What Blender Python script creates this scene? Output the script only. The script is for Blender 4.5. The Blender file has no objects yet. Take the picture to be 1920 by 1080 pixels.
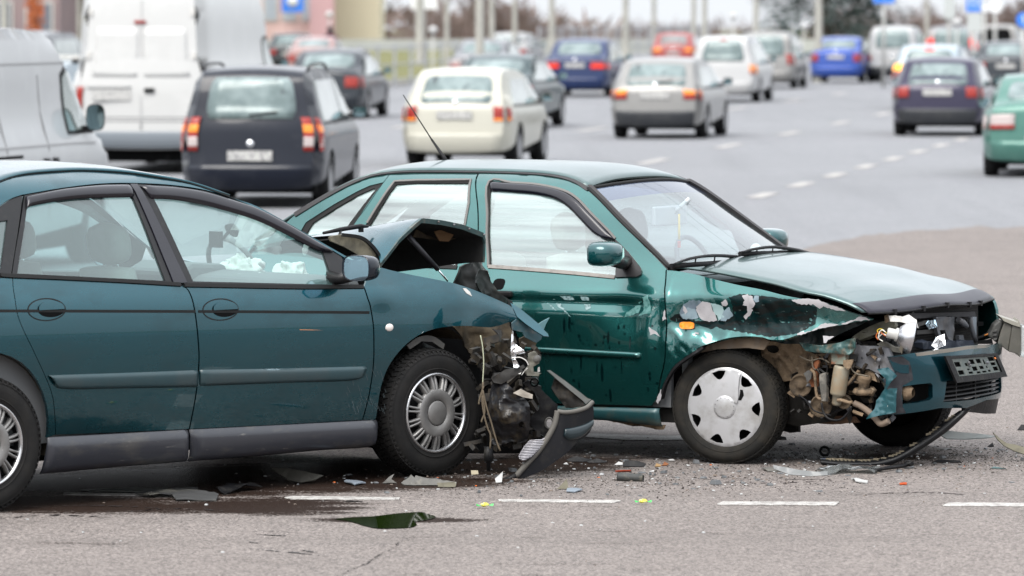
import bpy, bmesh, math, random
from math import sin, cos, pi, radians, sqrt, atan2, hypot
from mathutils import Vector, Matrix, noise
from mathutils.geometry import delaunay_2d_cdt
random.seed(7)
S = bpy.context.scene
COL = S.collection

# ------------------------------------------------------------------ camera, sky, sun, exposure
cd = bpy.data.cameras.new('camera'); cam = bpy.data.objects.new('camera', cd); COL.objects.link(cam)
cd.sensor_width = 36.0; cd.lens = 180.0; cd.clip_start = 0.5; cd.clip_end = 6000
cam.location = (0, 0, 2.3); cam.rotation_euler = (radians(90 - 3.118), 0, 0)
cd.dof.use_dof = True; cd.dof.focus_distance = 25.3; cd.dof.aperture_fstop = 4.0; cd.dof.aperture_blades = 9
S.camera = cam

W = bpy.data.worlds.new('World'); S.world = W; W.use_nodes = True
wn = W.node_tree; wn.nodes.clear()
sky = wn.nodes.new('ShaderNodeTexSky'); sky.sky_type = 'NISHITA'; sky.sun_disc = False
SUN_EL, SUN_AZ = radians(52), radians(-150)      # hazy sun, high, over the camera's left shoulder
sky.sun_elevation = SUN_EL; sky.sun_rotation = SUN_AZ
sky.air_density = 1.0; sky.dust_density = 5.0; sky.ozone_density = 1.0
hs = wn.nodes.new('ShaderNodeHueSaturation'); hs.inputs['Saturation'].default_value = 0.38
mxw = wn.nodes.new('ShaderNodeMix'); mxw.data_type = 'RGBA'; mxw.inputs[0].default_value = 0.78
# bright high overcast in front of the blue: the usual overcast luminance law, (1 + 2 sin(elevation)) / 3 of the zenith
tcw = wn.nodes.new('ShaderNodeTexCoord'); spw = wn.nodes.new('ShaderNodeSeparateXYZ'); wn.links.new(tcw.outputs['Generated'], spw.inputs[0])
mrw = wn.nodes.new('ShaderNodeMapRange'); mrw.inputs[1].default_value = 0; mrw.inputs[2].default_value = 1; mrw.inputs[3].default_value = 3.3; mrw.inputs[4].default_value = 8.2
wn.links.new(spw.outputs[2], mrw.inputs[0])
tnw = wn.nodes.new('ShaderNodeMix'); tnw.data_type = 'RGBA'; tnw.blend_type = 'MULTIPLY'; tnw.inputs[0].default_value = 1; tnw.inputs[7].default_value = (.96, 1.0, 1.05, 1)
wn.links.new(mrw.outputs[0], tnw.inputs[6]); wn.links.new(tnw.outputs[2], mxw.inputs[7])
bg = wn.nodes.new('ShaderNodeBackground'); bg.inputs[1].default_value = 0.15
wo = wn.nodes.new('ShaderNodeOutputWorld')
wn.links.new(sky.outputs[0], hs.inputs['Color']); wn.links.new(hs.outputs[0], mxw.inputs[6])
wn.links.new(mxw.outputs[2], bg.inputs[0]); wn.links.new(bg.outputs[0], wo.inputs[0])

sd = bpy.data.lights.new('sun', 'SUN'); sun = bpy.data.objects.new('sun', sd); COL.objects.link(sun)
sd.energy = 1.4; sd.angle = radians(40); sd.color = (1.0, 0.965, 0.91)
# the Nishita sun_rotation is measured clockwise from +Y
_sdir = Vector((sin(SUN_AZ) * cos(SUN_EL), cos(SUN_AZ) * cos(SUN_EL), sin(SUN_EL)))
sun.rotation_euler = _sdir.to_track_quat('Z', 'Y').to_euler()
S.view_settings.view_transform = 'Standard'; S.view_settings.look = 'None'
S.view_settings.exposure = 1.3; S.view_settings.gamma = 1.0; S.view_settings.use_curve_mapping = False
S.cycles.max_bounces = 8; S.cycles.transparent_max_bounces = 16; S.cycles.glossy_bounces = 5

# ------------------------------------------------------------------ bookkeeping helpers
def tag(o, label=None, cat=None, group=None, kind=None):
    if label: o['label'] = label
    if cat: o['category'] = cat
    if group: o['group'] = group
    if kind: o['kind'] = kind
    return o
def empty(name, loc=(0, 0, 0), rz=0.0, parent=None, rot=None):
    o = bpy.data.objects.new(name, None); COL.objects.link(o)
    o.empty_display_size = .2
    o.location = loc; o.rotation_euler = rot if rot else (0, 0, rz)
    if parent: o.parent = parent
    return o
def link(name, me, mat, parent=None):
    o = bpy.data.objects.new(name, me); COL.objects.link(o)
    if mat is not None:
        if not me.materials: me.materials.append(mat)
    if parent: o.parent = parent
    return o
def copy_tree(o, parent=None):
    c = o.copy(); COL.objects.link(c); c.parent = parent
    for ch in list(o.children): copy_tree(ch, c)
    return c

# ------------------------------------------------------------------ materials
MATS = {}
def lin(c):
    """#rrggbb to linear rgb"""
    if isinstance(c, str):
        c = c.lstrip('#'); v = [int(c[i:i+2], 16) / 255 for i in (0, 2, 4)]
        return tuple(x / 12.92 if x <= .04045 else ((x + .055) / 1.055) ** 2.4 for x in v)
    return tuple(c)
def mat(name, col, rough=.5, metal=0.0, coat=0.0, spec=.32, var=None, var2=None, bump=None, emit=None, coat_rough=.03):
    """var / var2 = (scale, colour, low, high[, stretch]) : noise-masked second colour; bump = (scale, distance)"""
    if name in MATS: return MATS[name]
    m = bpy.data.materials.new(name); m.use_nodes = True
    nt = m.node_tree; b = nt.nodes['Principled BSDF']
    b.inputs['Roughness'].default_value = rough; b.inputs['Metallic'].default_value = metal
    b.inputs['Coat Weight'].default_value = coat; b.inputs['Coat Roughness'].default_value = coat_rough
    b.inputs['Specular IOR Level'].default_value = spec
    c = lin(col); b.inputs['Base Color'].default_value = (*c, 1)
    tc = None; last = None
    def coords():
        nonlocal tc
        if tc is None: tc = nt.nodes.new('ShaderNodeTexCoord')
        return tc.outputs['Object']
    for k, v in enumerate((var, var2)):
        if not v: continue
        src = coords()
        if len(v) > 4:
            mp = nt.nodes.new('ShaderNodeMapping'); mp.inputs['Scale'].default_value = v[4]
            nt.links.new(src, mp.inputs['Vector']); src = mp.outputs[0]
        n = nt.nodes.new('ShaderNodeTexNoise'); n.inputs['Scale'].default_value = v[0]
        n.inputs['Detail'].default_value = 6; n.inputs['Roughness'].default_value = .62
        nt.links.new(src, n.inputs['Vector'])
        r = nt.nodes.new('ShaderNodeMapRange'); r.inputs[1].default_value = v[2]; r.inputs[2].default_value = v[3]
        nt.links.new(n.outputs[0], r.inputs[0])
        mx = nt.nodes.new('ShaderNodeMix'); mx.data_type = 'RGBA'
        nt.links.new(r.outputs[0], mx.inputs[0])
        if last is None: mx.inputs[6].default_value = (*c, 1)
        else: nt.links.new(last, mx.inputs[6])
        mx.inputs[7].default_value = (*lin(v[1]), 1)
        last = mx.outputs[2]
        if len(v) > 5:      # the second colour is dull (dust, mud): rougher there, without clear coat
            rr = nt.nodes.new('ShaderNodeMapRange'); rr.inputs[3].default_value = rough; rr.inputs[4].default_value = v[5]
            nt.links.new(r.outputs[0], rr.inputs[0]); nt.links.new(rr.outputs[0], b.inputs['Roughness'])
            if coat:
                rc = nt.nodes.new('ShaderNodeMapRange'); rc.inputs[3].default_value = coat; rc.inputs[4].default_value = .1
                nt.links.new(r.outputs[0], rc.inputs[0]); nt.links.new(rc.outputs[0], b.inputs['Coat Weight'])
    if last is not None: nt.links.new(last, b.inputs['Base Color'])
    if bump:
        n = nt.nodes.new('ShaderNodeTexNoise'); n.inputs['Scale'].default_value = bump[0]; n.inputs['Detail'].default_value = 5
        nt.links.new(coords(), n.inputs['Vector'])
        bp = nt.nodes.new('ShaderNodeBump'); bp.inputs['Distance'].default_value = bump[1]
        nt.links.new(n.outputs[0], bp.inputs['Height']); nt.links.new(bp.outputs[0], b.inputs['Normal'])
    if emit:
        b.inputs['Emission Color'].default_value = (*lin(emit[0]), 1); b.inputs['Emission Strength'].default_value = emit[1]
    MATS[name] = m; return m
def glass_mat(name, tint, refl=.12, rough=.0, haze=0.0, hazecol=(.8, .85, .87), wob=None, streak=None):
    """clear sheet: tinted transparency, fresnel + constant mirror part, optional pale haze: milky plastic and light painted into panes"""
    m = bpy.data.materials.new(name); m.use_nodes = True; nt = m.node_tree; nt.nodes.clear()
    out = nt.nodes.new('ShaderNodeOutputMaterial')
    tr = nt.nodes.new('ShaderNodeBsdfTransparent'); tr.inputs[0].default_value = (*tint, 1)
    gl = nt.nodes.new('ShaderNodeBsdfGlossy'); gl.inputs['Roughness'].default_value = rough
    lw = nt.nodes.new('ShaderNodeLayerWeight')      # same mirror share from either side of the sheet (Schlick)
    pw = nt.nodes.new('ShaderNodeMath'); pw.operation = 'POWER'; pw.inputs[1].default_value = 5; nt.links.new(lw.outputs['Facing'], pw.inputs[0])
    ad = nt.nodes.new('ShaderNodeMath'); ad.operation = 'MULTIPLY_ADD'; ad.use_clamp = True; ad.inputs[1].default_value = .92; ad.inputs[2].default_value = .06 + refl
    nt.links.new(pw.outputs[0], ad.inputs[0])
    mx = nt.nodes.new('ShaderNodeMixShader'); nt.links.new(ad.outputs[0], mx.inputs[0])
    src = tr.outputs[0]
    if haze:
        df = nt.nodes.new('ShaderNodeBsdfDiffuse'); df.inputs[0].default_value = (*hazecol, 1)
        m2 = nt.nodes.new('ShaderNodeMixShader'); m2.inputs[0].default_value = haze
        nt.links.new(tr.outputs[0], m2.inputs[1]); nt.links.new(df.outputs[0], m2.inputs[2]); src = m2.outputs[0]
        if streak:      # long level streaks: a slatted reflection painted into the haze
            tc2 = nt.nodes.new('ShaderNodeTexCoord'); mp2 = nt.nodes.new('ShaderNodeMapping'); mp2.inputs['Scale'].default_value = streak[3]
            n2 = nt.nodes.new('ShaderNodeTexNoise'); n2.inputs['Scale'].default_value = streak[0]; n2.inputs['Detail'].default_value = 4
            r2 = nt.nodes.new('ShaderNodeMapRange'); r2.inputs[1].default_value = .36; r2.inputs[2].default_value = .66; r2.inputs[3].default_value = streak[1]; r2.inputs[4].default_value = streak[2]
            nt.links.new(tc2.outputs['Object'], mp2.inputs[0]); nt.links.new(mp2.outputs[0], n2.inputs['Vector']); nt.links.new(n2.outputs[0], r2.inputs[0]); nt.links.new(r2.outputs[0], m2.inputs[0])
    nt.links.new(src, mx.inputs[1]); nt.links.new(gl.outputs[0], mx.inputs[2])
    if wob:
        tc = nt.nodes.new('ShaderNodeTexCoord'); mp = nt.nodes.new('ShaderNodeMapping'); mp.inputs['Scale'].default_value = wob[2]
        n = nt.nodes.new('ShaderNodeTexNoise'); n.inputs['Scale'].default_value = wob[0]; n.inputs['Detail'].default_value = 2
        bp = nt.nodes.new('ShaderNodeBump'); bp.inputs['Distance'].default_value = wob[1]
        nt.links.new(tc.outputs['Object'], mp.inputs[0]); nt.links.new(mp.outputs[0], n.inputs['Vector'])
        nt.links.new(n.outputs[0], bp.inputs['Height']); nt.links.new(bp.outputs[0], gl.inputs['Normal'])
    nt.links.new(mx.outputs[0], out.inputs[0])
    MATS[name] = m; return m

# ------------------------------------------------------------------ curves
def crv(pts, t):
    """smooth monotone-ish interpolation through (t, v) pairs"""
    n = len(pts)
    if t <= pts[0][0]: return pts[0][1]
    if t >= pts[-1][0]: return pts[-1][1]
    for i in range(n - 1):
        if t <= pts[i+1][0]: break
    def slope(k):
        if k <= 0 or k >= n - 1:
            a, b = (0, 1) if k <= 0 else (n - 2, n - 1)
            return (pts[b][1] - pts[a][1]) / (pts[b][0] - pts[a][0])
        h0 = pts[k][0] - pts[k-1][0]; h1 = pts[k+1][0] - pts[k][0]
        d0 = (pts[k][1] - pts[k-1][1]) / h0; d1 = (pts[k+1][1] - pts[k][1]) / h1
        return (d0 * h1 + d1 * h0) / (h0 + h1)
    x0, y0 = pts[i]; x1, y1 = pts[i+1]; h = x1 - x0; u = (t - x0) / h
    m0, m1 = slope(i) * h, slope(i+1) * h
    return (2*u**3 - 3*u**2 + 1) * y0 + (u**3 - 2*u**2 + u) * m0 + (-2*u**3 + 3*u**2) * y1 + (u**3 - u**2) * m1
def spl(pts, n=8):
    """Catmull-Rom through points of any dimension"""
    P = [tuple(p) for p in pts]
    if len(P) < 3: return P
    out = []
    for i in range(len(P) - 1):
        p0 = P[i-1] if i else tuple(2*a - b for a, b in zip(P[0], P[1])); p1 = P[i]; p2 = P[i+1]
        p3 = P[i+2] if i + 2 < len(P) else tuple(2*a - b for a, b in zip(P[-1], P[-2]))
        for k in range(n):
            t = k / n
            out.append(tuple(.5 * ((2*b) + (-a + c) * t + (2*a - 5*b + 4*c - d) * t*t + (-a + 3*b - 3*c + d) * t**3)
                             for a, b, c, d in zip(p0, p1, p2, p3)))
    out.append(P[-1]); return out
def resample(pts, step, closed=False):
    P = list(pts) + ([pts[0]] if closed else [])
    out = []
    for a, b in zip(P[:-1], P[1:]):
        d = sqrt(sum((q - p) ** 2 for p, q in zip(a, b))); k = max(1, int(round(d / step)))
        for i in range(k): out.append(tuple(p + (q - p) * i / k for p, q in zip(a, b)))
    if not closed: out.append(tuple(P[-1]))
    return out
def along(pts, n):
    """n points evenly spaced along a polyline"""
    L = [0]
    for a, b in zip(pts[:-1], pts[1:]): L.append(L[-1] + sqrt(sum((q - p) ** 2 for p, q in zip(a, b))))
    out = []; j = 0
    for i in range(n):
        t = L[-1] * i / (n - 1)
        while j < len(L) - 2 and L[j+1] < t: j += 1
        u = (t - L[j]) / max(1e-9, L[j+1] - L[j]); u = min(1, max(0, u))
        out.append(tuple(p + (q - p) * u for p, q in zip(pts[j], pts[j+1])))
    return out
def inpoly(x, y, P):
    c = False; j = len(P) - 1
    for i in range(len(P)):
        if (P[i][1] > y) != (P[j][1] > y) and x < (P[j][0] - P[i][0]) * (y - P[i][1]) / (P[j][1] - P[i][1]) + P[i][0]: c = not c
        j = i
    return c
def segs(*ss):
    """join several smooth segments into one outline with corners between them"""
    out = []
    for s in ss:
        q = spl(s, 6) if len(s) > 2 else [tuple(p) for p in s]
        if out and hypot(out[-1][0] - q[0][0], out[-1][1] - q[0][1]) < 1e-4: q = q[1:]
        out += q
    return out

# ------------------------------------------------------------------ car body surfaces: half width over length x and height z
PROF_A = [(.12, .80), (.3, .842), (.5, .868), (.7, .876), (.80, .872), (.90, .858), (.98, .825), (1.10, .765), (1.25, .688), (1.35, .632), (1.42, .585), (1.46, .535), (1.50, .44)]
PROF_B = [(.12, .76), (.3, .800), (.5, .818), (.66, .820), (.78, .813), (.85, .797), (.93, .743), (1.0, .704), (1.15, .648), (1.28, .598), (1.36, .558), (1.41, .518), (1.445, .465), (1.475, .39)]
def w_a(x, z):
    w = crv(PROF_A, z + .022 * x)
    if x > .1: w -= .16 * ((x - .1) / .9) ** 2
    if x < -2.6: w -= .10 * ((-2.6 - x) / 1.0) ** 2
    return w
def w_b(x, z):
    w = crv(PROF_B, z)
    if x > .05: w -= .17 * ((x - .05) / .75) ** 2.2
    if x < -2.3: w -= .09 * ((-2.3 - x) / .9) ** 2
    return w
def front_b(y, z):
    """bumper front of the hatchback: x over y, z"""
    return .80 - .42 * (abs(y) / .82) ** 3.2 - .10 * max(0, z - .52) ** 1.2 - .35 * max(0, .36 - z) ** 1.3
# poses of the two wrecks: heading angle and front axle centre on the ground
YAW_A, YAW_B = radians(42.7), radians(-30.0)
ORG_A = (-.415 - sin(YAW_A) * .76, 25.2 + cos(YAW_A) * .76)
ORG_B = (1.662, 26.285)

# ------------------------------------------------------------------ mesh toolkit
def side_surf(wf, side, dent=None):
    """surface over (x, z); side -1 is the car's right. Returns point and outward normal."""
    def y(x, z): return wf(x, z) + (dent(x, z) if dent else 0)
    def f(x, z):
        e = .008
        dx = (y(x+e, z) - y(x-e, z)) / (2*e); dz = (y(x, z+e) - y(x, z-e)) / (2*e)
        return Vector((x, side * y(x, z), z)), Vector((-dx, side, -dz)).normalized()
    return f
def plane_surf(axis, c, amp=0, fr=6, seed=0, sign=-1, tilt=(0, 0)):
    """sheet facing sign*axis at axis=c with noise crumple; coordinates are the two other axes"""
    def h(a, b):
        v = tilt[0] * a + tilt[1] * b
        if amp: v += amp * noise.noise(Vector((a * fr + seed, b * fr, seed * 1.7))) + .5 * amp * abs(noise.noise(Vector((a * fr * 2.3 + seed, b * fr * 2.3, seed))))
        return c + v
    def f(a, b):
        e = .006; da = (h(a+e, b) - h(a-e, b)) / (2*e); db = (h(a, b+e) - h(a, b-e)) / (2*e)
        p = [a, b]; p.insert(axis, h(a, b)); n = [-da * sign, -db * sign]; n.insert(axis, sign)
        return Vector(p), Vector(n).normalized()
    return f
def patch(name, poly, surf, mt, parent, off=0.0, thick=.018, res=.035, holes=(), smooth=True, back=None):
    """sheet cut to an outline, lying on a surface: outer skin, return flange and inner skin"""
    B = resample(poly, res, True)
    H = [resample(h, res, True) for h in holes]
    xs = [p[0] for p in B]; ys = [p[1] for p in B]
    verts = [Vector(p) for p in B]; edges = []; n = len(B)
    edges += [(i, (i+1) % n) for i in range(n)]
    for h in H:
        s = len(verts); verts += [Vector(p) for p in h]; edges += [(s+i, s+(i+1) % len(h)) for i in range(len(h))]
    allb = B + [p for h in H for p in h]
    cell = {}
    for p in allb: cell.setdefault((int(p[0] // res), int(p[1] // res)), []).append(p)
    x = min(xs) + res * .5
    while x < max(xs):
        yv = min(ys) + res * .5
        while yv < max(ys):
            if inpoly(x, yv, B) and not any(inpoly(x, yv, h) for h in H):
                cx, cy = int(x // res), int(yv // res); ok = True
                for i in (-1, 0, 1):
                    for j in (-1, 0, 1):
                        for q in cell.get((cx+i, cy+j), ()):
                            if (q[0]-x) ** 2 + (q[1]-yv) ** 2 < (.45*res) ** 2: ok = False
                if ok: verts.append(Vector((x, yv)))
            yv += res
        x += res
    V, E, F, *_ = delaunay_2d_cdt([Vector(v) for v in verts], edges, [], 0, 1e-6)
    tris = []
    for f in F:
        c = sum((V[i] for i in f), Vector((0, 0))) / len(f)
        if inpoly(c.x, c.y, B) and not any(inpoly(c.x, c.y, h) for h in H): tris.append(list(f))
    if not tris: print('EMPTY PATCH', name); return None
    N = len(V); P = []; NR = []
    for v in V:
        p, nr = surf(v.x, v.y); P.append(p + nr * off); NR.append(nr)
    fl = sum((P[a[1]] - P[a[0]]).cross(P[a[2]] - P[a[0]]).dot(NR[a[0]]) for a in tris)
    if fl < 0: tris = [t[::-1] for t in tris]
    cnt = {}
    for t in tris:
        for i in range(len(t)): cnt[(t[i], t[(i+1) % len(t)])] = 1
    bd = [e for e in cnt if (e[1], e[0]) not in cnt]
    faces = list(tris); nf = len(faces); allv = [tuple(p) for p in P]
    if thick:
        allv += [tuple(p - nr * thick) for p, nr in zip(P, NR)]
        faces += [[i + N for i in t[::-1]] for t in tris]
        faces += [[a, a + N, b + N, b][::-1] for a, b in bd]
    me = bpy.data.meshes.new(name); me.from_pydata(allv, [], faces)
    if smooth:
        for i, p in enumerate(me.polygons): p.use_smooth = i < 2 * nf
        ln = []
        for i, p in enumerate(me.polygons):
            for vi in p.vertices:
                if i < nf: ln.append(tuple(NR[vi]))
                elif i < 2 * nf and thick: ln.append(tuple(-NR[vi - N]))
                else: ln.append((0, 0, 0))
        me.normals_split_custom_set(ln)
    o = link(name, me, mt, parent)
    return o
def grid(name, rows, mt, parent, thick=0.0, smooth=True, close=False):
    """surface through a grid of points"""
    m = len(rows); n = len(rows[0]); v = [tuple(p) for r in rows for p in r]
    f = [[i*n+j, i*n+(j+1) % n, (i+1)*n+(j+1) % n, (i+1)*n+j] for i in range(m-1) for j in range(n if close else n-1)]
    me = bpy.data.meshes.new(name); me.from_pydata(v, [], f)
    for p in me.polygons: p.use_smooth = smooth
    o = link(name, me, mt, parent)
    if thick:
        md = o.modifiers.new('thickness', 'SOLIDIFY'); md.thickness = thick; md.offset = -1
    return o
class MB:
    """collects simple shapes into one mesh"""
    def __init__(s): s.v = []; s.f = []; s.sm = []
    def add(s, v, f, smooth=False):
        k = len(s.v); s.v += [tuple(p) for p in v]; s.f += [[i + k for i in q] for q in f]; s.sm += [smooth] * len(f); return s
    def box(s, x0, x1, y0, y1, z0, z1, M=None):
        v = [Vector((x, y, z)) for x in (x0, x1) for y in (y0, y1) for z in (z0, z1)]
        if M: v = [M @ p for p in v]
        return s.add(v, [[0,1,3,2],[4,6,7,5],[0,4,5,1],[2,3,7,6],[0,2,6,4],[1,5,7,3]])
    def hexa(s, v): return s.add(v, [[0,1,2,3],[7,6,5,4],[0,4,5,1],[1,5,6,2],[2,6,7,3],[3,7,4,0]])
    def tube(s, pts, r, n=8, caps=True, flat=1.0):
        P = [Vector(p) for p in pts]; R = r if isinstance(r, (list, tuple)) else [r] * len(P)
        v = []; prev = None
        for i, p in enumerate(P):
            t = (P[min(i+1, len(P)-1)] - P[max(i-1, 0)]).normalized()
            if prev is None:
                a = Vector((0, 0, 1)) if abs(t.z) < .9 else Vector((1, 0, 0)); u = t.cross(a).normalized()
            else: u = (prev - t * prev.dot(t)).normalized()
            prev = u; w = t.cross(u)
            for k in range(n):
                an = 2*pi*k/n; v.append(p + (u * cos(an) + w * sin(an) * flat) * R[i])
        f = [[i*n+k, i*n+(k+1) % n, (i+1)*n+(k+1) % n, (i+1)*n+k] for i in range(len(P)-1) for k in range(n)]
        s.add(v, f, True)
        if caps: s._cap(v, n)
        return s
    def _cap(s, v, n):
        s.add(v[:n], [list(range(n))[::-1]]); s.add(v[-n:], [list(range(n))])
    def lathe(s, prof, n=24, M=None, axis='y', a0=0, a1=2*pi, smooth=True):
        """prof: (radius, along axis)"""
        full = abs(a1 - a0 - 2*pi) < 1e-6; k = n if full else n + 1; v = []
        for r, h in prof:
            for i in range(k):
                an = a0 + (a1 - a0) * i / n
                p = {'y': (r*cos(an), h, r*sin(an)), 'z': (r*cos(an), r*sin(an), h), 'x': (h, r*cos(an), r*sin(an))}[axis]
                v.append(M @ Vector(p) if M else Vector(p))
        f = [[i*k+j, i*k+(j+1) % k, (i+1)*k+(j+1) % k, (i+1)*k+j] for i in range(len(prof)-1) for j in range(n)]
        return s.add(v, f, smooth)
    def ball(s, c, r, n=10, sq=(1, 1, 1)):
        v = []; f = []
        for i in range(n+1):
            for j in range(2*n):
                a = pi*i/n; b = pi*j/n
                v.append((c[0]+r*sq[0]*sin(a)*cos(b), c[1]+r*sq[1]*sin(a)*sin(b), c[2]+r*sq[2]*cos(a)))
        for i in range(n):
            for j in range(2*n): f.append([i*2*n+j, (i+1)*2*n+j, (i+1)*2*n+(j+1) % (2*n), i*2*n+(j+1) % (2*n)])
        return s.add(v, f, True)
    def prism(s, poly, axis, c0, c1, M=None):
        """polygon in the two other axes, extruded along axis"""
        n = len(poly); v = []
        for c in (c0, c1):
            for p in poly:
                q = list(p); q.insert(axis, c); v.append(M @ Vector(q) if M else Vector(q))
        s.add(v, [list(range(n)), list(range(n, 2*n))[::-1]] + [[i, i+n, (i+1) % n + n, (i+1) % n] for i in range(n)])
        return s
    def build(s, name, mt, parent=None, bevel=0, loc=None, rot=None, sub=0, fix=True):
        me = bpy.data.meshes.new(name); me.from_pydata(s.v, [], s.f)
        me.polygons.foreach_set('use_smooth', s.sm)
        if fix:
            bm = bmesh.new(); bm.from_mesh(me); bmesh.ops.remove_doubles(bm, verts=bm.verts, dist=1e-5)
            bmesh.ops.recalc_face_normals(bm, faces=bm.faces); bm.to_mesh(me); bm.free()
        o = link(name, me, mt, parent)
        if loc: o.location = loc
        if rot: o.rotation_euler = rot
        if bevel:
            md = o.modifiers.new('bevel', 'BEVEL'); md.width = bevel; md.segments = 2; md.limit_method = 'ANGLE'
        if sub:
            md = o.modifiers.new('sub', 'SUBSURF'); md.levels = sub; md.render_levels = sub
        return o
def ribbon(name, pts, surf, mt, parent, wid=.02, off=.004, deep=.012, closed=False, res=.03):
    """raised strip along a line on a surface (rubber seals, mouldings, dark joints)"""
    P = resample(pts, res, closed); n = len(P); v = []; f = []
    for i, p in enumerate(P):
        a = P[(i-1) % n] if (closed or i) else P[0]; b = P[(i+1) % n] if (closed or i < n-1) else P[-1]
        q, nr = surf(*p); qa, _ = surf(*a); qb, _ = surf(*b)
        t = (qb - qa).normalized(); c = nr.cross(t).normalized() * wid / 2
        v += [q - c - nr * (deep - off), q - c * .9 + nr * off, q + c * .9 + nr * off, q + c - nr * (deep - off)]
    m = n if closed else n - 1
    for i in range(m):
        j = (i+1) % n
        for k in range(4): f.append([i*4+k, i*4+(k+1) % 4, j*4+(k+1) % 4, j*4+k])
    if not closed: f += [[0, 1, 2, 3], [4*n-1, 4*n-2, 4*n-3, 4*n-4]]
    me = bpy.data.meshes.new(name); me.from_pydata(v, [], f)
    bm = bmesh.new(); bm.from_mesh(me); bmesh.ops.recalc_face_normals(bm, faces=bm.faces); bm.to_mesh(me); bm.free()
    return link(name, me, mt, parent)
def ell(cx, cz, rx, rz, n=24, rot=0, p=2.0):
    out = []
    for i in range(n):
        a = 2*pi*i/n; c, s = cos(a), sin(a)
        x = rx * abs(c) ** (2/p) * (1 if c > 0 else -1); z = rz * abs(s) ** (2/p) * (1 if s > 0 else -1)
        out.append((cx + x*cos(rot) - z*sin(rot), cz + x*sin(rot) + z*cos(rot)))
    return out
def arch(cx, cz, r, a0, a1, n=18, rz=None):
    return [(cx + r*cos(radians(a0 + (a1-a0)*i/n)), cz + (rz or r)*sin(radians(a0 + (a1-a0)*i/n))) for i in range(n+1)]
def mirror_loft(name, edge, mt, parent, crown, n=18, thick=.01, cdir=(0, 0, 1), power=2.0):
    """surface between a traced edge (x, y, z points on the right side) and its mirror image, bulged along cdir"""
    rows = []
    c = Vector(cdir); m = len(edge)
    for i, p in enumerate(edge):
        k = crown[0] + (crown[1] - crown[0]) * i / max(1, m-1) if isinstance(crown, (tuple, list)) else crown
        rows.append([Vector((p[0], p[1] * s, p[2])) + c * k * (1 - abs(s) ** power) for s in [1 - 2*j/n for j in range(n+1)]])
    return grid(name, rows, mt, parent, thick)
def on(surf, pts, off=0.0):
    out = []
    for p in pts:
        q, nr = surf(*p); out.append(q + nr * off)
    return out

# ------------------------------------------------------------------ wheels (wheel axis along y, outer face towards -y, centre at the origin)
def tyre_mb(R, w, rr, treads=64, detail=True):
    """R outer radius, w width, rr rim radius"""
    m = MB(); h = w / 2
    prof = [(rr*.96, h*.80), (rr*.985, h*.93), (rr+.012, h*.985), (rr+(R-rr)*.45, h*1.06), (rr+(R-rr)*.78, h*.985), (R-.010, h*.86), (R-.004, h*.74),
            (R-.004, -h*.74), (R-.010, -h*.86), (rr+(R-rr)*.78, -h*.985), (rr+(R-rr)*.45, -h*1.06), (rr+.012, -h*.985), (rr*.985, -h*.93), (rr*.96, -h*.80)]
    m.lathe([(r - (.006 if detail and r > R-.012 else 0), y) for r, y in prof], 72 if detail else 28)
    if detail:
        # moulded ring near the rim and on the shoulder
        m.lathe([(rr+.018, -h*1.0), (rr+.022, -h*1.055), (rr+.027, -h*1.0)], 72)
        m.lathe([(R-.034, -h*.93), (R-.030, -h*1.02), (R-.026, -h*.90)], 72)
        for k in range(treads):
            a = 2*pi*k/treads; da = 2*pi/treads*.40
            for (y0, y1, sk, top) in ((-h*.90, -h*.48, .012, 0), (-h*.43, -h*.04, -.012, 0), (h*.04, h*.43, .012, 0), (h*.48, h*.90, -.012, 0)):
                v = []
                for r_in in (R-.014, R+.001):
                    for yy, s in ((y0, -1), (y0, 1), (y1, 1), (y1, -1)):
                        drop = .009 if abs(yy) > h*.8 else 0
                        an = a + da * s + (sk / R if yy == y1 else 0)
                        r = r_in - (drop if r_in > R-.01 else 0); v.append((r*cos(an), yy, r*sin(an)))
                m.add(v, [[0,1,2,3],[7,6,5,4],[0,4,5,1],[1,5,6,2],[2,6,7,3],[3,7,4,0]])
            # shoulder lug running down the sidewall
            v = []
            for s in (-1, 1):
                an = a + pi/treads + da * s * .55
                for r, yy in ((R-.006, -h*.80), (R-.016, -h*.955), (R-.028, -h*.995), (R-.030, -h*.93), (R-.014, -h*.78)): v.append((r*cos(an), yy, r*sin(an)))
            m.add(v, [[0,1,2,3,4],[9,8,7,6,5]] + [[i, i+5, (i+1) % 5 + 5, (i+1) % 5] for i in range(5)])
    return m

def mould(name, top, bot, surf, mt, parent, h=.015, base=.002, n=8, m=40, lip=.25):
    """bulging strip between two lines on a surface (door mouldings, sill skirts)"""
    T = along(top, m); Bt = along(bot, m); rows = []
    for i in range(m):
        e = min(1, min(i, m-1-i) / (m * .04) + .35)
        r = []
        for j in range(n+1):
            t = j / n; p = (T[i][0] + (Bt[i][0]-T[i][0]) * t, T[i][1] + (Bt[i][1]-T[i][1]) * t)
            q, nr = surf(*p); r.append(q + nr * (base + h * e * max(0, sin(pi * t)) ** lip) if 0 < j < n else q - nr * .004)
        rows.append(r)
    v0 = [surf(*((T[0][0]+Bt[0][0])/2, (T[0][1]+Bt[0][1])/2))[0]]
    rows = [[r - surf(T[0][0], T[0][1])[1] * .006 for r in rows[0]]] + rows + [[r - surf(T[-1][0], T[-1][1])[1] * .006 for r in rows[-1]]]
    return grid(name, rows, mt, parent)
def to_car(org, yaw, p):
    dx, dy = p[0] - org[0], p[1] - org[1]; c, s = cos(yaw), sin(yaw)
    return Vector((c*dx + s*dy, -s*dx + c*dy, p[2]))
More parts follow.
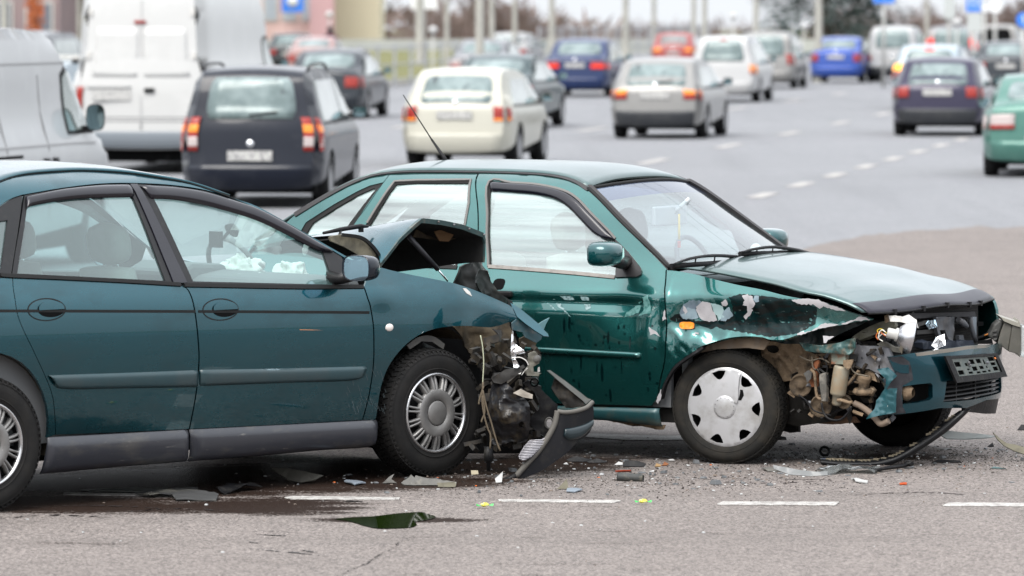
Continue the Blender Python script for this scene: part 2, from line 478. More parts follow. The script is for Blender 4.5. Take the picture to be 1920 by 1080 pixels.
def world_surf(org, yaw, yf):
    """sheet standing across the view, given over world X and height, in the frame of a car"""
    def f(X, Z):
        e = .006; p = to_car(org, yaw, (X, yf(X, Z), Z))
        dx = (yf(X+e, Z) - yf(X-e, Z)) / (2*e); dz = (yf(X, Z+e) - yf(X, Z-e)) / (2*e)
        n = Vector((dx, -1, dz)).normalized(); c, s = cos(yaw), sin(yaw)
        return p, Vector((c*n.x + s*n.y, -s*n.x + c*n.y, n.z))
    return f

# ------------------------------------------------------------------ setting: ground, road sheets
def ground_mat(name, base, light, dark, speck, blot_fn=None, rough=.85, big=.35, st=(.12, 1.6, 1)):
    m = bpy.data.materials.new(name); m.use_nodes = True; nt = m.node_tree; b = nt.nodes['Principled BSDF']
    N = nt.nodes.new; L = nt.links.new
    tc = N('ShaderNodeTexCoord'); src = tc.outputs['Object']
    def noisen(scale, det=4, st=None, rgh=.6):
        v = src
        if st:
            mp = N('ShaderNodeMapping'); mp.inputs['Scale'].default_value = st; L(src, mp.inputs[0]); v = mp.outputs[0]
        n = N('ShaderNodeTexNoise'); n.inputs['Scale'].default_value = scale; n.inputs['Detail'].default_value = det; n.inputs['Roughness'].default_value = rgh
        L(v, n.inputs['Vector']); return n.outputs[0]
    def rng(x, a, c, lo=0, hi=1):
        r = N('ShaderNodeMapRange'); r.inputs[1].default_value = a; r.inputs[2].default_value = c; r.inputs[3].default_value = lo; r.inputs[4].default_value = hi
        L(x, r.inputs[0]); return r.outputs[0]
    def mix(f, a, c):
        x = N('ShaderNodeMix'); x.data_type = 'RGBA'
        if isinstance(f, float): x.inputs[0].default_value = f
        else: L(f, x.inputs[0])
        for k, q in ((6, a), (7, c)):
            if isinstance(q, tuple): x.inputs[k].default_value = (*q, 1)
            else: L(q, x.inputs[k])
        return x.outputs[2]
    vo = N('ShaderNodeTexVoronoi'); vo.inputs['Scale'].default_value = speck; L(src, vo.inputs['Vector'])
    sep = N('ShaderNodeSeparateColor'); L(vo.outputs['Color'], sep.inputs[0])
    c = mix(rng(sep.outputs[0], .1, .95), lin(dark), lin(light))              # single stones of the aggregate
    c = mix(.30, c, lin(base))
    c = mix(rng(sep.outputs[1], .80, .86, 0, .55), c, (.035, .030, .03))       # dark stones
    c = mix(rng(sep.outputs[2], .90, .95, 0, .4), c, (.45, .40, .38))          # pale stones
    c = mix(rng(noisen(big, 5), .35, .72, 0, .30), c, tuple(x * .55 for x in lin(base)))
    c = mix(rng(noisen(1.2, 6, st), .50, .74, 0, .45), c, tuple(x * .62 for x in lin(base)))  # traffic-drawn streaks
    rough_out = None
    if blot_fn:
        rgh, c = blot_fn(N, L, noisen, rng, mix, src, c); rough_out = rgh
    L(c, b.inputs['Base Color']); b.inputs['Roughness'].default_value = rough; b.inputs['Specular IOR Level'].default_value = .22
    if rough_out is not None: L(rough_out, b.inputs['Roughness']); L(rng(rough_out, .5, .85, .03, .22), b.inputs['Specular IOR Level'])
    bp = N('ShaderNodeBump'); bp.inputs['Distance'].default_value = .004; bp.inputs['Strength'].default_value = .8
    L(vo.outputs['Distance'], bp.inputs['Height']); L(bp.outputs[0], b.inputs['Normal'])
    return m
WET = [(-1.2711, 24.815), (-0.8118, 24.2656), (-0.4127, 24.6753), (-1.6719, 25.3897), (-0.0265, 25.3897), (-0.9609, 25.5375)]
def stain_and_shade(N, L, noisen, rng, mix, src, c):
    """spilled coolant and oil round the front of the left car: irregular dark wet blots, and more that paint the shade under it"""
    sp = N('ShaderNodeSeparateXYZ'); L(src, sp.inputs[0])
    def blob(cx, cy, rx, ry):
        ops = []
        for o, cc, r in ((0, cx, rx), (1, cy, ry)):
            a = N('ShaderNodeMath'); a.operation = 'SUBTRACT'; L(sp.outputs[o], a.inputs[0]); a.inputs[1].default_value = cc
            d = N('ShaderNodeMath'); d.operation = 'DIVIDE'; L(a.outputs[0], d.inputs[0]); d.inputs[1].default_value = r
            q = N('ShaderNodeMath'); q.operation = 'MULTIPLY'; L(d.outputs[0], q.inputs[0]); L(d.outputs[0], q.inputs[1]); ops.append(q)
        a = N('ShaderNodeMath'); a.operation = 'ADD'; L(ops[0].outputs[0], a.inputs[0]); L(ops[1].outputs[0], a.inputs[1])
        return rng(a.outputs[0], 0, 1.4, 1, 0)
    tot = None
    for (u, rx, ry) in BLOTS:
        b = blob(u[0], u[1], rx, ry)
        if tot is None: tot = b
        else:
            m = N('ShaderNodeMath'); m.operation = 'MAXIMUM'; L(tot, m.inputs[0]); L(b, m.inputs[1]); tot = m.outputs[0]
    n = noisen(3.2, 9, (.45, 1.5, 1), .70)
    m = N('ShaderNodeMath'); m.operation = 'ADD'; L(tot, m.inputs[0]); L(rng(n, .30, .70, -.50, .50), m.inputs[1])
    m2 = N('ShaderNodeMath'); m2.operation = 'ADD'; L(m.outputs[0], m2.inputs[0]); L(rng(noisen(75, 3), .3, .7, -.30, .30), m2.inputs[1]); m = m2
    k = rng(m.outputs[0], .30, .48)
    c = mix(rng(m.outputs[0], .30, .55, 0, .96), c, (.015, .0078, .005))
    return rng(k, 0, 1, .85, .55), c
BLOTS = [(p, rx, ry) for p, rx, ry in zip([(-1.0376, 24.815), (-1.6161, 24.5372), (-0.5188, 24.815), (-0.1068, 25.5375), (-2.0106, 23.7399), (-1.2098, 23.612), (0.1895, 25.8994), (1.2095, 26.3032), (1.8078, 26.2089), (-1.9715, 24.815), (-1.42, 25.1567), (-0.8492, 25.3897), (-0.3746, 25.5971), (-0.5645, 22.9684), (-1.7436, 23.4855)], (.9, .8, .6, .5, .8, .6, .5, .55, .5, .8, .9, .9, .8, .42, .7), (.65, .6, .5, .5, .40, .45, .45, .30, .26, .6, .6, .6, .6, .16, .30))]  # spill blots; those under the left car also paint its shade darker
g_far = ground_mat('road_asphalt', (.19, .195, .208), (.245, .252, .265), (.135, .14, .15), 90, big=.12, st=(.9, .035, 1))
g_near = ground_mat('junction_asphalt', (.170, .149, .138), (.285, .247, .226), (.055, .048, .046), 105, blot_fn=stain_and_shade)
g_dirt = mat('verge_earth', (.16, .14, .10), .95, var=(1.5, (.10, .12, .045), .4, .6), bump=(4, .05))
def sheet(name, pts, z, m, kind='structure', parent=None):
    me = bpy.data.meshes.new(name); me.from_pydata([(x, y, z) for x, y in pts], [], [list(range(len(pts)))])
    o = link(name, me, m, parent)
    if kind: o['kind'] = kind
    return o
# terrain: level to the crest of the road, then falling away to a lower plain that runs to the horizon
xs = [-2500, -1200, -600, -300, -150, -60, 0, 60, 150, 300, 600, 1200, 2500]
yz = [(-400, -.02), (-50, -.02), (10, -.02), (60, -.02), (150, -.02), (230, -.02), (275, -.6), (340, -4.5), (430, -11), (520, -13.5), (700, -14), (1200, -15), (5000, -18)]
tr = grid('terrain', [[(x, y, z) for x in xs] for y, z in yz], g_dirt, None); tr['kind'] = 'structure'
ROADDIR = radians(10.0)
rd = sheet('road', [(-80, -60), (120, -60), (120, 262), (-5, 262), (-8.5, 200), (-9.5, 160), (-11.5, 120), (-12.5, 104), (-30, 101), (-80, 100)], 0.0, g_far)
def ragged(pts):
    out = []
    for i, p in enumerate(resample(pts, .12)):
        a = .30 * noise.noise(Vector((i * .11, 0, 3))) + .34 * noise.noise(Vector((i * .45, 2, 3))) + .22 * noise.noise(Vector((i * 1.7, 5, 3)))
        out.append((p[0] + a * .25, p[1] + a * 1.6))
    return out
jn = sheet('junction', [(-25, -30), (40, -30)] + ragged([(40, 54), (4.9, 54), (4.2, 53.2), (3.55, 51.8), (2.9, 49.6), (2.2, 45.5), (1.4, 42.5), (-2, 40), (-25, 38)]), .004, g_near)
paint = mat('road_paint', (.42, .41, .39), .7, var=(22, (.20, .185, .175), .42, .62), var2=(120, (.17, .15, .14), .52, .60))
# the dashed guide line of the junction: short marks with cut-back ends, crossing in front of the cars
def dash(poly, z=.008):
    n = len(poly); me = bpy.data.meshes.new('lane_marking')
    me.from_pydata([(x, y, zz) for zz in (z, z - .003) for x, y in poly], [], [list(range(n))] + [[i, i+n, (i+1) % n + n, (i+1) % n] for i in range(n)])
    o = link('lane_marking', me, paint); o['kind'] = 'structure'; return o

DL = [[(-1.0709, 23.9868), (-1.0367, 24.0658), (-0.5267, 23.9868), (-0.5291, 23.8692), (-1.0374, 23.9083)],
      [(-0.065, 23.8952), (0.4989, 23.8562), (0.508, 23.8173), (0.4714, 23.7271), (-0.0597, 23.7915)],
      [(0.9531, 23.6758), (0.9851, 23.7915), (1.5258, 23.7656), (1.4962, 23.612), (0.954, 23.6375)],
      [(1.9914, 23.5993), (2.0355, 23.7399), (2.5749, 23.7014), (2.5524, 23.5612), (1.9917, 23.5739)],
      [(-2.1287, 24.2388), (-1.5913, 24.1586), (-1.5894, 24.0526), (-2.1244, 24.132)]]
for p in DL: dash(p)
# lane lines running away from the camera
def lane(p0, p1, n, L, w=.13, start=0):
    d = Vector((p1[0]-p0[0], p1[1]-p0[1])); step = d / (n - 1); u = d.normalized(); s = Vector((u.y, -u.x)) * w / 2
    for i in range(start, n):
        c = Vector(p0) + step * i; a, b = c - u * L / 2, c + u * L / 2
        dash([tuple(a - s), tuple(a + s), tuple(b + s), tuple(b - s)])
g1 = [(3.0937, 63.1581), (7.9275, 90.2859)]; lane(g1[0], g1[1], 8, 1.7, .20)
g1 = [(2.1347, 77.3222), (9.632, 120.927)]; lane(g1[0], g1[1], 6, 2.6, .20)
g1 = [(1.5292, 97.8888), (8.9127, 139.205)]; lane(g1[0], g1[1], 5, 3.0, .20)
g1 = [(-2.1155, 100.563), (5.7171, 168.999)]; lane(g1[0], g1[1], 6, 3.0, .20)
g1 = [(8.6831, 160.417), (11.3366, 178.551)]; lane(g1[0], g1[1], 2, 3.0, .20)
g1 = [(9.0156, 96.1838), (10.9196, 104.859)]; lane(g1[0], g1[1], 3, 2.0, .20)
# old white stop line seen below the wrecked cars


dash([(0.3984, 27.628), (0.7324, 27.4896), (1.0327, 27.4552), (1.0238, 27.2168), (0.6249, 27.1831), (0.3949, 27.3866)])
# raised grass verge with its kerb on the left of the carriageway
kp = [(-4.8194, 144.671), (-3.2712, 154.801), (-2.5332, 157), (-1.8355, 195.953), (-1.3344, 233.127), (-0.5691, 273.471)]
kerb = mat('kerb_stone', (.42, .41, .39), .8, var=(8, (.25, .24, .22), .4, .7))
gr = mat('verge_grass', (.085, .10, .03), .95, var=(.8, (.17, .15, .07), .40, .62), bump=(20, .05))
vb = [(-60, 190)] ; vpts = [tuple(p) for p in kp]
mb = MB()
for a, b in zip(vpts[:-1], vpts[1:]):
    n = max(1, int(hypot(b[0]-a[0], b[1]-a[1]) / 1.0))
    for i in range(n):
        p = Vector(a).lerp(Vector(b), i/n); q = Vector(a).lerp(Vector(b), (i+1)/n - .02/ max(.02, 1)*1.0)
        u = (q - p).normalized(); s = Vector((-u.y, u.x)) * .16
        mb.prism([tuple(p), tuple(q), tuple(q + s), tuple(p + s)], 2, -.05, .14)
ko = mb.build('kerb', kerb); ko['kind'] = 'structure'
vg = sheet('verge', [(p[0] - .12, p[1] + .1) for p in vpts] + [(-14, 262), (-80, 262), (-80, 118), (-30, 110)], .12, gr)

# ------------------------------------------------------------------ shared car materials
PAINT_A = mat('teal_paint', (.006, .064, .084), .27, .88, .8, .2, var=(4.5, (.040, .056, .060), .50, 1.0, (.6, 1, 1.4), .5), bump=(900, .00006))
PAINT_B = mat('green_paint', (.013, .100, .094), .25, .82, 1.0, .2, var=(2.6, (.03, .075, .070), .60, 1.05, (1, 1, 1), .5))
PAINT_B2 = mat('dusty_glare_paint', (.018, .070, .070), .30, .5, .85, .3, var=(1.7, (.165, .185, .185), .30, .90, (1, 1, 1), .40), coat_rough=.04)  # paler than the sides: dust plus sky reflection painted into roof and bonnet
BLACKT = mat('black_trim', (.008, .008, .009), .45, 0, .1, .3, var=(30, (.022, .021, .02), .55, .8))
SEAL = mat('rubber_seal', (.006, .006, .006), .6, 0, 0, .25)
SMOKE = mat('smoked_acrylic', (.008, .0075, .012), .14, 0, .4)
PILL = mat('pillar_film', (.010, .010, .015), .18, 0, .4)
MOULD_A = mat('moulding_teal', (.016, .042, .050), .42, .1, .3, var=(5, (.038, .048, .05), .45, .9))
SILL = mat('sill_plastic', (.032, .034, .042), .34, 0, .3, .4, var=(6, (.085, .080, .070), .52, .85, (1, 1, 2.2)), var2=(40, (.20, .19, .17), .64, .78, (.3, 1, 2)))
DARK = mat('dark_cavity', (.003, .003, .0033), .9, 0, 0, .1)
UNDER = mat('underbody', (.006, .0055, .005), .8, var=(8, (.06, .05, .04), .5, .8))
DIRTM = mat('muddy_metal', (.17, .12, .076), .85, var=(13, (.035, .026, .018), .50, .66), var2=(34, (.25, .19, .13), .58, .72), bump=(34, .012))
BROWN = mat('dirty_inner_wing', (.060, .045, .027), .8, 0, 0, .3, var=(12, (.016, .013, .010), .45, .7), bump=(18, .008))
GREYM = mat('scraped_steel', (.14, .145, .16), .55, .1, var=(9, (.07, .06, .05), .45, .7), var2=(36, (.32, .32, .33), .62, .75))
PLAST = mat('grey_plastic', (.062, .060, .058), .6, var=(14, (.105, .10, .088), .45, .75))
BPL = mat('black_plastic', (.007, .007, .008), .48, 0, 0, .18, var=(20, (.028, .026, .023), .5, .8), bump=(60, .002))
RUST = mat('rust', (.22, .075, .03), .85, var=(20, (.10, .05, .03), .4, .7))
RUBBER = mat('tyre_rubber', (.0065, .0062, .0062), .78, 0, 0, .3, var=(10, (.018, .016, .014), .42, .85), bump=(60, .001))
RUBBER_B = mat('tyre_rubber_dusty', (.009, .0085, .0075), .85, 0, 0, .3, var=(9, (.036, .030, .022), .45, .85), bump=(50, .0015))
HUB_A = mat('hubcap_grey', (.20, .195, .19), .42, .4, .2, var=(9, (.12, .115, .108), .45, .8), var2=(60, (.40, .39, .37), .66, .8))
HUB_B = mat('hubcap_silver', (.42, .42, .43), .33, .35, .3, var=(9, (.24, .23, .21), .46, .80), var2=(45, (.22, .20, .18), .70, .80))
CHROME = mat('chrome', (.75, .76, .78), .12, 1.0)
SILVER = mat('reflector_silver', (.80, .81, .83), .16, .95)
WHITEP = mat('white_plastic', (.48, .47, .45), .5, var=(14, (.32, .31, .28), .5, .8))
PRIMER = mat('bare_filler', (.30, .29, .30), .7, var=(24, (.22, .21, .215), .5, .8), var2=(110, (.22, .20, .20), .66, .75))
PRIMER2 = mat('grey_undercoat', (.16, .215, .245), .6, var=(20, (.11, .15, .18), .5, .8))
PRIMER3 = mat('pale_undercoat', (.23, .32, .325), .6, var=(20, (.19, .26, .27), .5, .8))
SEAT_M = mat('seat_cloth', (.24, .24, .225), .9, var=(4, (.19, .19, .175), .4, .6))
DASH_M = mat('dash_plastic', (.13, .135, .14), .7)
BAG_M = mat('airbag_cloth', (.58, .58, .55), .85, bump=(14, .012))
MIRR = mat('mirror_glass', (.55, .72, .85), .02, 1.0)
AMBER = mat('amber_lens', (.72, .20, .012), .18, 0, .6, var=(60, (.9, .36, .03), .5, .7))
LENS = mat('white_lens', (.72, .66, .62), .18, 0, .6)
CLEAR = glass_mat('clear_plastic', (.86, .88, .87), .08, .12, .22)
GLASS_A = glass_mat('tinted_glass', (.72, .92, .91), .07, 0, .10, (.34, .56, .56), (1.6, .002, (1, 1, 2)))  # greenish haze paints brighter cabin light into the panes
GLASS_B = glass_mat('glare_glass', (.78, .92, .89), .16, .01, .20, (.50, .64, .62), (1.1, .030, (.35, .35, 9)), (1.6, .06, .62, (.25, .25, 7)))  # pale haze and streaks paint reflected light into the panes
SCREEN_A = glass_mat('windscreen_a', (.78, .87, .85), .04, 0, .04)
SCREEN_B = glass_mat('windscreen_b', (.78, .87, .89), .12, 0, .14, (.46, .54, .58))  # bluish haze paints part of the sky reflection into the screen
BAND_B = glass_mat('windscreen_band', (.34, .42, .62), .09, 0, .20, (.30, .36, .52))

for k_ in ('green_paint', 'teal_paint', 'dusty_glare_paint'): MATS[k_].node_tree.nodes['Principled BSDF'].inputs['Coat IOR'].default_value = 1.75 if k_ == 'green_paint' else 1.6
# ================================================================== left wreck: teal saloon
A = empty('crashed_saloon', (ORG_A[0], ORG_A[1], 0), YAW_A)
tag(A, 'dark teal saloon with crushed front end, folded bonnet and burst white airbags', 'car')
def dent_a(x, z):
    d = 0
    if x > .10:      # buckled wing tip
        k = min(1, (x - .10) / .35)
        d += k * (.016 * sin(9 * x + 11 * z) + .012 * noise.noise(Vector((x * 5, z * 6, 3))))
        d -= .030 * k * math.exp(-((z - .90 + .30 * (x - .3)) / .05) ** 2)
    d += .010 * math.exp(-(((x + .40) / .10) ** 2 + ((z - .93) / .07) ** 2))
    return d
RA = side_surf(w_a, -1, dent_a); LA = side_surf(w_a, 1)
RA0 = side_surf(w_a, -1)
shut1 = [(-2.5922, 1.0738), (-2.6084, 1.012), (-2.6129, 0.9207), (-2.5828, 0.8367), (-2.5137, 0.7139), (-2.4206, 0.547), (-2.3901, 0.434), (-2.3744, 0.3411)]
shut2 = [(-1.6184, 1), (-1.5909, 0.9867), (-1.5779, 0.959), (-1.5686, 0.8989), (-1.5593, 0.8134), (-1.5488, 0.6872), (-1.5488, 0.6141), (-1.5566, 0.4981), (-1.5793, 0.3239)]
shut3 = [(-0.4916, 0.9488), (-0.4853, 0.9026), (-0.4714, 0.8583), (-0.457, 0.7673), (-0.455, 0.6894), (-0.4555, 0.5725), (-0.4722, 0.4298), (-0.4977, 0.308)]
G = .004
def sh(pts, dx): return [(x + dx, z) for x, z in pts]
SIDES = ((RA, -1), (LA, 1))
belt1 = [(-2.5922, 1.0738), (-2.2992, 1.0538), (-1.9297, 1.0285), (-1.6184, 1)]; belt2 = [(-1.6184, 1), (-1.2642, 0.9821), (-0.8696, 0.9627), (-0.4916, 0.9488)]
sill1 = [(-2.3744, 0.3411), (-1.9788, 0.3312), (-1.5793, 0.3239)]; sill2 = [(-1.5793, 0.3239), (-1.038, 0.3143), (-0.4977, 0.308)]
arch_f = [(-0.4129, 0.3139), (-0.402, 0.4498), (-0.3616, 0.555), (-0.2785, 0.6425), (-0.1673, 0.7055), (-0.0335, 0.7364), (0.1329, 0.7399), (0.3311, 0.7232)]
for sf, sg in SIDES:
    rdoor = patch('rear_door', segs(sh(spl(shut1)[::-1], G), belt1, sh(shut2, -G), sill1[::-1]), sf, PAINT_A, A)
    fdoor = patch('front_door', segs(sh(spl(shut2)[::-1], G), belt2, sh(shut3, -G), sill2[::-1]), sf, PAINT_A, A)
    if sg < 0: RD, FD = rdoor, fdoor
    # quarter panel with the rear wheel opening
    q = spl(shut1) + [(-2.42, .33)] + arch(-2.77, .34, .355, 0, 180, rz=.40) + [(-3.13, .25), (-3.62, .28), (-3.72, .50), (-3.70, .95), (-3.2, 1.06), (-2.75, 1.07)]
    patch('rear_wing', q, sf, PAINT_A, A)
    rail_top = [(-2.4684, 1.5019), (-2.3038, 1.5266), (-2.089, 1.5361), (-1.8898, 1.5365), (-1.6625, 1.5221), (-1.4997, 1.4969), (-1.3365, 1.4662), (-1.1468, 1.4017), (-0.9497, 1.3234), (-0.7854, 1.2378), (-0.6205, 1.1465), (-0.4874, 1.0734)]
    rail_bot = [(-0.5476, 1.0932), (-0.684, 1.1739), (-0.8422, 1.2699), (-1.0018, 1.3551), (-1.1063, 1.3881), (-1.277, 1.4375), (-1.4517, 1.4639), (-1.6627, 1.4786), (-1.8822, 1.4813), (-2.1252, 1.4674), (-2.3644, 1.444), (-2.3945, 1.4399), (-2.4604, 1.4245), (-2.5327, 1.3949), (-2.6883, 1.3171), (-2.9251, 1.1208)]
    patch('roof_rail', [(-3.35, 1.10), (-3.0, 1.32), (-2.7, 1.44)] + spl(rail_top, 4) + [(-0.4303, 1.0307), (-0.4896, 1.0379)] + spl(rail_bot, 4) + [(-3.15, 1.06)], sf, PAINT_A, A)
    # black window frames, pillar film, panes, wind deflectors
    patch('window_frame', [(-2.5913, 1.0762), (-2.5239, 1.1918), (-2.3656, 1.4416), (-2.1272, 1.4651), (-1.8844, 1.4789), (-1.7163, 1.4774), (-1.6618, 1.0139)], sf, BLACKT, A, off=-.004, holes=[[(-2.5544, 1.0917), (-2.3685, 1.4003), (-2.3371, 1.4214), (-2.1413, 1.4435), (-1.9041, 1.4549), (-1.7413, 1.4559), (-1.7291, 1.4087), (-1.702, 1.0277)]])
    patch('window_frame', [(-1.665, 1.4762), (-1.4538, 1.4615), (-1.2788, 1.435), (-1.1075, 1.3856), (-1.0031, 1.3526), (-0.8434, 1.2674), (-0.6851, 1.1714), (-0.5658, 1.1066), (-0.5657, 1.0532), (-0.5772, 0.9596), (-1.572, 1.0107)], sf, BLACKT, A, off=-.004,
          holes=[[(-1.5362, 1.0193), (-1.6132, 1.4331), (-1.4713, 1.4396), (-1.2914, 1.4128), (-1.1188, 1.3632), (-1.014, 1.3302), (-0.8537, 1.2449), (-0.7154, 1.1647), (-0.6733, 1.1278), (-0.6714, 0.9731)]])
    patch('window_frame', [(-2.3791, 1.4395), (-2.3956, 1.4375), (-2.4614, 1.4221), (-2.5338, 1.3925), (-2.6893, 1.3147), (-2.9251, 1.1208), (-2.5964, 1.0788)], sf, BLACKT, A, off=-.004, holes=[[(-2.5138, 1.3315), (-2.5615, 1.328), (-2.67, 1.2877), (-2.8663, 1.1309), (-2.6377, 1.1138)]])
    patch('pillar_trim', [(-1.7122, 1.4749), (-1.6704, 1.4739), (-1.5776, 1.0133), (-1.6586, 1.0138)], sf, PILL, A, off=.002)
    patch('side_window', [(-2.5742, 1.0804), (-2.3763, 1.4103), (-2.3391, 1.4312), (-2.1341, 1.4555), (-1.8945, 1.4669), (-1.7236, 1.4653), (-1.7205, 1.4134), (-1.6919, 1.0199)], sf, GLASS_A, A, off=-.012, thick=0)
    patch('side_window', [(-1.5542, 1.015), (-1.62, 1.4432), (-1.4641, 1.4494), (-1.2863, 1.4227), (-1.1137, 1.3731), (-1.0092, 1.3402), (-0.8491, 1.2549), (-0.6997, 1.1693), (-0.6564, 1.1273), (-0.6575, 0.965)], sf, GLASS_A, A, off=-.012, thick=0)
    patch('side_window', [(-2.5026, 1.336), (-2.5586, 1.3352), (-2.6741, 1.2926), (-2.8796, 1.1265), (-2.6306, 1.1087)], sf, GLASS_A, A, off=-.012, thick=0)
    mould('wind_deflector', spl([(-2.3628, 1.4343), (-2.1308, 1.4603), (-1.8906, 1.4717), (-1.7196, 1.4701)], 6), spl([(-2.3891, 1.3693), (-2.3484, 1.3901), (-2.0787, 1.415), (-1.729, 1.4161)], 6), sf, SMOKE, A, h=.016, lip=.35)
    mould('wind_deflector', spl([(-1.6575, 1.4662), (-1.46, 1.4542), (-1.2835, 1.4276), (-1.1111, 1.3781), (-1.0068, 1.3452), (-0.8457, 1.2624), (-0.6873, 1.1663), (-0.6225, 1.1262)], 6), spl([(-1.6264, 1.4061), (-1.493, 1.3978), (-1.3431, 1.374), (-1.2242, 1.3459), (-1.0323, 1.2903), (-0.8671, 1.2149), (-0.7015, 1.1338), (-0.6168, 1.1235)], 6), sf, SMOKE, A, h=.016, lip=.35)
    ribbon('belt_seal', spl([(-2.6579, 1.0857), (-2.5903, 1.0786), (-2.2974, 1.0586), (-1.9288, 1.0309), (-1.6229, 1.0051)], 6), sf, SEAL, A, .020, .008)
    ribbon('belt_seal', spl([(-1.6014, 1.0018), (-1.2633, 0.9846), (-0.8687, 0.9652), (-0.4965, 0.9541)], 6), sf, SEAL, A, .020, .008)
    mould('door_moulding', spl([(-2.415, 0.6183), (-2.4028, 0.6214), (-1.972, 0.6118), (-1.5565, 0.6043)], 6), spl([(-2.3954, 0.5927), (-2.3561, 0.5512), (-1.9679, 0.5341), (-1.5516, 0.5181)], 6), sf, MOULD_A, A, h=.016)
    mould('door_moulding', spl([(-1.5403, 0.6048), (-1.031, 0.5869), (-0.5378, 0.5725), (-0.5103, 0.5699)], 6), spl([(-1.5358, 0.5224), (-1.0265, 0.5122), (-0.5812, 0.5031), (-0.5152, 0.5363)], 6), sf, MOULD_A, A, h=.016)
    ribbon('pin_stripe', spl([(-2.881, 0.9334), (-2.6126, 0.9231), (-2.0917, 0.9011), (-1.5643, 0.8788)], 6), sf, SEAL, A, .014, .003, .006)
    ribbon('pin_stripe', spl([(-1.5449, 0.878), (-1.1927, 0.8626), (-0.4806, 0.8303)], 6), sf, SEAL, A, .014, .003, .006)
    for cx in (87.5, 413.5):
        def E(u, v, ru, rv, n=28, a0=0, a1=360): return [(u + ru*cos(radians(a0+(a1-a0)*i/n)), v + rv*sin(radians(a0+(a1-a0)*i/n))) for i in range(n + (a1-a0 < 360))]
        c0 = [(-2.4394, 0.9223)] if cx < 200 else [(-1.4095, 0.8814)]
        c1 = [(-2.4132, 0.9224)] if cx < 200 else [(-1.3817, 0.8815)]
        hd = ribbon('door_handle', ell(*c0[0], .108, .050, 32, p=2.0), sf, SEAL, A, .006, .0015, .004, True, .02)
        patch('handle_cup', ell(*c1[0], .078, .036, 28), sf, DARK, hd, off=.002, thick=.004)
        patch('handle_lever', [p for p in ell(c1[0][0], c1[0][1] + .004, .074, .034, 36) if p[1] > c1[0][1] - .002], sf, PAINT_A, hd, off=.006, thick=.005)
# sill skirts
for sf, sg in SIDES:
    mould('sill_skirt', spl([(-2.4175, 0.331), (-2.0723, 0.3264), (-1.5887, 0.3219)], 8), spl([(-2.4298, 0.1592), (-2.0431, 0.1628), (-1.5656, 0.1642)], 8), sf, SILL, A, h=.030, lip=.4)
    mould('sill_skirt', spl([(-1.5789, 0.3214), (-1.0045, 0.3124), (-0.4077, 0.303)], 8), spl([(-1.5559, 0.1636), (-1.1415, 0.1645), (-0.742, 0.1694), (-0.4353, 0.1671), (-0.3941, 0.1992)], 8), sf, SILL, A, h=.030, lip=.4)
# the dented right front wing; the far one is hidden by the bonnet but closes the bay
wing_top = [(-0.4064, 1.0299), (-0.371, 1.0466), (-0.2728, 1.024), (-0.147, 0.9979), (0.044, 0.9627), (0.139, 0.9412), (0.2391, 0.9127), (0.3744, 0.8666), (0.484, 0.8274)]
patch('front_wing', segs(sh(shut3[::-1], G), [(-0.4887, 0.9563), (-0.4422, 1.0031), (-0.4064, 1.0299)], wing_top, [(0.484, 0.8274), (0.5116, 0.8049), (0.5249, 0.7591)], [(0.5249, 0.7591), (0.4029, 0.7304), (0.3311, 0.7232)], arch_f[::-1], [(-0.4129, 0.3139), (-0.4285, 0.3042), (-0.4942, 0.3078)]), RA, PAINT_A, A, res=.022)
patch('front_wing', segs(sh(shut3[::-1], G), [(-0.4887, 0.9563), (-0.4422, 1.0031), (-0.4064, 1.0299)], wing_top, [(0.484, 0.8274), (0.4429, 0.6488)], [(.36, .60), (.34, .42)], arch(0, .33, .36, 14, 176), [(-0.4285, 0.3042), (-0.4942, 0.3078)]), LA, PAINT_A, A)
fs = RA
wing_fold = world_surf(ORG_A, YAW_A, lambda X, Z: 24.98 + .6 * max(0, X) + 1.0 * (Z - .75))
patch('wing_tip', [(-0.0078, 0.8583), (0.0235, 0.7931), (0.0652, 0.7591), (0.1121, 0.7252), (0.1538, 0.699), (0.1799, 0.6964), (0.1616, 0.7199), (0.1225, 0.7617), (0.0912, 0.7878), (0.0391, 0.8296)], wing_fold, PAINT_A, A, thick=.006, res=.02, off=.004)
patch('lamp_panel', [(0, 0.7643), (0.0235, 0.7826), (0.0782, 0.7487), (0.1486, 0.699), (0.1434, 0.6781), (0.1199, 0.6625), (0.0626, 0.6938), (0.0521, 0.7173), (0.0052, 0.7304)], world_surf(ORG_A, YAW_A, lambda X, Z: 25.03 + .6 * max(0, X) + .004 * sin(60 * X)), mat('scuffed_teal', (.035, .075, .09), .5, .2, var=(30, (.11, .12, .12), .5, .7)), A, thick=.01, res=.02)
patch('lamp_panel', [(0.0391, 0.6834), (0.0652, 0.6938), (0.1226, 0.6598), (0.1121, 0.6363), (0.0782, 0.6389), (0.0417, 0.6546)], world_surf(ORG_A, YAW_A, lambda X, Z: 25.07 + .9 * max(0, X)), BROWN, A, thick=.01, res=.02)
patch('paint_flap', [(0.1251, 0.7513), (0.1512, 0.7669), (0.1851, 0.7826), (0.1668, 0.7513), (0.1564, 0.7252), (0.1773, 0.7043), (0.1799, 0.6912), (0.1538, 0.7095)], world_surf(ORG_A, YAW_A, lambda X, Z: 25.00 + .9 * max(0, X)), mat('torn_paint', (.10, .20, .22), .4, .2), A, thick=.005, res=.02)
patch('bare_patch', [(0.1571, 0.9224), (0.1825, 0.9214), (0.2056, 0.9023), (0.2113, 0.8812), (0.1977, 0.887), (0.1748, 0.8983)], RA, WHITEP, A, off=.002, thick=.002, res=.015)
# side repeater
c = RA(*[(-0.354, 0.7526)][0]); m = MB().ball((0, 0, 0), 1, 8, (.026, .010, .019)); o = m.build('side_repeater', LENS, A, loc=c[0])
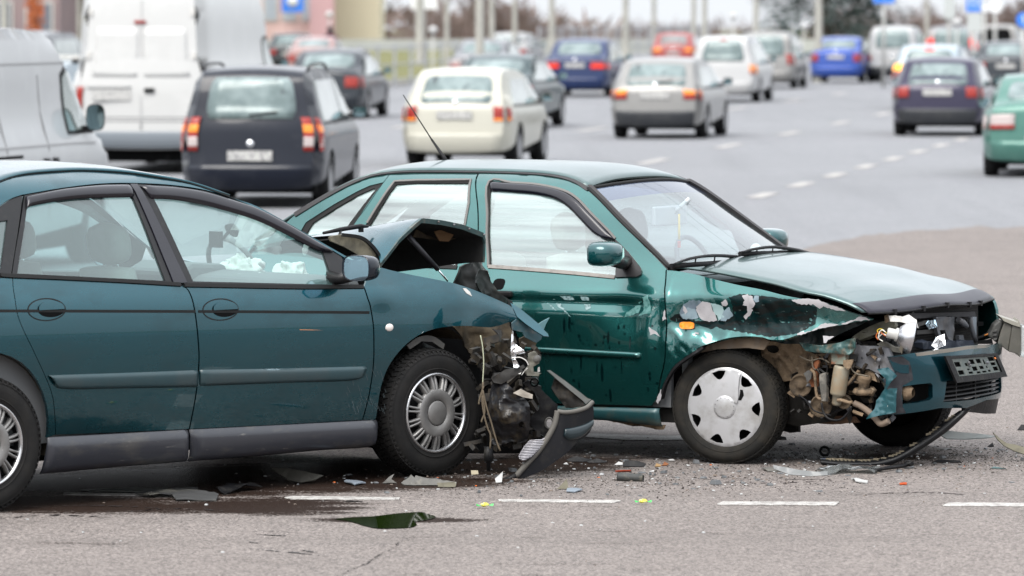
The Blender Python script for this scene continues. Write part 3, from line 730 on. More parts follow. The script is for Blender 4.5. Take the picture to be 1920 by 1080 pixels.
# scratches on the front door
if 1:
    patch('scratch', [(-0.9289, 0.7679), (-0.8585, 0.7636), (-0.7778, 0.7576), (-0.8586, 0.7605), (-0.9256, 0.7644)], RA, mat('orange_scrape', (.42, .18, .08), .6), A, off=.0008, thick=.0006, res=.02)
rs = random.Random(5)
scr = MB()
for i in range(46):
    u = 640 + rs.random() * 75; v = 700 + rs.random() * 85 + (u - 640) * .15
    a = rs.uniform(.9, 1.2); L = rs.uniform(.012, .05)
    x0 = -.62 + (u - 640) / 300; z0 = .60 - (v - 700) / 380
    if not (-.70 < x0 < -.37): continue
    p = [(x0, z0), (x0 + L*cos(-a) , z0 + L*sin(-a))]; w = .0007
    q = on(RA, [(p[0][0]-w, p[0][1]), (p[0][0]+w, p[0][1]), (p[1][0]+w, p[1][1]), (p[1][0]-w, p[1][1])], .0012); scr.add(q, [[0, 1, 2, 3]])
o = scr.build('scratches', mat('pale_scrape', (.10, .13, .14), .6), A); o['kind'] = 'stuff'
# roof, windscreen, tail
re_ = [RA0(x, z)[0] for x, z in along(spl([(-3.35, 1.10), (-3.0, 1.32), (-2.7, 1.44)] + rail_top[:8], 5), 34)]
roof = mirror_loft('roof', re_, PAINT_A, A, .032, 20, .012, power=2.4)
ribbon('drip_seal', spl([(-3.0, 1.32), (-2.7, 1.44)] + rail_top[:8], 5), RA0, SEAL, A, .007, .003, .006)
we = [RA0(x, z)[0] for x, z in along(spl(rail_top[7:] + [(-0.4303, 1.0307)], 6), 16)]
mirror_loft('windscreen', we, SCREEN_A, A, (.10, .14), 18, 0, (.85, 0, .30))
te = [RA0(x, z)[0] for x, z in ((-3.35, 1.10), (-3.62, 1.02), (-3.71, .95), (-3.74, .60), (-3.62, .28))]
mirror_loft('tailgate', te, PAINT_A, A, .12, 10, .01, (-1, 0, .2))
# floor, inner sides, firewall
mb = MB(); mb.box(-3.5, -.45, -.74, .74, .24, .30); mb.box(-3.6, .05, -.62, .62, .20, .26)
mb.build('underbody', UNDER, A)
for s in (-1, 1):
    MB().prism([(-3.1, .30), (-.42, .30), (-.42, .90), (-2.2, .96), (-3.1, .96)], 1, s*.79, s*.76).build('door_card', DASH_M, A)
    # wheel housings
    MB().lathe([(.40, s*.40), (.40, s*.80)], 20, Matrix.Translation((-2.77, 0, .34)), 'y', -.25, pi + .25).build('wheel_liner', mat('liner_dirt', (.045, .038, .028), .85, var=(7, (.09, .075, .05), .45, .8)), A)
MB().lathe([(.39, -.40), (.39, -.79)], 20, Matrix.Translation((-.03, 0, .36)), 'y', .9, pi + .3).build('wheel_liner', BROWN, A)
for x in (-2.77, -.03): MB().box(x-.42, x+.42, -.42, -.38, .2, .80).build('inner_wall', DARK, A)
MB().box(-.42, -.36, -.70, .70, .25, .98).build('firewall', DARK, A)
# interior
def seat(name, x, y, parent, mt, sc=1.0, recl=.22, z0=.30):
    t = MB()
    M0 = Matrix.Translation((x, y, z0)) @ Matrix.Rotation(-recl, 4, 'Y')
    rows = []
    for k in range(9):      # back cushion, rounded section
        z = .16 + .60 * k / 8; w = .245 * sc * (1 - .28 * max(0, k / 8 - .35) ** 1.2 * 1.6); d = .075 * (1 - .25 * k / 8)
        rows.append([M0 @ Vector((-.02 + d * (abs(cos(a)) ** .6) * (1 if cos(a) > 0 else -1), w * (abs(sin(a)) ** .55) * (1 if sin(a) > 0 else -1), z)) for a in [2*pi*i/20 for i in range(20)]])
    rows.append([M0 @ Vector((-.02, 0, .775))] * 20)
    st = grid(name, rows, mt, parent, close=True)
    rows = []
    for k in range(9):
        t_ = -1 + 2*k/8; r = sqrt(max(0, 1 - abs(t_) ** 3.2))
        rows.append([M0 @ Vector((.01 + .055 * r * (abs(cos(a)) ** .7) * (1 if cos(a) > 0 else -1), .138 * sc * (.25 + .75*r) * (abs(sin(a)) ** .6) * (1 if sin(a) > 0 else -1), .875 + .105 * t_)) for a in [2*pi*i/20 for i in range(20)]])
    grid('headrest', rows, mt, st, close=True)
    MB().box(-.02, .50, -.25*sc, .25*sc, .0, .16, Matrix.Translation((x, y, z0))).build('cushion', mt, st, bevel=.05)
    pst = MB()
    for s in (-.05, .05): pst.tube([M0 @ Vector((0, s, .72)), M0 @ Vector((.01, s, .82))], .007)
    pst.build('headrest_post', CHROME, st)
    return st
hp = [(-1.7169, 1.1837)][0]
seat('front_seat', hp[0] + .16, -.37, A, SEAT_M, 1.0, .16, hp[1] - .865)
seat('front_seat', hp[0] + .16, .37, A, SEAT_M, 1.0, .16, hp[1] - .865)
MB().box(-2.75, -2.55, -.66, .66, .5, .98).build('rear_seat', SEAT_M, A, bevel=.06)
sw = [(-0.9177, 1.0808), (-0.0964, 0.9945), (-0.4631, 1.0338)]
o = MB().lathe([(.185 + .013*cos(a), .013*sin(a)) for a in [2*pi*i/8 for i in range(9)]], 28, None, 'x').build('steering_wheel', DASH_M, A, loc=(sw[0][0] + .62, .37, .98), rot=(0, -.45, 0))
MB().box(-.02, .02, -.17, .17, -.03, .03).build('wheel_spoke', DASH_M, o, bevel=.01)
dsh = [(-.40, .30), (-.40, .985), (-.55, 1.005), (-.72, .98), (-.80, .90), (-.78, .70), (-.62, .40)]
MB().prism(dsh, 1, -.72, .72).build('dashboard', DASH_M, A, bevel=.03)
MB().prism([(-.50, .96), (-.52, 1.03), (-.74, 1.045), (-.84, 1.0), (-.80, .93)], 1, .16, .58).build('instrument_hood', DASH_M, A, bevel=.025)
def bag(name, c, r, sq, seed, parent):
    m = MB().ball((0, 0, 0), r * 1.12, 28, sq)
    for i, p in enumerate(m.v):
        q = Vector(p); n = noise.noise(q * 22 + Vector((seed, 0, 0))) * .34 - abs(noise.noise(q * 34 + Vector((seed, 5, 0)))) * .42 + abs(noise.noise(q * 70 + Vector((seed, 9, 0)))) * .10
        m.v[i] = tuple(q * (1 + n) + Vector((0, 0, -.02 * abs(q.y))))
    return m.build(name, BAG_M, parent, loc=c)
b1 = [(-0.3563, 0.9859), (-0.4846, 0.9583)]; b2 = [(-0.3684, 0.9908), (-0.4549, 0.9673), (-0.5582, 0.971)]
bag('airbag', (b1[0][0], .25, b1[0][1] - .015), .115, (1.0, 1.0, .72), 1, A)
bag('airbag', (b1[1][0], .20, b1[1][1] - .02), .085, (1.3, 1, .5), 4, A)
bag('airbag', (b2[0][0], -.15, b2[0][1] - .01), .085, (.9, 1, .75), 2, A)
bag('airbag', (b2[2][0], -.12, b2[2][1] - .02), .09, (1.5, 1.1, .50), 3, A)
ph = [(-0.6415, 1.1632), (-0.5969, 1.1804), (-0.5487, 1.2055), (-0.6588, 1.1213)]
t = MB(); t.box(ph[0][0]-.012, ph[0][0]+.012, .06, .14, ph[0][1]-.045, ph[0][1]+.035); t.tube([(ph[0][0], .10, ph[0][1]-.01), (ph[1][0], .10, ph[1][1]-.02), (ph[2][0]-.01, .10, ph[2][1]-.01)], .009); t.lathe([(.001, .02), (.03, .012), (.042, -.012), (.001, -.012)], 14, Matrix.Translation((ph[2][0]+.015, .10, ph[2][1])) @ Matrix.Rotation(.9, 4, 'Y'), 'z')
t.build('phone_holder', BPL, A)
# door mirrors
def door_mirror(parent, x, y, z, s, w, h, d, housing, glass, arm=True, name='door_mirror', tilt=.12):
    """s=-1 right. x is the glass plane (facing back), y the middle"""
    R = Matrix.Translation((x, y, z)) @ Matrix.Rotation(-s * tilt, 4, 'Z')
    def ring(k, xx, p=3.2): return [R @ Vector((xx, w/2*k*(abs(cos(a)) ** (2/p)) * (1 if cos(a) > 0 else -1), h/2*k*(abs(sin(a)) ** (2/p)) * (1 if sin(a) > 0 else -1))) for a in [2*pi*i/28 for i in range(28)]]
    rows = [ring(.90, .008), ring(.98, -.004), ring(1.0, .01), ring(1.0, d*.35), ring(.93, d*.65), ring(.72, d*.9), ring(.35, d), ring(.01, d*1.01)]
    hs = grid(name, rows, housing, parent, close=True)
    grid('mirror_glass', [ring(.93, .004), ring(.5, .003), ring(.01, .003)], glass, hs, close=True, smooth=True)
    if arm:
        MB().tube([R @ Vector((.04, -s*w*.35, -h*.30)), R @ Vector((.04, -s*w*.75, -h*.45)), R @ Vector((.02, -s*w*1.1, -h*.40))], [.03, .028, .035], 10).build('mirror_arm', BLACKT, hs)
    return hs
mp = [(-0.6652, 1.0559)][0]
HOUS_A = mat('mirror_housing', (.006, .010, .017), .22, 0, .35, .25)
door_mirror(A, mp[0], -.985, mp[1], -1, .175, .125, .12, HOUS_A, MIRR)
door_mirror(A, mp[0], .985, mp[1], 1, .175, .125, .12, HOUS_A, MIRR)
# wheels
def hubcap_a(parent, R):
    """dished cap with a round centre, 14 pairs of spoke blades and a bright outer ring"""
    m = MB(); m.lathe([(.001, -.020), (.055, -.022), (.061, -.018), (.062, -.013)], 40)
    cap = m.build('hubcap', HUB_A, parent)
    MB().lathe([(.0635, -.014), (.066, -.021), (.112, -.020), (.119, -.016), (.121, .0)], 56).build('hub_disc', HUB_A, cap)
    MB().lathe([(R-.014, .004), (R-.010, -.012), (R-.003, -.016), (R+.004, -.010), (R+.004, .01)], 64).build('outer_ring', mat('bright_ring', (.52, .52, .53), .22, .9), cap)
    n = 28
    sp = MB()
    for k in range(n):
        a = 2*pi*(k + (.20 if k % 2 else -.20))/n
        pts = []
        for r, y, hw in ((.112, -.018, .0080), (.132, -.017, .0056), (.160, -.010, .0040), (R-.010, .002, .0062)):
            for s in (-1, 1):
                an = a + s * hw / r; pts.append((r*cos(an), y, r*sin(an)))
        m0 = len(pts)
        pts += [(p[0], p[1] + .03, p[2]) for p in pts]
        f = []
        for i in range(3):
            b = 2*i; f += [[b, b+1, b+3, b+2], [b, b+2, b+2+m0, b+m0], [b+1, b+1+m0, b+3+m0, b+3]]
        sp.add(pts, f, True)
    sp.build('hub_spokes', HUB_A, cap)
    return cap
def wheel(parent, x, y, z, R, w, rr, rub, kind, yaw=0, spin=0, detail=True):
    m = MB().lathe([(.001, .02), (rr*.98, .02), (rr, w*.40), (rr, -w*.36), (rr*.97, -w*.42)], 40)
    rim = m.build('wheel', mat('wheel_steel', (.03, .03, .032), .6, .3), parent, loc=(x, y, z), rot=(0, spin, yaw))
    tyre_mb(R, w, rr, 66, detail).build('tyre', rub, rim)
    return rim
TA = (.317, .195, .195)
wf = wheel(A, -.03, -.76, .317, *TA, RUBBER, 'a', yaw=0, spin=.05)
h = hubcap_a(wf, .195); h.location = (0, -.085, 0)
wr = wheel(A, -2.77, -.76, .317, *TA, RUBBER, 'a', spin=.2); h = hubcap_a(wr, .195); h.location = (0, -.085, 0)
wheel(A, .0, .76, .317, *TA, RUBBER, 'a', detail=False); wheel(A, -2.77, .76, .317, *TA, RUBBER, 'a', detail=False)

# ---- bonnet folded up like a tent
st = [-.66, -.60, -.50, -.38, -.20, .05, .35, .64]
rear = [(-0.2201, 1.0521)] + [(-0.1919, 1.1121)] + [(-0.1498, 1.1469)] + [(-0.1223, 1.1712)] + [(-0.0788, 1.1746)] + [(-0.0405, 1.1546)] + [(-0.016, 1.1224)] + [(0.0315, 1.0757)]
ridge = [(0.0503, 1.2649)] + [(0.0613, 1.2615)] + [(0.0721, 1.2515)] + [(0.0822, 1.2343)] + [(0.0979, 1.2042)] + [(0.1369, 1.1682)] + [(0.1798, 1.1164)] + [(0.2101, 1.0563)]
f1 = [(0.3243, 1.2254)][0]; f2 = [(0.461, 1.1814)][0]; f3 = [(0.4717, 1.0555)][0]
rows = []
for y, r, g in zip(st, rear, ridge):
    dz = (g[1] - ridge[0][1]) * .8; dx = (g[0] - ridge[0][0]) * .5
    prof = [(r[0], r[1]), (r[0]*.5+g[0]*.5 - .01, r[1]*.5+g[1]*.5 + .012), (g[0]*.85+r[0]*.15, g[1]*.85+r[1]*.15 + .008), (g[0], g[1]), (g[0]*.9+(f1[0]+dx)*.1 , g[1]*.9+(f1[1]+dz)*.1+.002),
            (g[0]*.5+(f1[0]+dx)*.5, g[1]*.5+(f1[1]+dz)*.5 + .006), (f1[0]+dx, f1[1]+dz), (f2[0]+dx, f2[1]+dz), (f2[0]+dx+.015, f2[1]+dz-.03), (f3[0]+dx, f3[1]+dz)]
    rows.append([Vector((q[0], y, q[1])) for q in along(prof[:4], 16)[:-1] + along(prof[3:8], 21)[:-1] + along(prof[7:], 8)])
bon = grid('bonnet', rows, PAINT_A, A)
bm = bmesh.new(); bm.from_mesh(bon.data); bmesh.ops.recalc_face_normals(bm, faces=bm.faces); bm.to_mesh(bon.data); bm.free()
# dark inner skin and the bent edge flange
inner = [[p + Vector((-.004, .012, -.022)) for p in r] for r in rows]
grid('bonnet_liner', inner, mat('sound_mat', (.012, .012, .012), .95, bump=(30, .004)), bon)
ed = MB()
e0 = rows[0]
for i in range(len(e0) - 1):
    a, b = e0[i], e0[i+1]; d = Vector((0, .004, -.020)) if i < 15 else Vector((0, .004, -.022))
    ed.hexa([a + Vector((0, -.003, .002)), b + Vector((0, -.003, .002)), b + Vector((0, .02, .002)), a + Vector((0, .02, .002)), a + d + Vector((0, -.003, 0)), b + d + Vector((0, -.003, 0)), b + d + Vector((0, .02, 0)), a + d + Vector((0, .02, 0))])
ed.build('bonnet_flange', mat('flange_paint', (.030, .060, .062), .5, .1, .3, var=(20, (.12, .11, .09), .5, .7)), bon)
for k in (20, 25, 30, 35):
    MB().ball(tuple(e0[min(k, len(e0)-1)] + Vector((0, -.008, -.008))), .006, 5).build('flange_bolt', GREYM, bon)
patch('bonnet_liner', [(0.1695, 1.1647), (0.4131, 1.1358), (0.4926, 1.1522), (0.4673, 1.1906), (0.4419, 1.1511), (0.4058, 1.1334), (0.2694, 1.1723), (0.198, 1.2011)], plane_surf(1, -.45, .02, 8, 2), BROWN, bon, thick=.006)
patch('bonnet_liner', [(0.3178, 1.1404), (0.3753, 1.136), (0.4041, 1.1699), (0.433, 1.1932), (0.4113, 1.1992), (0.3502, 1.1983), (0.2784, 1.1897)], plane_surf(1, -.50, .02, 8, 5), mat('brown_felt', (.16, .095, .05), .9), bon, thick=.006)
sp = [(0.0151, 1.1775), (0.1922, 1.0076), (0.2492, 0.9471)]
MB().tube([(sp[0][0], -.60, sp[0][1]), (sp[1][0], -.62, sp[1][1])], .013, 10).build('gas_strut', mat('strut_black', (.022, .022, .026), .35), A)
MB().tube([(sp[1][0], -.62, sp[1][1]), (sp[2][0], -.63, sp[2][1])], .005, 8).build('strut_rod', CHROME, A)
# scuttle at the foot of the windscreen
patch('scuttle_panel', spl([(-0.5039, 1.19), (-0.4007, 1.1974), (-0.3109, 1.1763), (-0.245, 1.1376), (-0.1998, 1.0915), (-0.1824, 1.0541)], 5) + [(-0.2382, 1.0638), (-0.318, 1.0953), (-0.4009, 1.1372), (-0.4903, 1.1687)], plane_surf(1, -.605, .012, 9, 1), mat('dusty_scuttle', (.16, .145, .105), .8, var=(8, (.06, .055, .045), .45, .65), var2=(40, (.20, .18, .13), .6, .75), bump=(12, .01)), A, thick=.01)
ribbon('scuttle_seal', spl([(-0.4369, 1.1988), (-0.3195, 1.1822), (-0.2502, 1.1433), (-0.2015, 1.0945), (-0.1842, 1.0519)], 6), plane_surf(1, -.615), SEAL, A, .018, .012)
wp = [(-0.3865, 1.1988), (-0.2686, 1.2138), (-0.143, 1.226), (-0.0939, 1.2246), (-0.2687, 1.1874), (-0.3173, 1.1731)]
t = MB(); t.tube([(wp[0][0], -.42, wp[0][1]), (wp[1][0], -.42, wp[1][1]), (wp[2][0], -.42, wp[2][1]), (wp[3][0], -.42, wp[3][1]-.002)], [.007, .011, .012, .006], 8)
t.tube([(wp[1][0], -.42, wp[1][1]), (wp[4][0]-.03, -.44, wp[4][1]), (wp[5][0], -.46, wp[5][1])], .007, 8); t.box(wp[2][0]-.006, wp[2][0]+.012, -.43, -.41, wp[2][1]-.03, wp[2][1])
t.build('wiper', BPL, A)
# dark mass closing the bay
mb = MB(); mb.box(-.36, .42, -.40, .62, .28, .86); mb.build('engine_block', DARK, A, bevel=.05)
MB().prism([(-.45, .93), (.12, .90), (.30, .74), (.33, .20), (-.45, .20)], 1, -.46, -.44).build('bay_backing', DARK, A)
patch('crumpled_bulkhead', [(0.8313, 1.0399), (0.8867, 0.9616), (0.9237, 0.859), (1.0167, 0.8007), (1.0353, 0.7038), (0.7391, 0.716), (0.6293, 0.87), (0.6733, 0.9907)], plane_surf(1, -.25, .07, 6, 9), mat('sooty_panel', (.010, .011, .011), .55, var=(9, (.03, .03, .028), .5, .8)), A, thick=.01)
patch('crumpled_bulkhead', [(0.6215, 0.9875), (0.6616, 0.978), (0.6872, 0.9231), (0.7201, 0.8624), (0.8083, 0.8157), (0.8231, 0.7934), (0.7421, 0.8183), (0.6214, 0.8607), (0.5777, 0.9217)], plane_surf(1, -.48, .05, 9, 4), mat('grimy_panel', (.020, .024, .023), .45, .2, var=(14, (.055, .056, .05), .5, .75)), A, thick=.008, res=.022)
patch('bay_backing', [(0.117, 0.7484), (0.8969, 0.7053), (0.9897, 0.5484), (1.0457, 0.3815), (1.0084, 0.0272), (0.116, 0.0798)], plane_surf(1, -.40, .02, 6, 3), DARK, A, thick=.01)  # black sheet added as shade behind the crushed nose
# inner wing, lamp carrier, brackets
patch('inner_wing', [(0.2956, 0.7286), (0.4938, 0.731), (0.694, 0.7254), (0.7123, 0.6653), (0.7123, 0.5844), (0.7087, 0.5063), (0.6684, 0.4866), (0.6027, 0.4951), (0.5372, 0.5143), (0.4647, 0.5499), (0.3998, 0.6118), (0.3494, 0.6809)], plane_surf(1, -.60, .05, 7, 3), BROWN, A, thick=.008, res=.025)
patch('inner_wing', [(0.5697, 0.531), (0.6206, 0.577), (0.6608, 0.6156), (0.6718, 0.6016), (0.6718, 0.5208), (0.6389, 0.4954), (0.6024, 0.5079)], plane_surf(1, -.64, .04, 12, 7, tilt=(.3, 0)), mat('dusty_brown_steel', (.17, .135, .085), .8, var=(20, (.09, .07, .05), .5, .7)), A, thick=.006, res=.02)
patch('wing_tab', [(0.4196, 0.7076), (0.4738, 0.7), (0.4738, 0.6706), (0.4593, 0.6392), (0.4485, 0.6451), (0.4521, 0.6796)], plane_surf(1, -.78, .01, 20, 1), PLAST, A, thick=.006, res=.015)
patch('liner_flap', [(0.0622, 0.6498), (0.1402, 0.6279), (0.222, 0.5951), (0.2649, 0.5454), (0.2327, 0.5071), (0.2077, 0.4818), (0.1935, 0.4984), (0.2149, 0.5292), (0.1579, 0.5636), (0.0763, 0.6043)], plane_surf(1, -.80, .03, 7, 5, tilt=(.15, .2)), mat('mottled_liner', (.085, .085, .09), .65, var=(22, (.042, .042, .045), .48, .58)), A, thick=.008, res=.02)
patch('arch_lip', spl([(-0.1875, 0.654), (-0.1175, 0.6902), (-0.0192, 0.6939), (0.062, 0.6508)], 5) + [(0.0513, 0.6249), (-0.0192, 0.6649), (-0.0965, 0.671), (-0.1735, 0.6351)], plane_surf(1, -.82, .008, 9, 2), PLAST, A, thick=.01, res=.02)
def wsurf(Y, amp=0, fr=8, seed=0, kx=.0, kz=.0, dome=None):
    def f(X, Z):
        v = Y + kx * X + kz * Z
        if amp: v += amp * noise.noise(Vector((X * fr + seed, Z * fr, seed))) + amp * .5 * abs(noise.noise(Vector((X * fr * 2.4, Z * fr * 2.4 + seed, seed))))
        if dome: v -= dome[2] * max(0, 1 - ((X - dome[0]) / dome[3]) ** 2 - ((Z - dome[1]) / dome[4]) ** 2) ** .7
        return v
    return world_surf(ORG_A, YAW_A, f)
Yf = 25.0
patch('beam_end', [(-0.1018, 0.4963), (-0.0313, 0.5408), (0.0418, 0.5461), (0.0548, 0.5304), (0.0339, 0.5173), (-0.0104, 0.4911), (-0.0522, 0.4675), (-0.0888, 0.4754)], wsurf(Yf-.02, .02, 9, 2), mat('dark_steel', (.020, .019, .018), .6, .2, var=(14, (.05, .041, .032), .5, .75)), A, thick=.05, res=.02)
c = [(-0.0104, 0.3367)][0]
patch('splash_shield', spl([(-0.1175, 0.3497), (-0.107, 0.4283), (-0.0888, 0.478), (-0.0522, 0.499), (-0.0131, 0.4623), (0.0313, 0.4204), (0.0679, 0.3916), (0.0888, 0.3471), (0.0862, 0.2633), (0.0784, 0.1952), (0.047, 0.1716), (0, 0.1821), (-0.0522, 0.1637), (-0.1019, 0.1742), (-0.1071, 0.2371), (-0.1175, 0.3497)], 4)[:-1], wsurf(Yf + .05, .085, 7.5, 6, dome=(c[0], c[1], .10, .12, .18)),
      mat('oily_plastic', (.011, .011, .0125), .30, var=(14, (.055, .043, .027), .52, .74), bump=(24, .006)), A, thick=.006, res=.014, holes=[[(p[0], p[1]) for p in ell(*[(0.047, 0.2686)][0], .015, .018, 14)]])
patch('beam_face', [(0.0052, 0.4283), (0.0392, 0.4466), (0.1018, 0.4204), (0.0992, 0.3995), (0.0522, 0.4073)], wsurf(Yf-.06, .01, 9, 8), mat('dusty_bar', (.32, .29, .25), .7, var=(14, (.14, .12, .10), .45, .7)), A, thick=.03, res=.02)
hole = ell(*[(0.1828, 0.2686)][0], .019, .026, 18)
patch('lower_grille', [(0.0548, 0.4623), (0.0783, 0.478), (0.1149, 0.4675), (0.1671, 0.41), (0.2246, 0.355), (0.2194, 0.2974), (0.1985, 0.2424), (0.1724, 0.1952), (0.1175, 0.2266), (0.0914, 0.2581), (0.0862, 0.2921), (0.1306, 0.3419), (0.1384, 0.3838), (0.1044, 0.4231)], wsurf(Yf + .10, .015, 6, 4), BPL, A, thick=.02, res=.02, holes=[hole])
patch('lower_grille', [(0.0888, 0.2319), (0.1306, 0.2109), (0.1829, 0.19), (0.1437, 0.1637), (0.094, 0.1847)], wsurf(Yf + .12), BPL, A, thick=.02)
ring = [Vector((p[0], 0, p[1])) for p in hole]
MB().tube([to_car(ORG_A, YAW_A, (p[0], Yf + .085, p[1])) for p in hole + hole[:1]], .005, 6).build('fog_lamp_ring', PLAST, A)
patch('bay_backing', [(-0.1585, 0.525), (0.0396, 0.525), (0.1057, 0.4588), (0.1321, 0.3396), (0.1058, 0.101), (-0.1586, 0.101)], wsurf(25.3), DARK, A, thick=.01)  # black sheet added behind the tangle so the gap reads as shade
# torn bumper corner that hangs down to the road
def bump_y(X, Z): return Yf - .02 + 1.3 * max(0, X - .25) ** 1.25 + .25 * (Z - .1) ** 2 - .10 * max(0, .22 - Z) * 0
BUMP = world_surf(ORG_A, YAW_A, bump_y)
BUMPM = mat('bumper_plastic', (.008, .0082, .010), .52, 0, 0, .15, var=(9, (.026, .024, .021), .50, .80), var2=(50, (.20, .19, .175), .66, .8))
ob = segs([(0.222, 0.3393), (0.2611, 0.3314), (0.3082, 0.334), (0.363, 0.3471), (0.3969, 0.3733)], [(0.3969, 0.3733), (0.4022, 0.3078), (0.3892, 0.2371), (0.3631, 0.2057), (0.3239, 0.1847), (0.2717, 0.1323), (0.2116, 0.0877), (0.1489, 0.0458), (0.0915, 0.0196), (0.0261, -0.0067), (-0.0418, -0.0093)], [(-0.0418, -0.0093), (-0.0497, 0.0012), (0.0183, 0.0169), (0.0732, 0.0799), (0.1254, 0.1375), (0.1698, 0.2004), (0.2037, 0.2633), (0.2168, 0.3078), (0.222, 0.3393)])
bp_ = patch('torn_bumper', ob[:-1], BUMP, BUMPM, A, thick=.012, res=.02)
LIPM = mat('chafed_edge', (.10, .094, .084), .7, var=(26, (.09, .085, .08), .5, .7))
e1 = spl([(0.0183, 0.0143), (0.0732, 0.0773), (0.1254, 0.1349), (0.1698, 0.1978), (0.2037, 0.2607), (0.2168, 0.3052), (0.222, 0.3367)], 5)
MB().tube([BUMP(*p)[0] for p in e1], [.014] * len(e1), 8).build('bumper_lip', LIPM, bp_)
e2 = spl([(0.222, 0.334), (0.2611, 0.3288), (0.3082, 0.3314), (0.363, 0.3445), (0.3969, 0.3707)], 5)
MB().tube([BUMP(*p)[0] for p in e2], .011, 8).build('bumper_lip', LIPM, bp_)
e3 = [(-0.0497, -0.0014), (-0.0131, 0.0038), (0.0209, 0.0196)]
MB().tube([BUMP(*p)[0] for p in e3], [.008, .013, .016], 8).build('bumper_lip', BPL, bp_)
mould('bumper_strip', spl([(0.256, 0.2502), (0.3004, 0.2555), (0.3526, 0.2659), (0.397, 0.2843)], 6), spl([(0.2508, 0.2109), (0.2821, 0.19), (0.3396, 0.2004), (0.3918, 0.2528)], 6), BUMP, mat('teal_strip', (.005, .014, .018), .3, .2, .6), bp_, h=.014)
patch('bumper_flange', [(0.1749, 0.5251), (0.1879, 0.5277), (0.2611, 0.4728), (0.3394, 0.41), (0.3734, 0.3812), (0.3917, 0.3759), (0.3656, 0.3524), (0.3499, 0.3707), (0.2872, 0.4231), (0.2219, 0.4806)], wsurf(Yf + .02, .01, 9, 2, kx=.5), mat('edge_rim', (.13, .135, .13), .6, var=(30, (.12, .12, .11), .5, .7)), bp_, thick=.008, res=.02)
patch('bumper_flange', [(0.2088, 0.4833), (0.2245, 0.4833), (0.2924, 0.4231), (0.3499, 0.3707), (0.3604, 0.3471), (0.3003, 0.334), (0.2664, 0.3367), (0.2272, 0.3838), (0.1932, 0.4361)], wsurf(Yf + .10, .035, 12, 3, kx=.3), mat('bumper_inside', (.012, .0105, .009), .75, var=(16, (.040, .033, .024), .5, .7)), bp_, thick=.008, res=.018)
# lamp remains
patch('lamp_bracket', [(0.0783, 0.6167), (0.107, 0.6324), (0.1383, 0.5958), (0.1331, 0.5696), (0.1044, 0.5539), (0.1044, 0.5225), (0.1357, 0.5199), (0.1305, 0.5068), (0.0757, 0.5094), (0.0679, 0.5304), (0.0809, 0.5618)], wsurf(Yf-.02, .02, 14, 5), mat('dusty_bracket', (.13, .125, .105), .7, var=(24, (.07, .068, .06), .5, .7)), A, thick=.02, res=.014)
c = [(0.1201, 0.5931)][0]; p = to_car(ORG_A, YAW_A, (c[0], Yf - .05, c[1]))
MB().lathe([(.001, -.02), (.016, -.02), (.018, .0), (.018, .03)], 14, Matrix.Translation(p) @ Matrix.Rotation(-.9, 4, 'Z')).build('lamp_bulb_holder', PLAST, A)
for k, (poly, mt_) in enumerate((([(0, 0.75), (0.0078, 0.7161), (0.0052, 0.6768), (0.0261, 0.6559), (0.0574, 0.6376), (0.0652, 0.6219), (0.0313, 0.6141), (0.0052, 0.6245), (-0.0052, 0.6481)], SILVER), ([(-0.0052, 0.6507), (0.0157, 0.6533), (0.0261, 0.6245), (0.0157, 0.5931), (-0.0052, 0.5984)], SILVER), ([(0, 0.5879), (0.0183, 0.5931), (0.0365, 0.5565), (0.0261, 0.5487), (0.0104, 0.5513)], SILVER),
                                ([(0.047, 0.5147), (0.0731, 0.5513), (0.0757, 0.5461), (0.047, 0.512)], WHITEP), ([(0.1279, 0.5513), (0.1357, 0.5539), (0.1357, 0.5304), (0.1253, 0.5277)], WHITEP), ([(0.0287, 0.5199), (0.0444, 0.5277), (0.0418, 0.5199)], WHITEP))):
    patch('lamp_fragment', poly, wsurf(Yf - .03 - .004*k, .03, 26, 3 + k), mt_, A, thick=.003, res=.010)
MB().tube([to_car(ORG_A, YAW_A, (x, Yf - .04, z)) for x, z in spl([(-0.0026, 0.5958), (0.0365, 0.601), (0.0679, 0.5853), (0.0809, 0.5618)], 5)], .003, 6).build('lamp_wire', WHITEP, A)
MB().lathe([(.022, -.05), (.022, .05), (.016, .05), (.016, -.05)], 14, Matrix.Translation(to_car(ORG_A, YAW_A, ([(0.1096, 0.478)][0][0], Yf, [(0.1096, 0.478)][0][1]))) @ Matrix.Rotation(-.75, 4, 'Z')).build('hose_stub', BPL, A)
t = MB()
for pts in ([(-0.154, 0.7082), (-0.1435, 0.6507), (-0.1383, 0.5722), (-0.141, 0.5199), (-0.1436, 0.4675)], ):
    t.tube([to_car(ORG_A, YAW_A, (x, Yf - .03, z)) for x, z in spl(pts, 4)], .003, 6)
t.build('hanging_wire', mat('pale_wire', (.35, .36, .26), .6), A)
t = MB()
for pts in ([(-0.141, 0.4806), (-0.1462, 0.4021), (-0.1384, 0.3314), (-0.1201, 0.2581), (-0.1045, 0.2188), (-0.1071, 0.1533)], [(-0.1436, 0.4414), (-0.1253, 0.3628), (-0.1019, 0.2843), (-0.0784, 0.2004), (-0.0575, 0.1428)], [(-0.1436, 0.4152), (-0.1332, 0.3367), (-0.1463, 0.2974), (-0.1489, 0.2843)], [(-0.1384, 0.4623), (-0.1593, 0.3943), (-0.1619, 0.3707)]):
    t.tube([to_car(ORG_A, YAW_A, (x, Yf - .05, z)) for x, z in spl(pts, 4)], .0045, 6)
t.build('hanging_wire', mat('muddy_wire', (.095, .074, .05), .8), A)
bx_ = [(-0.1149, 0.1585), (-0.115, 0.0877), (-0.1124, 0.0379)]
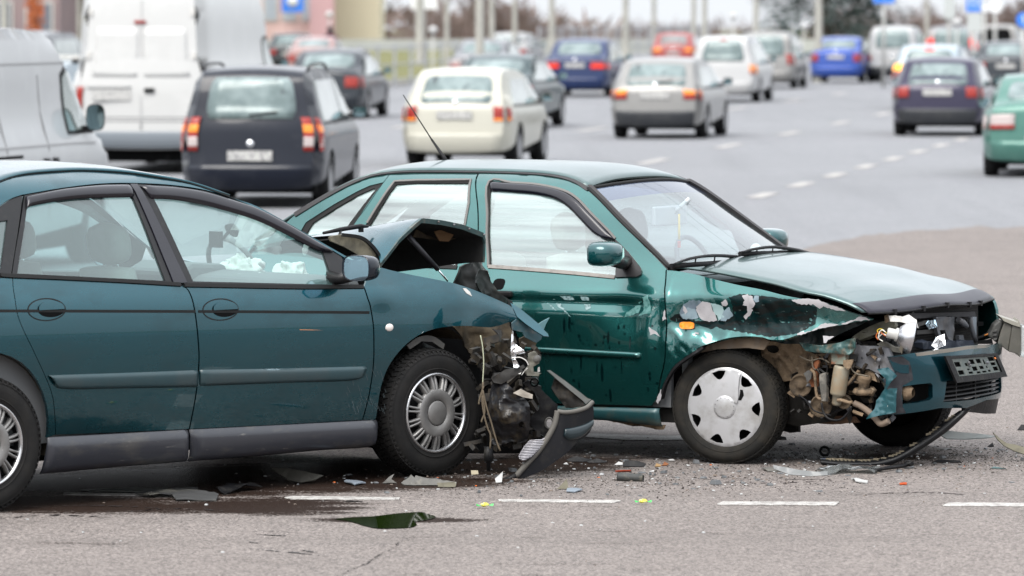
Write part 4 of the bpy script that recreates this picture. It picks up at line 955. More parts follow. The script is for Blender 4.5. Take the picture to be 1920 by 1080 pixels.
MB().lathe([(.001, .0), (.022, .0), (.024, -.07), (.020, -.072), (.012, -.08), (.011, -.12), (.001, -.12)], 16, Matrix.Translation(to_car(ORG_A, YAW_A, (bx_[0][0], Yf + .02, bx_[0][1]))), 'z').build('washer_pump', BPL, A)
MB().box(.05, .45, -.52, .30, .10, .30).build('subframe', DARK, A, bevel=.03)
t = MB(); cr = random.Random(3)
for i in range(95):
    u = cr.uniform(885, 1010); v = cr.uniform(640, 850); q = [(-0.1957, 0.6768), (0.1045, 0.1271)]; x = q[0][0] + (q[1][0]-q[0][0]) * (u-885)/115; z = q[0][1] + (q[1][1]-q[0][1]) * (v-640)/210
    M_ = Matrix.Translation(to_car(ORG_A, YAW_A, (x, Yf + cr.uniform(.08, .25), z))) @ Matrix.Rotation(cr.uniform(0, 6), 4, 'X') @ Matrix.Rotation(cr.uniform(0, 6), 4, 'Z')
    t.box(-cr.uniform(.01, .05), cr.uniform(.01, .05), -.01, .01, -cr.uniform(.005, .03), .01, M_)
o = t.build('crushed_parts', mat('crushed_mix', (.014, .013, .012), .6, .1, var=(12, (.05, .04, .028), .45, .7)), A); o['kind'] = 'stuff'

# ================================================================== right wreck: green hatchback estate
B = empty('crashed_hatchback', (ORG_B[0], ORG_B[1], 0), YAW_B)
tag(B, 'green five door car with its front corner torn open and a bent front wheel', 'car')
def dent_b(x, z):
    d = 0; zf = math.exp(-((z - .68) / .15) ** 4)
    if -.62 < x:                         # stove-in front wing
        k = min(1, (x + .62) / .12)
        q = math.exp(-((z - .74) / .10) ** 2)
        d -= .050 * k * q * (.35 + .65 * min(1, max(0, (x + .55) / .45)))
        d += zf * k * (.014 * noise.noise(Vector((x * 6, z * 8, 1.3))) + .011 * abs(noise.noise(Vector((x * 13, z * 15, 4.1)))) - .010 * abs(noise.noise(Vector((x * 9 + 3, z * 8, 8.1)))))
    if x < -.55:                         # long shallow crease along the door
        k = min(1, (-.55 - x) / .05)
        d -= .020 * k * math.exp(-((x + .75) / .22) ** 2) * math.exp(-((z - .74) / .12) ** 2)
        d += .010 * k * math.exp(-((x + .66) / .045) ** 2) * math.exp(-((z - .68) / .16) ** 2)
        d += .004 * noise.noise(Vector((x * 3.0, z * 6, 7)))
        d -= .014 * k * math.exp(-((z - .80) / .03) ** 2) * min(1, max(0, -x - .55) / .3)
    return d
RB = side_surf(w_b, -1, dent_b); RB0 = side_surf(w_b, -1); LB = side_surf(w_b, 1)
gut = [(-2.9153, 1.2059), (-2.7491, 1.2993), (-2.6186, 1.3687), (-2.5274, 1.4063), (-2.4465, 1.4281), (-2.3014, 1.4425), (-2.0937, 1.4469), (-1.8479, 1.448), (-1.653, 1.447), (-1.4584, 1.442), (-1.3213, 1.4283), (-1.2228, 1.4059), (-1.1486, 1.3749), (-1.0577, 1.3172), (-0.9037, 1.2041), (-0.7402, 1.0812), (-0.5999, 0.9805)]
bsh = [(-0.6014, 0.9751), (-0.579, 0.8889), (-0.5646, 0.8366), (-0.5492, 0.7108), (-0.5514, 0.5486), (-0.5718, 0.4583), (-0.5897, 0.3897), (-0.602, 0.3346), (-0.6394, 0.2893)]
mid = [(-1.8526, 1.4466), (-1.769, 1.2383), (-1.7164, 0.9663), (-1.6689, 0.6958), (-1.6842, 0.4463), (-1.7024, 0.2728)]
rds = [(-2.3776, 1.4333), (-2.3899, 1.3839), (-2.4488, 1.2665), (-2.5177, 1.1567), (-2.5638, 1.0278)] 
win_f = [(-1.7551, 1.4053), (-1.6135, 1.3995), (-1.4699, 1.3938), (-1.318, 1.372), (-1.2099, 1.3334), (-1.0994, 1.2569), (-0.989, 1.178), (-0.9248, 1.1228), (-0.8337, 1.0522), (-0.7437, 0.9769), (-0.7373, 0.9558), (-0.7529, 0.9369), (-0.8841, 0.9309), (-1.4997, 0.9581), (-1.6431, 0.9627), (-1.6884, 1.1086), (-1.7162, 1.2394)]
win_r = [(-2.3279, 1.3932), (-2.195, 1.4022), (-1.8641, 1.4089), (-1.8339, 1.2919), (-1.8312, 1.1685), (-1.8379, 1.0449), (-1.8284, 0.9554), (-2.511, 0.9685), (-2.4959, 1.0572), (-2.4415, 1.1639)]
win_q = [(-2.8331, 1.1687), (-2.663, 1.2704), (-2.5345, 1.3398), (-2.471, 1.3687), (-2.3918, 1.388), (-2.3986, 1.3727), (-2.5177, 1.1567), (-2.5804, 1.0385), (-2.7549, 1.0227), (-2.8646, 1.1035)]
sillB = [(-1.7024, 0.2728), (-1.3327, 0.2788), (-0.9712, 0.2846), (-0.6394, 0.2893)]
for sf, sg in ((RB, -1), (LB, 1)):
    s0_ = sf if sg > 0 else RB
    patch('front_door', segs(sh(mid[::-1], G), spl(gut[7:])[:0] or [mid[0], gut[8]], gut[8:], sh(bsh, -G), sillB[::-1]), s0_, PAINT_B, B, holes=[win_f], res=.028)
    patch('rear_door', [(p[0]-G, p[1]) for p in spl(mid)] + [(-2.04, .265), (-2.10, .42), (-2.28, .62), (-2.60, .78)] + spl(rds[::-1]) + gut[5:8], s0_, PAINT_B, B, holes=[win_r])
    patch('rear_wing', spl(gut[:5]) + [rds[0]] + spl(sh(rds, -G)) + [(-2.62, .76), (-2.30, .60), (-2.12, .40)] + arch(-2.44, .29, .33, 5, 178, rz=.37) + [(-2.80, .25), (-3.2, .28), (-3.30, .40), (-3.30, .70), (-3.22, .95)], s0_, PAINT_B, B, holes=[win_q])
    for w_, hole in ((win_f, [(-1.7363, 1.3948), (-1.6082, 1.3888), (-1.4652, 1.383), (-1.3172, 1.3612), (-1.217, 1.3251), (-1.1064, 1.2459), (-0.9961, 1.1671), (-0.9362, 1.1171), (-0.8876, 0.9414), (-0.8854, 0.9441), (-1.5049, 0.9742), (-1.6372, 0.979), (-1.6773, 1.1088)]), (win_r, [(-2.3119, 1.3797), (-2.1884, 1.39), (-1.8753, 1.3952), (-1.8499, 1.2916), (-1.8473, 1.1681), (-1.8537, 1.0583), (-1.8474, 0.9739), (-2.482, 0.983), (-2.4744, 1.0522), (-2.4202, 1.1588)]),
                     (win_q, [(-2.7866, 1.1699), (-2.6507, 1.2512), (-2.5284, 1.3205), (-2.443, 1.3581), (-2.4274, 1.3529), (-2.5585, 1.1557), (-2.6075, 1.0655), (-2.7459, 1.0564), (-2.8214, 1.1047)])):
        patch('window_seal', w_, sf, SEAL, B, off=-.005, thick=.014, holes=[hole], res=.03)
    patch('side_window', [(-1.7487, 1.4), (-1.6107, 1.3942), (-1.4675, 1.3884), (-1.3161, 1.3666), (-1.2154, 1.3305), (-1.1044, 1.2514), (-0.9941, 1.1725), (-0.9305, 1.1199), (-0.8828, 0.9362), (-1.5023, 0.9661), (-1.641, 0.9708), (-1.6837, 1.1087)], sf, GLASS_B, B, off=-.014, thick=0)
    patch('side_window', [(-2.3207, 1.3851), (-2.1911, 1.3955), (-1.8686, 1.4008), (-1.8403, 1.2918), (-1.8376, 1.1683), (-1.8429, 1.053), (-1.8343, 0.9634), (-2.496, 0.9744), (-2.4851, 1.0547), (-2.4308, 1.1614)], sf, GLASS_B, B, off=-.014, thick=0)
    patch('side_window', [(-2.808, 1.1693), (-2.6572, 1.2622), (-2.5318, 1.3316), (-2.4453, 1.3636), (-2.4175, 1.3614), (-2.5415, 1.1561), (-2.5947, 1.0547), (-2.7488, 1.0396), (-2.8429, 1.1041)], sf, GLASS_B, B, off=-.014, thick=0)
    mould('wind_deflector', spl([(-1.7455, 1.4001), (-1.6107, 1.3942), (-1.4675, 1.3884), (-1.3161, 1.3666), (-1.2115, 1.3279), (-1.1013, 1.2514), (-0.9941, 1.1725), (-0.9279, 1.1227)], 6), spl([(-1.7273, 1.3568), (-1.5936, 1.351), (-1.4503, 1.3426), (-1.3295, 1.3203), (-1.2362, 1.2759), (-1.1385, 1.2047), (-1.065, 1.1521), (-0.99, 1.1213)], 6), sf, SMOKE, B, h=.012, lip=.35)
    ribbon('belt_seal', spl([(-1.6433, 0.9681), (-1.5015, 0.9635), (-1.181, 0.95), (-0.885, 0.9335)], 6), sf, mat('dull_seal', (.20, .185, .17), .6, var=(20, (.10, .09, .085), .5, .7)), B, .022, .006)
    ribbon('belt_seal', spl([(-2.4951, 0.9717), (-2.1455, 0.9639), (-1.8293, 0.9581)], 6), sf, SEAL, B, .022, .006)
    ribbon('window_trim', spl([(-1.6449, 0.968), (-1.6868, 1.1086), (-1.713, 1.2394), (-1.7519, 1.4027), (-1.6128, 1.3982), (-1.4693, 1.3925), (-1.3176, 1.3707), (-1.2099, 1.3334), (-1.0988, 1.2542), (-0.9884, 1.1753), (-0.9289, 1.1281)], 4), sf, mat('grey_trim', (.12, .115, .11), .5), B, .013, .005)
    ribbon('window_trim', [(-2.4339, 1.1752), (-2.3246, 1.3933), (-2.1942, 1.4009), (-1.8673, 1.4089), (-1.8371, 1.2919), (-1.8344, 1.1684)], sf, MATS['grey_trim'], B, .013, .005)
    ribbon('roof_gutter', spl(gut[:13] + [(-1.1391, 1.3832), (-1.0628, 1.336), (-0.9075, 1.2229), (-0.7441, 1.1026), (-0.5831, 0.9862)], 4), RB0 if sg < 0 else sf, mat('gutter_rubber', (.022, .020, .021), .5, 0, .2), B, .030, .006, .02)
    patch('mirror_base', spl([(-0.9248, 1.1228), (-0.8348, 1.0575), (-0.7453, 0.9822)], 4) + spl([(-0.7383, 0.9691), (-0.7379, 0.9479), (-0.7559, 0.9368)], 3) + [(-0.8779, 0.931)], sf, mat('mirror_base_plastic', (.016, .015, .016), .35, 0, .2), B, off=.010, thick=.02, res=.02)
    mould('door_moulding', spl([(-1.4455, 0.5734), (-1.3001, 0.5699), (-0.9432, 0.5639), (-0.708, 0.5596), (-0.6927, 0.5519)], 5), spl([(-1.4459, 0.5403), (-1.3006, 0.5369), (-0.9437, 0.5312), (-0.7146, 0.5295), (-0.6898, 0.5385)], 5), sf, PAINT_B, B, h=.018)
    mould('sill', spl([(-1.7041, 0.2587), (-1.3342, 0.2648), (-0.9726, 0.2707), (-0.5975, 0.2773)], 5), spl([(-1.7141, 0.1851), (-1.3437, 0.1918), (-0.9655, 0.2016), (-0.7589, 0.1907), (-0.5902, 0.1838)], 5), sf, mat('dirty_sill', (.010, .045, .05), .4, .2, .4, var=(11, (.06, .055, .04), .45, .75)), B, h=.02, lip=.4)
patch('sill_rag', [(-0.9648, 0.2072), (-0.7582, 0.1963), (-0.5895, 0.1894), (-0.5985, 0.1669), (-0.6449, 0.165), (-0.7203, 0.1784), (-0.7825, 0.1759), (-0.8735, 0.1915)], plane_surf(1, -.74, .02, 20, 3), DIRTM, B, thick=.01, res=.02)
# dented wing
fen_top = [(-0.5992, 0.9778), (-0.5047, 0.9696), (-0.409, 0.9562), (-0.3119, 0.9376), (-0.1639, 0.9127), (-0.0337, 0.8954), (0.1011, 0.8706), (0.1955, 0.8574), (0.3001, 0.8442), (0.4054, 0.8096), (0.4896, 0.7795), (0.5528, 0.7593)]
fen_bot = [(0.5529, 0.7567), (0.4757, 0.7476), (0.4101, 0.7305), (0.3262, 0.7181), (0.2399, 0.6947), (0.1801, 0.6745), (0.1075, 0.651), (0.0331, 0.6473), (-0.018, 0.6577), (-0.0992, 0.6604), (-0.1925, 0.6507), (-0.2679, 0.6308), (-0.3436, 0.6042), (-0.3832, 0.5786), (-0.4569, 0.5329), (-0.5034, 0.496), (-0.5384, 0.4487), (-0.5678, 0.3987), (-0.5891, 0.3433)]
patch('front_wing', segs(sh(bsh[:8], G)[::-1], fen_top, fen_bot), RB, PAINT_B, B, res=.020)
patch('front_wing', segs(sh(bsh[:8], G)[::-1], fen_top[:9] + [(.55, .80), (.56, .60), (.34, .56)], arch(0, .29, .33, 20, 172)), LB, PAINT_B, B)
ribbon('arch_lip', spl([(-0.5903, 0.3269), (-0.5679, 0.3959), (-0.5385, 0.446), (-0.5036, 0.4906), (-0.4539, 0.5303), (-0.3802, 0.576), (-0.3406, 0.6016)], 4), RB, BLACKT, B, .022, -.002, .03)
def pb(name, pts, m, off, parent=B):
    q = resample(pts, .011, True)     # ragged, flaked outline
    q = [(x + .0055 * noise.noise(Vector((x * 70, z * 70, 1))) + .003 * noise.noise(Vector((x * 190, z * 190, 4))), z + .0055 * noise.noise(Vector((x * 70, z * 70, 9))) + .003 * noise.noise(Vector((x * 190, z * 190, 7)))) for x, z in q]
    return patch(name, q, RB, m, parent, off=off, thick=.0012, res=.014)
SCUFF = mat('scuffed_green', (.0015, .011, .012), .34, .3, .2, .12, var=(20, (.005, .007, .007), .46, .54, (.6, 1, 1.8)), var2=(60, (.15, .19, .18), .64, .70, (.35, 1, 2.0)), bump=(26, .003))
pb('scuffed_patch', [(-0.2062, 0.8544), (-0.1481, 0.8717), (-0.0441, 0.8667), (0.1391, 0.8508), (0.2761, 0.8148), (0.2675, 0.73), (0.18, 0.6824), (0.0269, 0.6591), (-0.0994, 0.6765), (-0.2535, 0.6904), (-0.3207, 0.7205), (-0.2546, 0.7386), (-0.2005, 0.7483), (-0.1838, 0.8074)], SCUFF, .001)
pb('scuffed_patch', [(-0.5345, 0.7355), (-0.508, 0.7579), (-0.4687, 0.7644), (-0.3909, 0.7291), (-0.2542, 0.7252), (-0.299, 0.689), (-0.421, 0.7175), (-0.5065, 0.7202)], SCUFF, .001)
pb('undercoat_patch', [(-0.4813, 0.7694), (-0.4657, 0.802), (-0.429, 0.8297), (-0.3718, 0.834), (-0.3515, 0.8186), (-0.3948, 0.7933), (-0.3855, 0.7481), (-0.4337, 0.7359), (-0.4738, 0.7454)], mat('slate_undercoat', (.10, .13, .16), .5, var=(20, (.06, .09, .10), .5, .7)), .002)
pb('undercoat_patch', [(-0.4406, 0.7947), (-0.4005, 0.7878), (-0.3761, 0.743), (-0.4337, 0.7345), (-0.4644, 0.7403), (-0.4744, 0.7588), (-0.4474, 0.765)], PRIMER2, .003)
pb('bare_patch', [(-0.3892, 0.7988), (-0.3527, 0.8279), (-0.3064, 0.8225), (-0.3035, 0.7906), (-0.2756, 0.7326), (-0.3087, 0.7263), (-0.3514, 0.7303), (-0.3798, 0.7563), (-0.3939, 0.7826)], PRIMER, .004)
pb('bare_patch', [(-0.4598, 0.8048), (-0.4437, 0.7946), (-0.4388, 0.7733), (-0.4499, 0.7569), (-0.4608, 0.7807)], PRIMER, .004)
pb('undercoat_patch', [(-0.3066, 0.8239), (-0.2755, 0.8168), (-0.2441, 0.8057), (-0.231, 0.7527), (-0.2695, 0.7328), (-0.2768, 0.7594), (-0.2922, 0.7643)], PRIMER3, .003)
pb('undercoat_patch', [(-0.2421, 0.7817), (-0.2077, 0.8041), (-0.189, 0.758), (-0.2302, 0.734), (-0.2574, 0.7332)], PRIMER2, .0035)
pb('bare_patch', [(-0.2462, 0.8256), (-0.2214, 0.8408), (-0.2094, 0.8213), (-0.223, 0.8063), (-0.2446, 0.811)], PRIMER, .0045)
pb('bare_patch', [(-0.1328, 0.8616), (-0.1054, 0.8702), (-0.0746, 0.858), (-0.0556, 0.8204), (-0.079, 0.7971), (-0.0726, 0.792), (-0.0903, 0.7702), (-0.1189, 0.7427), (-0.1315, 0.7544), (-0.1062, 0.7804), (-0.1029, 0.8124), (-0.1302, 0.8143), (-0.1158, 0.8411)], PRIMER, .003)
pb('undercoat_patch', [(-0.066, 0.8478), (-0.0612, 0.8636), (-0.0403, 0.8642), (-0.0366, 0.8355), (-0.057, 0.8309)], PRIMER2, .003)
pb('bare_patch', [(0.1455, 0.8483), (0.1847, 0.8545), (0.2268, 0.8582), (0.2869, 0.8543), (0.3347, 0.8358), (0.4052, 0.8122), (0.4276, 0.7995), (0.3843, 0.8039), (0.3145, 0.8209), (0.2933, 0.8099), (0.2604, 0.8302), (0.2009, 0.8288), (0.1655, 0.8344)], PRIMER, .004)
pb('bare_patch', [(0.1801, 0.6798), (0.203, 0.6884), (0.2569, 0.6965), (0.2982, 0.7307), (0.3422, 0.737), (0.3886, 0.7301), (0.3207, 0.714), (0.2569, 0.696), (0.2145, 0.6781), (0.1859, 0.6733)], PRIMER, .004)
pb('bare_patch', [(0.3993, 0.7329), (0.4596, 0.7552), (0.4975, 0.7783), (0.5451, 0.7592), (0.4651, 0.75), (0.4101, 0.7305)], PRIMER, .004)
pb('bare_patch', [(0.3157, 0.6754), (0.3733, 0.6714), (0.3436, 0.6548), (0.3383, 0.6374), (0.3273, 0.6398)], PRIMER, .004)
pb('bare_patch', [(-0.3929, 0.6699), (-0.3686, 0.6693), (-0.3684, 0.6599), (-0.3897, 0.6592)], PRIMER, .004)
pb('bare_patch', [(-0.6471, 0.6916), (-0.6316, 0.6813), (-0.6192, 0.6762), (-0.5851, 0.6503), (-0.5728, 0.6453), (-0.619, 0.6573), (-0.6373, 0.6486)], PRIMER, .002)
pb('bare_patch', [(-0.5673, 0.7749), (-0.5586, 0.7805), (-0.5528, 0.735), (-0.571, 0.7264)], PRIMER, .002)
pb('bare_patch', [(-0.6095, 0.3152), (-0.5915, 0.3542), (-0.5778, 0.3819), (-0.5768, 0.3438), (-0.5983, 0.3019)], PRIMER, .004)
for q in ([(-1.3122, 0.798), (-1.2662, 0.8115), (-1.2295, 0.7881), (-1.1798, 0.7542), (-1.2288, 0.78), (-1.2686, 0.8033)], [(-1.2317, 0.8125), (-1.2038, 0.816), (-1.1602, 0.7847), (-1.1005, 0.7294), (-1.1688, 0.7763), (-1.2184, 0.8047)], [(-1.1714, 0.8318), (-1.1026, 0.8323), (-1.0911, 0.8165), (-1.1241, 0.802), (-1.1507, 0.8175)],
          [(-1.0533, 0.8364), (-1.0085, 0.8296), (-0.9938, 0.7759), (-1.0145, 0.7618), (-1.043, 0.8043)]):
    pb('scrape_mark', q, mat('door_scrape', (.22, .30, .31), .6, var=(60, (.03, .09, .09), .45, .6)), .001)
pb('scrape_mark', [(-0.697, 0.8382), (-0.6638, 0.8551), (-0.64, 0.762), (-0.716, 0.7436), (-0.6871, 0.7741)], mat('faint_scrape', (.10, .22, .21), .5, .2, .3, var=(40, (.02, .10, .09), .45, .62)), .001)
pb('scrape_mark', [(-0.7849, 0.7631), (-0.7436, 0.7859), (-0.7161, 0.8216), (-0.7035, 0.8193), (-0.711, 0.7653), (-0.7592, 0.745), (-0.796, 0.7385)], MATS['faint_scrape'], .001)
rs = random.Random(11); dr = MB()
for i in range(40):       # dried water runs on the door
    u = rs.uniform(1060, 1240); v = rs.choice([rs.uniform(605, 650), rs.uniform(680, 745)]); 
    x = -1.30 + (u - 1010) / 230 * .70; z = .70 - (v - 605) / 370
    wv, hv = rs.uniform(.003, .009), rs.choice([rs.uniform(.004, .010), rs.uniform(.006, .014), rs.uniform(.012, .05)])
    dr.add(on(RB, ell(x, z, wv, hv, 9), .0007), [list(range(9))])
o = dr.build('water_marks', mat('wet_green', (.002, .018, .020), .12, .7, .6), B); o['kind'] = 'stuff'
patch('side_repeater', ell(*[(-0.4391, 0.7034)][0], .041, .019, 20, p=3.5), RB, AMBER, B, off=.010, thick=.012, res=.02)
# roof with sun roof outline and aerial
redge = [RB0(x, z)[0] for x, z in along(spl([(-3.16, 1.06)] + gut[:13], 5), 40)]
mirror_loft('roof', redge, PAINT_B2, B, .040, 22, .012, power=2.6)
def roofpt(i, s): p = redge[i]; return Vector((p.x, p.y * s, p.z + .040 * (1 - abs(s) ** 2.6) + .002))
t = MB(); lo, hi = 23, 34
loop = [roofpt(lo, s / 10) for s in range(8, -9, -1)] + [roofpt(i, -.8) for i in range(lo, hi + 1)] + [roofpt(hi, s / 10) for s in range(-8, 9)] + [roofpt(i, .8) for i in range(hi, lo - 1, -1)]
t.tube(loop, .004, 5, caps=False); t.build('sunroof_seal', SEAL, B)
an = [(-2.3086, 1.4752), (-2.3452, 1.5119), (-2.4184, 1.6025), (-2.5955, 1.8385)]
t = MB(); t.tube([(an[0][0], 0, an[0][1] - .02), (an[1][0], 0, an[1][1]), (an[2][0], 0, an[2][1])], [.020, .010, .006], 8); t.tube([(an[2][0], 0, an[2][1]), (an[3][0], 0, an[3][1])], [.0035, .0025], 6)
t.build('aerial', BPL, B)
# windscreen, tint band, black edge
ws = [RB0(x, z)[0] for x, z in along(spl(gut[12:15] + [(-0.7421, 1.0919), (-0.5854, 0.9835)], 6), 18)]
def ws_row(i, s, o=0): 
    p = ws[i]; k = .10 + .05 * i / 17; b = 1 - abs(s) ** 2
    return Vector((p.x + k * b * .8 + .6 * o, p.y * s, p.z + k * b * .30 + .8 * o))
N_ = 18
grid('windscreen', [[ws_row(i, 1 - 2*j/N_) for j in range(N_+1)] for i in range(3, 18)], SCREEN_B, B)
grid('tint_band', [[ws_row(i, 1 - 2*j/N_) for j in range(N_+1)] for i in range(0, 4)], BAND_B, B)
t = MB(); t.tube([ws_row(0, 1 - j/10, .002) for j in range(21)], .010, 6); t.build('screen_seal', SEAL, B)
for s in (1, -1):
    t = MB(); t.tube([ws_row(i, s, .006) for i in range(18)], .016, 6, flat=.6); t.build('screen_seal', SEAL, B)
t = MB(); t.tube([ws_row(17, 1 - j/10, -.004) for j in range(21)], .022, 6); t.build('screen_seal', SEAL, B)
# bonnet
he = [RB0(x, z)[0] for x, z in along(spl([(-0.5648, 0.9866), (-0.4933, 0.9831), (-0.3207, 0.9663), (-0.0588, 0.9311), (0.0554, 0.9133), (0.1423, 0.8949), (0.2139, 0.8811), (0.3111, 0.8678), (0.4013, 0.8436), (0.4599, 0.8237), (0.5198, 0.7931)], 5), 26)]
def hd_pt(i, s, o=0):
    p = he[i]; t_ = i / 25; b = 1 - abs(s) ** 2
    c = (.045 + .012 * sin(pi * t_) - .040 * t_ ** 2) * (1 - abs(s) ** 3); x = p.x + b * (.10 * (1 - t_) + .13 * t_)
    z = p.z + c - .05 * max(0, t_ - .8) * 0 + .008 * t_ * sin(5 * s + 7 * t_) * b
    return Vector((x, p.y * s, z + o))
hb = grid('bonnet', [[hd_pt(i, 1 - 2*j/24) for j in range(25)] for i in range(26)], PAINT_B2, B, .012)
t = MB()
for s in (.62, -.62): t.tube([hd_pt(i, s * (1 - .10 * i / 25), .0005) for i in range(1, 26)], .004, 5)
t.build('bonnet_crease', PAINT_B2, hb)
for y in (.35, -.25): MB().box(-.02, .02, -.012, .012, -.004, .006, Matrix.Translation(hd_pt(1, y, .004))).build('washer_jet', BPL, hb)
BUG = mat('bonnet_guard', (.024, .023, .031), .40, 0, 0, .2, var=(7, (.035, .035, .042), .5, .8), var2=(26, (.012, .012, .014), .66, .72, (1, 1, 4)))
rows = []
for k in range(6):
    t_ = k / 5; r = []
    for j in range(33):
        s = 1 - 2*j/32; q = hd_pt(25, s * .99); a = hd_pt(23, s * .97)
        p = q.lerp(a, t_); p.z += .010 + .010 * sin(pi * (.25 + .75*t_)) ; p.x += .030 * (1 - t_); p.z -= .016 * (1 - t_) ** 2
        r.append(p)
    rows.append(r)
grid('bonnet_guard', rows, BUG, B, .005)
t = MB(); t.tube([r_ + Vector((.0, 0, -.004)) for r_ in rows[0]], .006, 6); t.build('guard_edge', BPL, B)
for s in (-.55, -.25, .1, .4, .7):
    q = rows[0][int((1 - s) * 16)]; MB().box(-.008, .008, -.010, .010, -.016, .012, Matrix.Translation(q)).build('guard_clip', BPL, B)
# tail, floor, dark interior walls of the front
te = [RB0(x, z)[0] for x, z in ((-3.16, 1.06), (-3.24, .95), (-3.31, .70), (-3.31, .40), (-3.22, .28))]
mirror_loft('tailgate', te, PAINT_B, B, .12, 10, .01, (-1, 0, .1))
MB().box(-3.1, -.50, -.70, .70, .20, .27).build('underbody', UNDER, B)
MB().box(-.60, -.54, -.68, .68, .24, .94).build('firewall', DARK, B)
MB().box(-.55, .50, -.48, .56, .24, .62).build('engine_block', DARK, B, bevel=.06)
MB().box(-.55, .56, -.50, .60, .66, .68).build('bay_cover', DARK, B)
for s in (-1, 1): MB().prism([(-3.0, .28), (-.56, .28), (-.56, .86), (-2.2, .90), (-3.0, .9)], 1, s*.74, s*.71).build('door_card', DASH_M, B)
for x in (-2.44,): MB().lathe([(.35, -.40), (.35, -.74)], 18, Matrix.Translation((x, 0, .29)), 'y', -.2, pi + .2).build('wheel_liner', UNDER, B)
MB().box(-.5, .50, .58, .64, .30, .80).build('bay_backing', DARK, B)
# interior
for y in (-.34, .34): seat('front_seat', -1.22, y, B, SEAT_M, .95, .20, .28)
MB().box(-2.35, -2.15, -.60, .60, .42, .98).build('rear_seat', SEAT_M, B, bevel=.06)
MB().prism([(-.52, .30), (-.46, .90), (-.56, .945), (-.85, .955), (-.93, .90), (-.90, .60), (-.75, .40)], 1, -.66, .66).build('dashboard', mat('dusty_dash', (.20, .215, .225), .8), B, bevel=.03)
o = MB().lathe([(.18 + .013*cos(a), .013*sin(a)) for a in [2*pi*i/8 for i in range(9)]], 28, None, 'x').build('steering_wheel', DASH_M, B, loc=(-.98, .33, .93), rot=(0, -.42, 0))
MB().box(-.02, .02, -.17, .17, -.03, .03).build('wheel_spoke', DASH_M, o, bevel=.01)
rv = [(-0.2103, 1.2739), (0.1432, 1.1724), (0.0066, 1.2332), (0.0595, 1.3096), (0.007, 1.1187)]
o = MB().box(-.012, .012, rv[0][0], rv[1][0], rv[1][1], rv[0][1]).build('rear_view_mirror', mat('mirror_back', (.42, .44, .45), .5), B, bevel=.008); o.location = (-.95, 0, 0)
MB().tube([(0, rv[2][0], rv[2][1]), (.07, rv[3][0], rv[3][1])], .012, 8).build('mirror_stalk', MATS['mirror_back'], o)
# wipers
def wiper(pts_blade, pts_arm, x):
    t = MB(); bl = [(x, y, z) for y, z in pts_blade]; ar = [(x + .012, y, z) for y, z in spl(pts_arm, 5)]
    t.tube(bl, .011, 6, flat=1.3)
    t.tube(ar, [.006 + .008 * i / len(ar) for i in range(len(ar))], 6)
    n = len(ar)
    for k in range(2, n - 6, 4):
        p = ar[k]; q0 = bl[0]; q1 = bl[-1]; f = (p[1] - q0[1]) / (q1[1] - q0[1]); zz = q0[2] + (q1[2] - q0[2]) * f
        if 0 < f < 1: t.tube([p, (x, p[1] + .01, zz)], .004, 5)
    return t.build('wiper', BPL, B)
wiper([(-1.0409, 1.0159), (-0.2773, 1.0074)], [(-1.0409, 1.024), (-0.8423, 1.0477), (-0.5887, 1.0505), (-0.3248, 1.0313), (-0.1582, 1.0161), (-0.0138, 0.9962)], -.40)
wiper([(-0.3723, 1.0507), (0.2242, 1.0315)], [(-0.3664, 1.0586), (-0.2359, 1.0697), (-0.0198, 1.072), (0.2179, 1.0485), (0.3724, 1.0226), (0.5096, 0.9973)], -.36)
# door mirrors
mq = [(-0.8605, 1.0614)][0]
MPB = mat('mirror_shell', (.004, .055, .060), .22, .4, 1.0)
door_mirror(B, mq[0] - .02, -.92, mq[1], -1, .20, .125, .12, MPB, MIRR, tilt=-.1)
door_mirror(B, mq[0] - .02, .92, mq[1], 1, .19, .125, .12, MPB, MIRR)
dh = [(-1.5496, 0.882), (-1.5033, 0.8348)]
patch('handle_cup', ell(dh[0][0], dh[0][1], .035, .028, 16, p=3), RB, DARK, B, off=.002, thick=.004)
MB().box(-.075, .05, -.02, .012, -.015, .015, Matrix.Translation(RB(*dh[1])[0])).build('door_handle', BPL, B, bevel=.008)
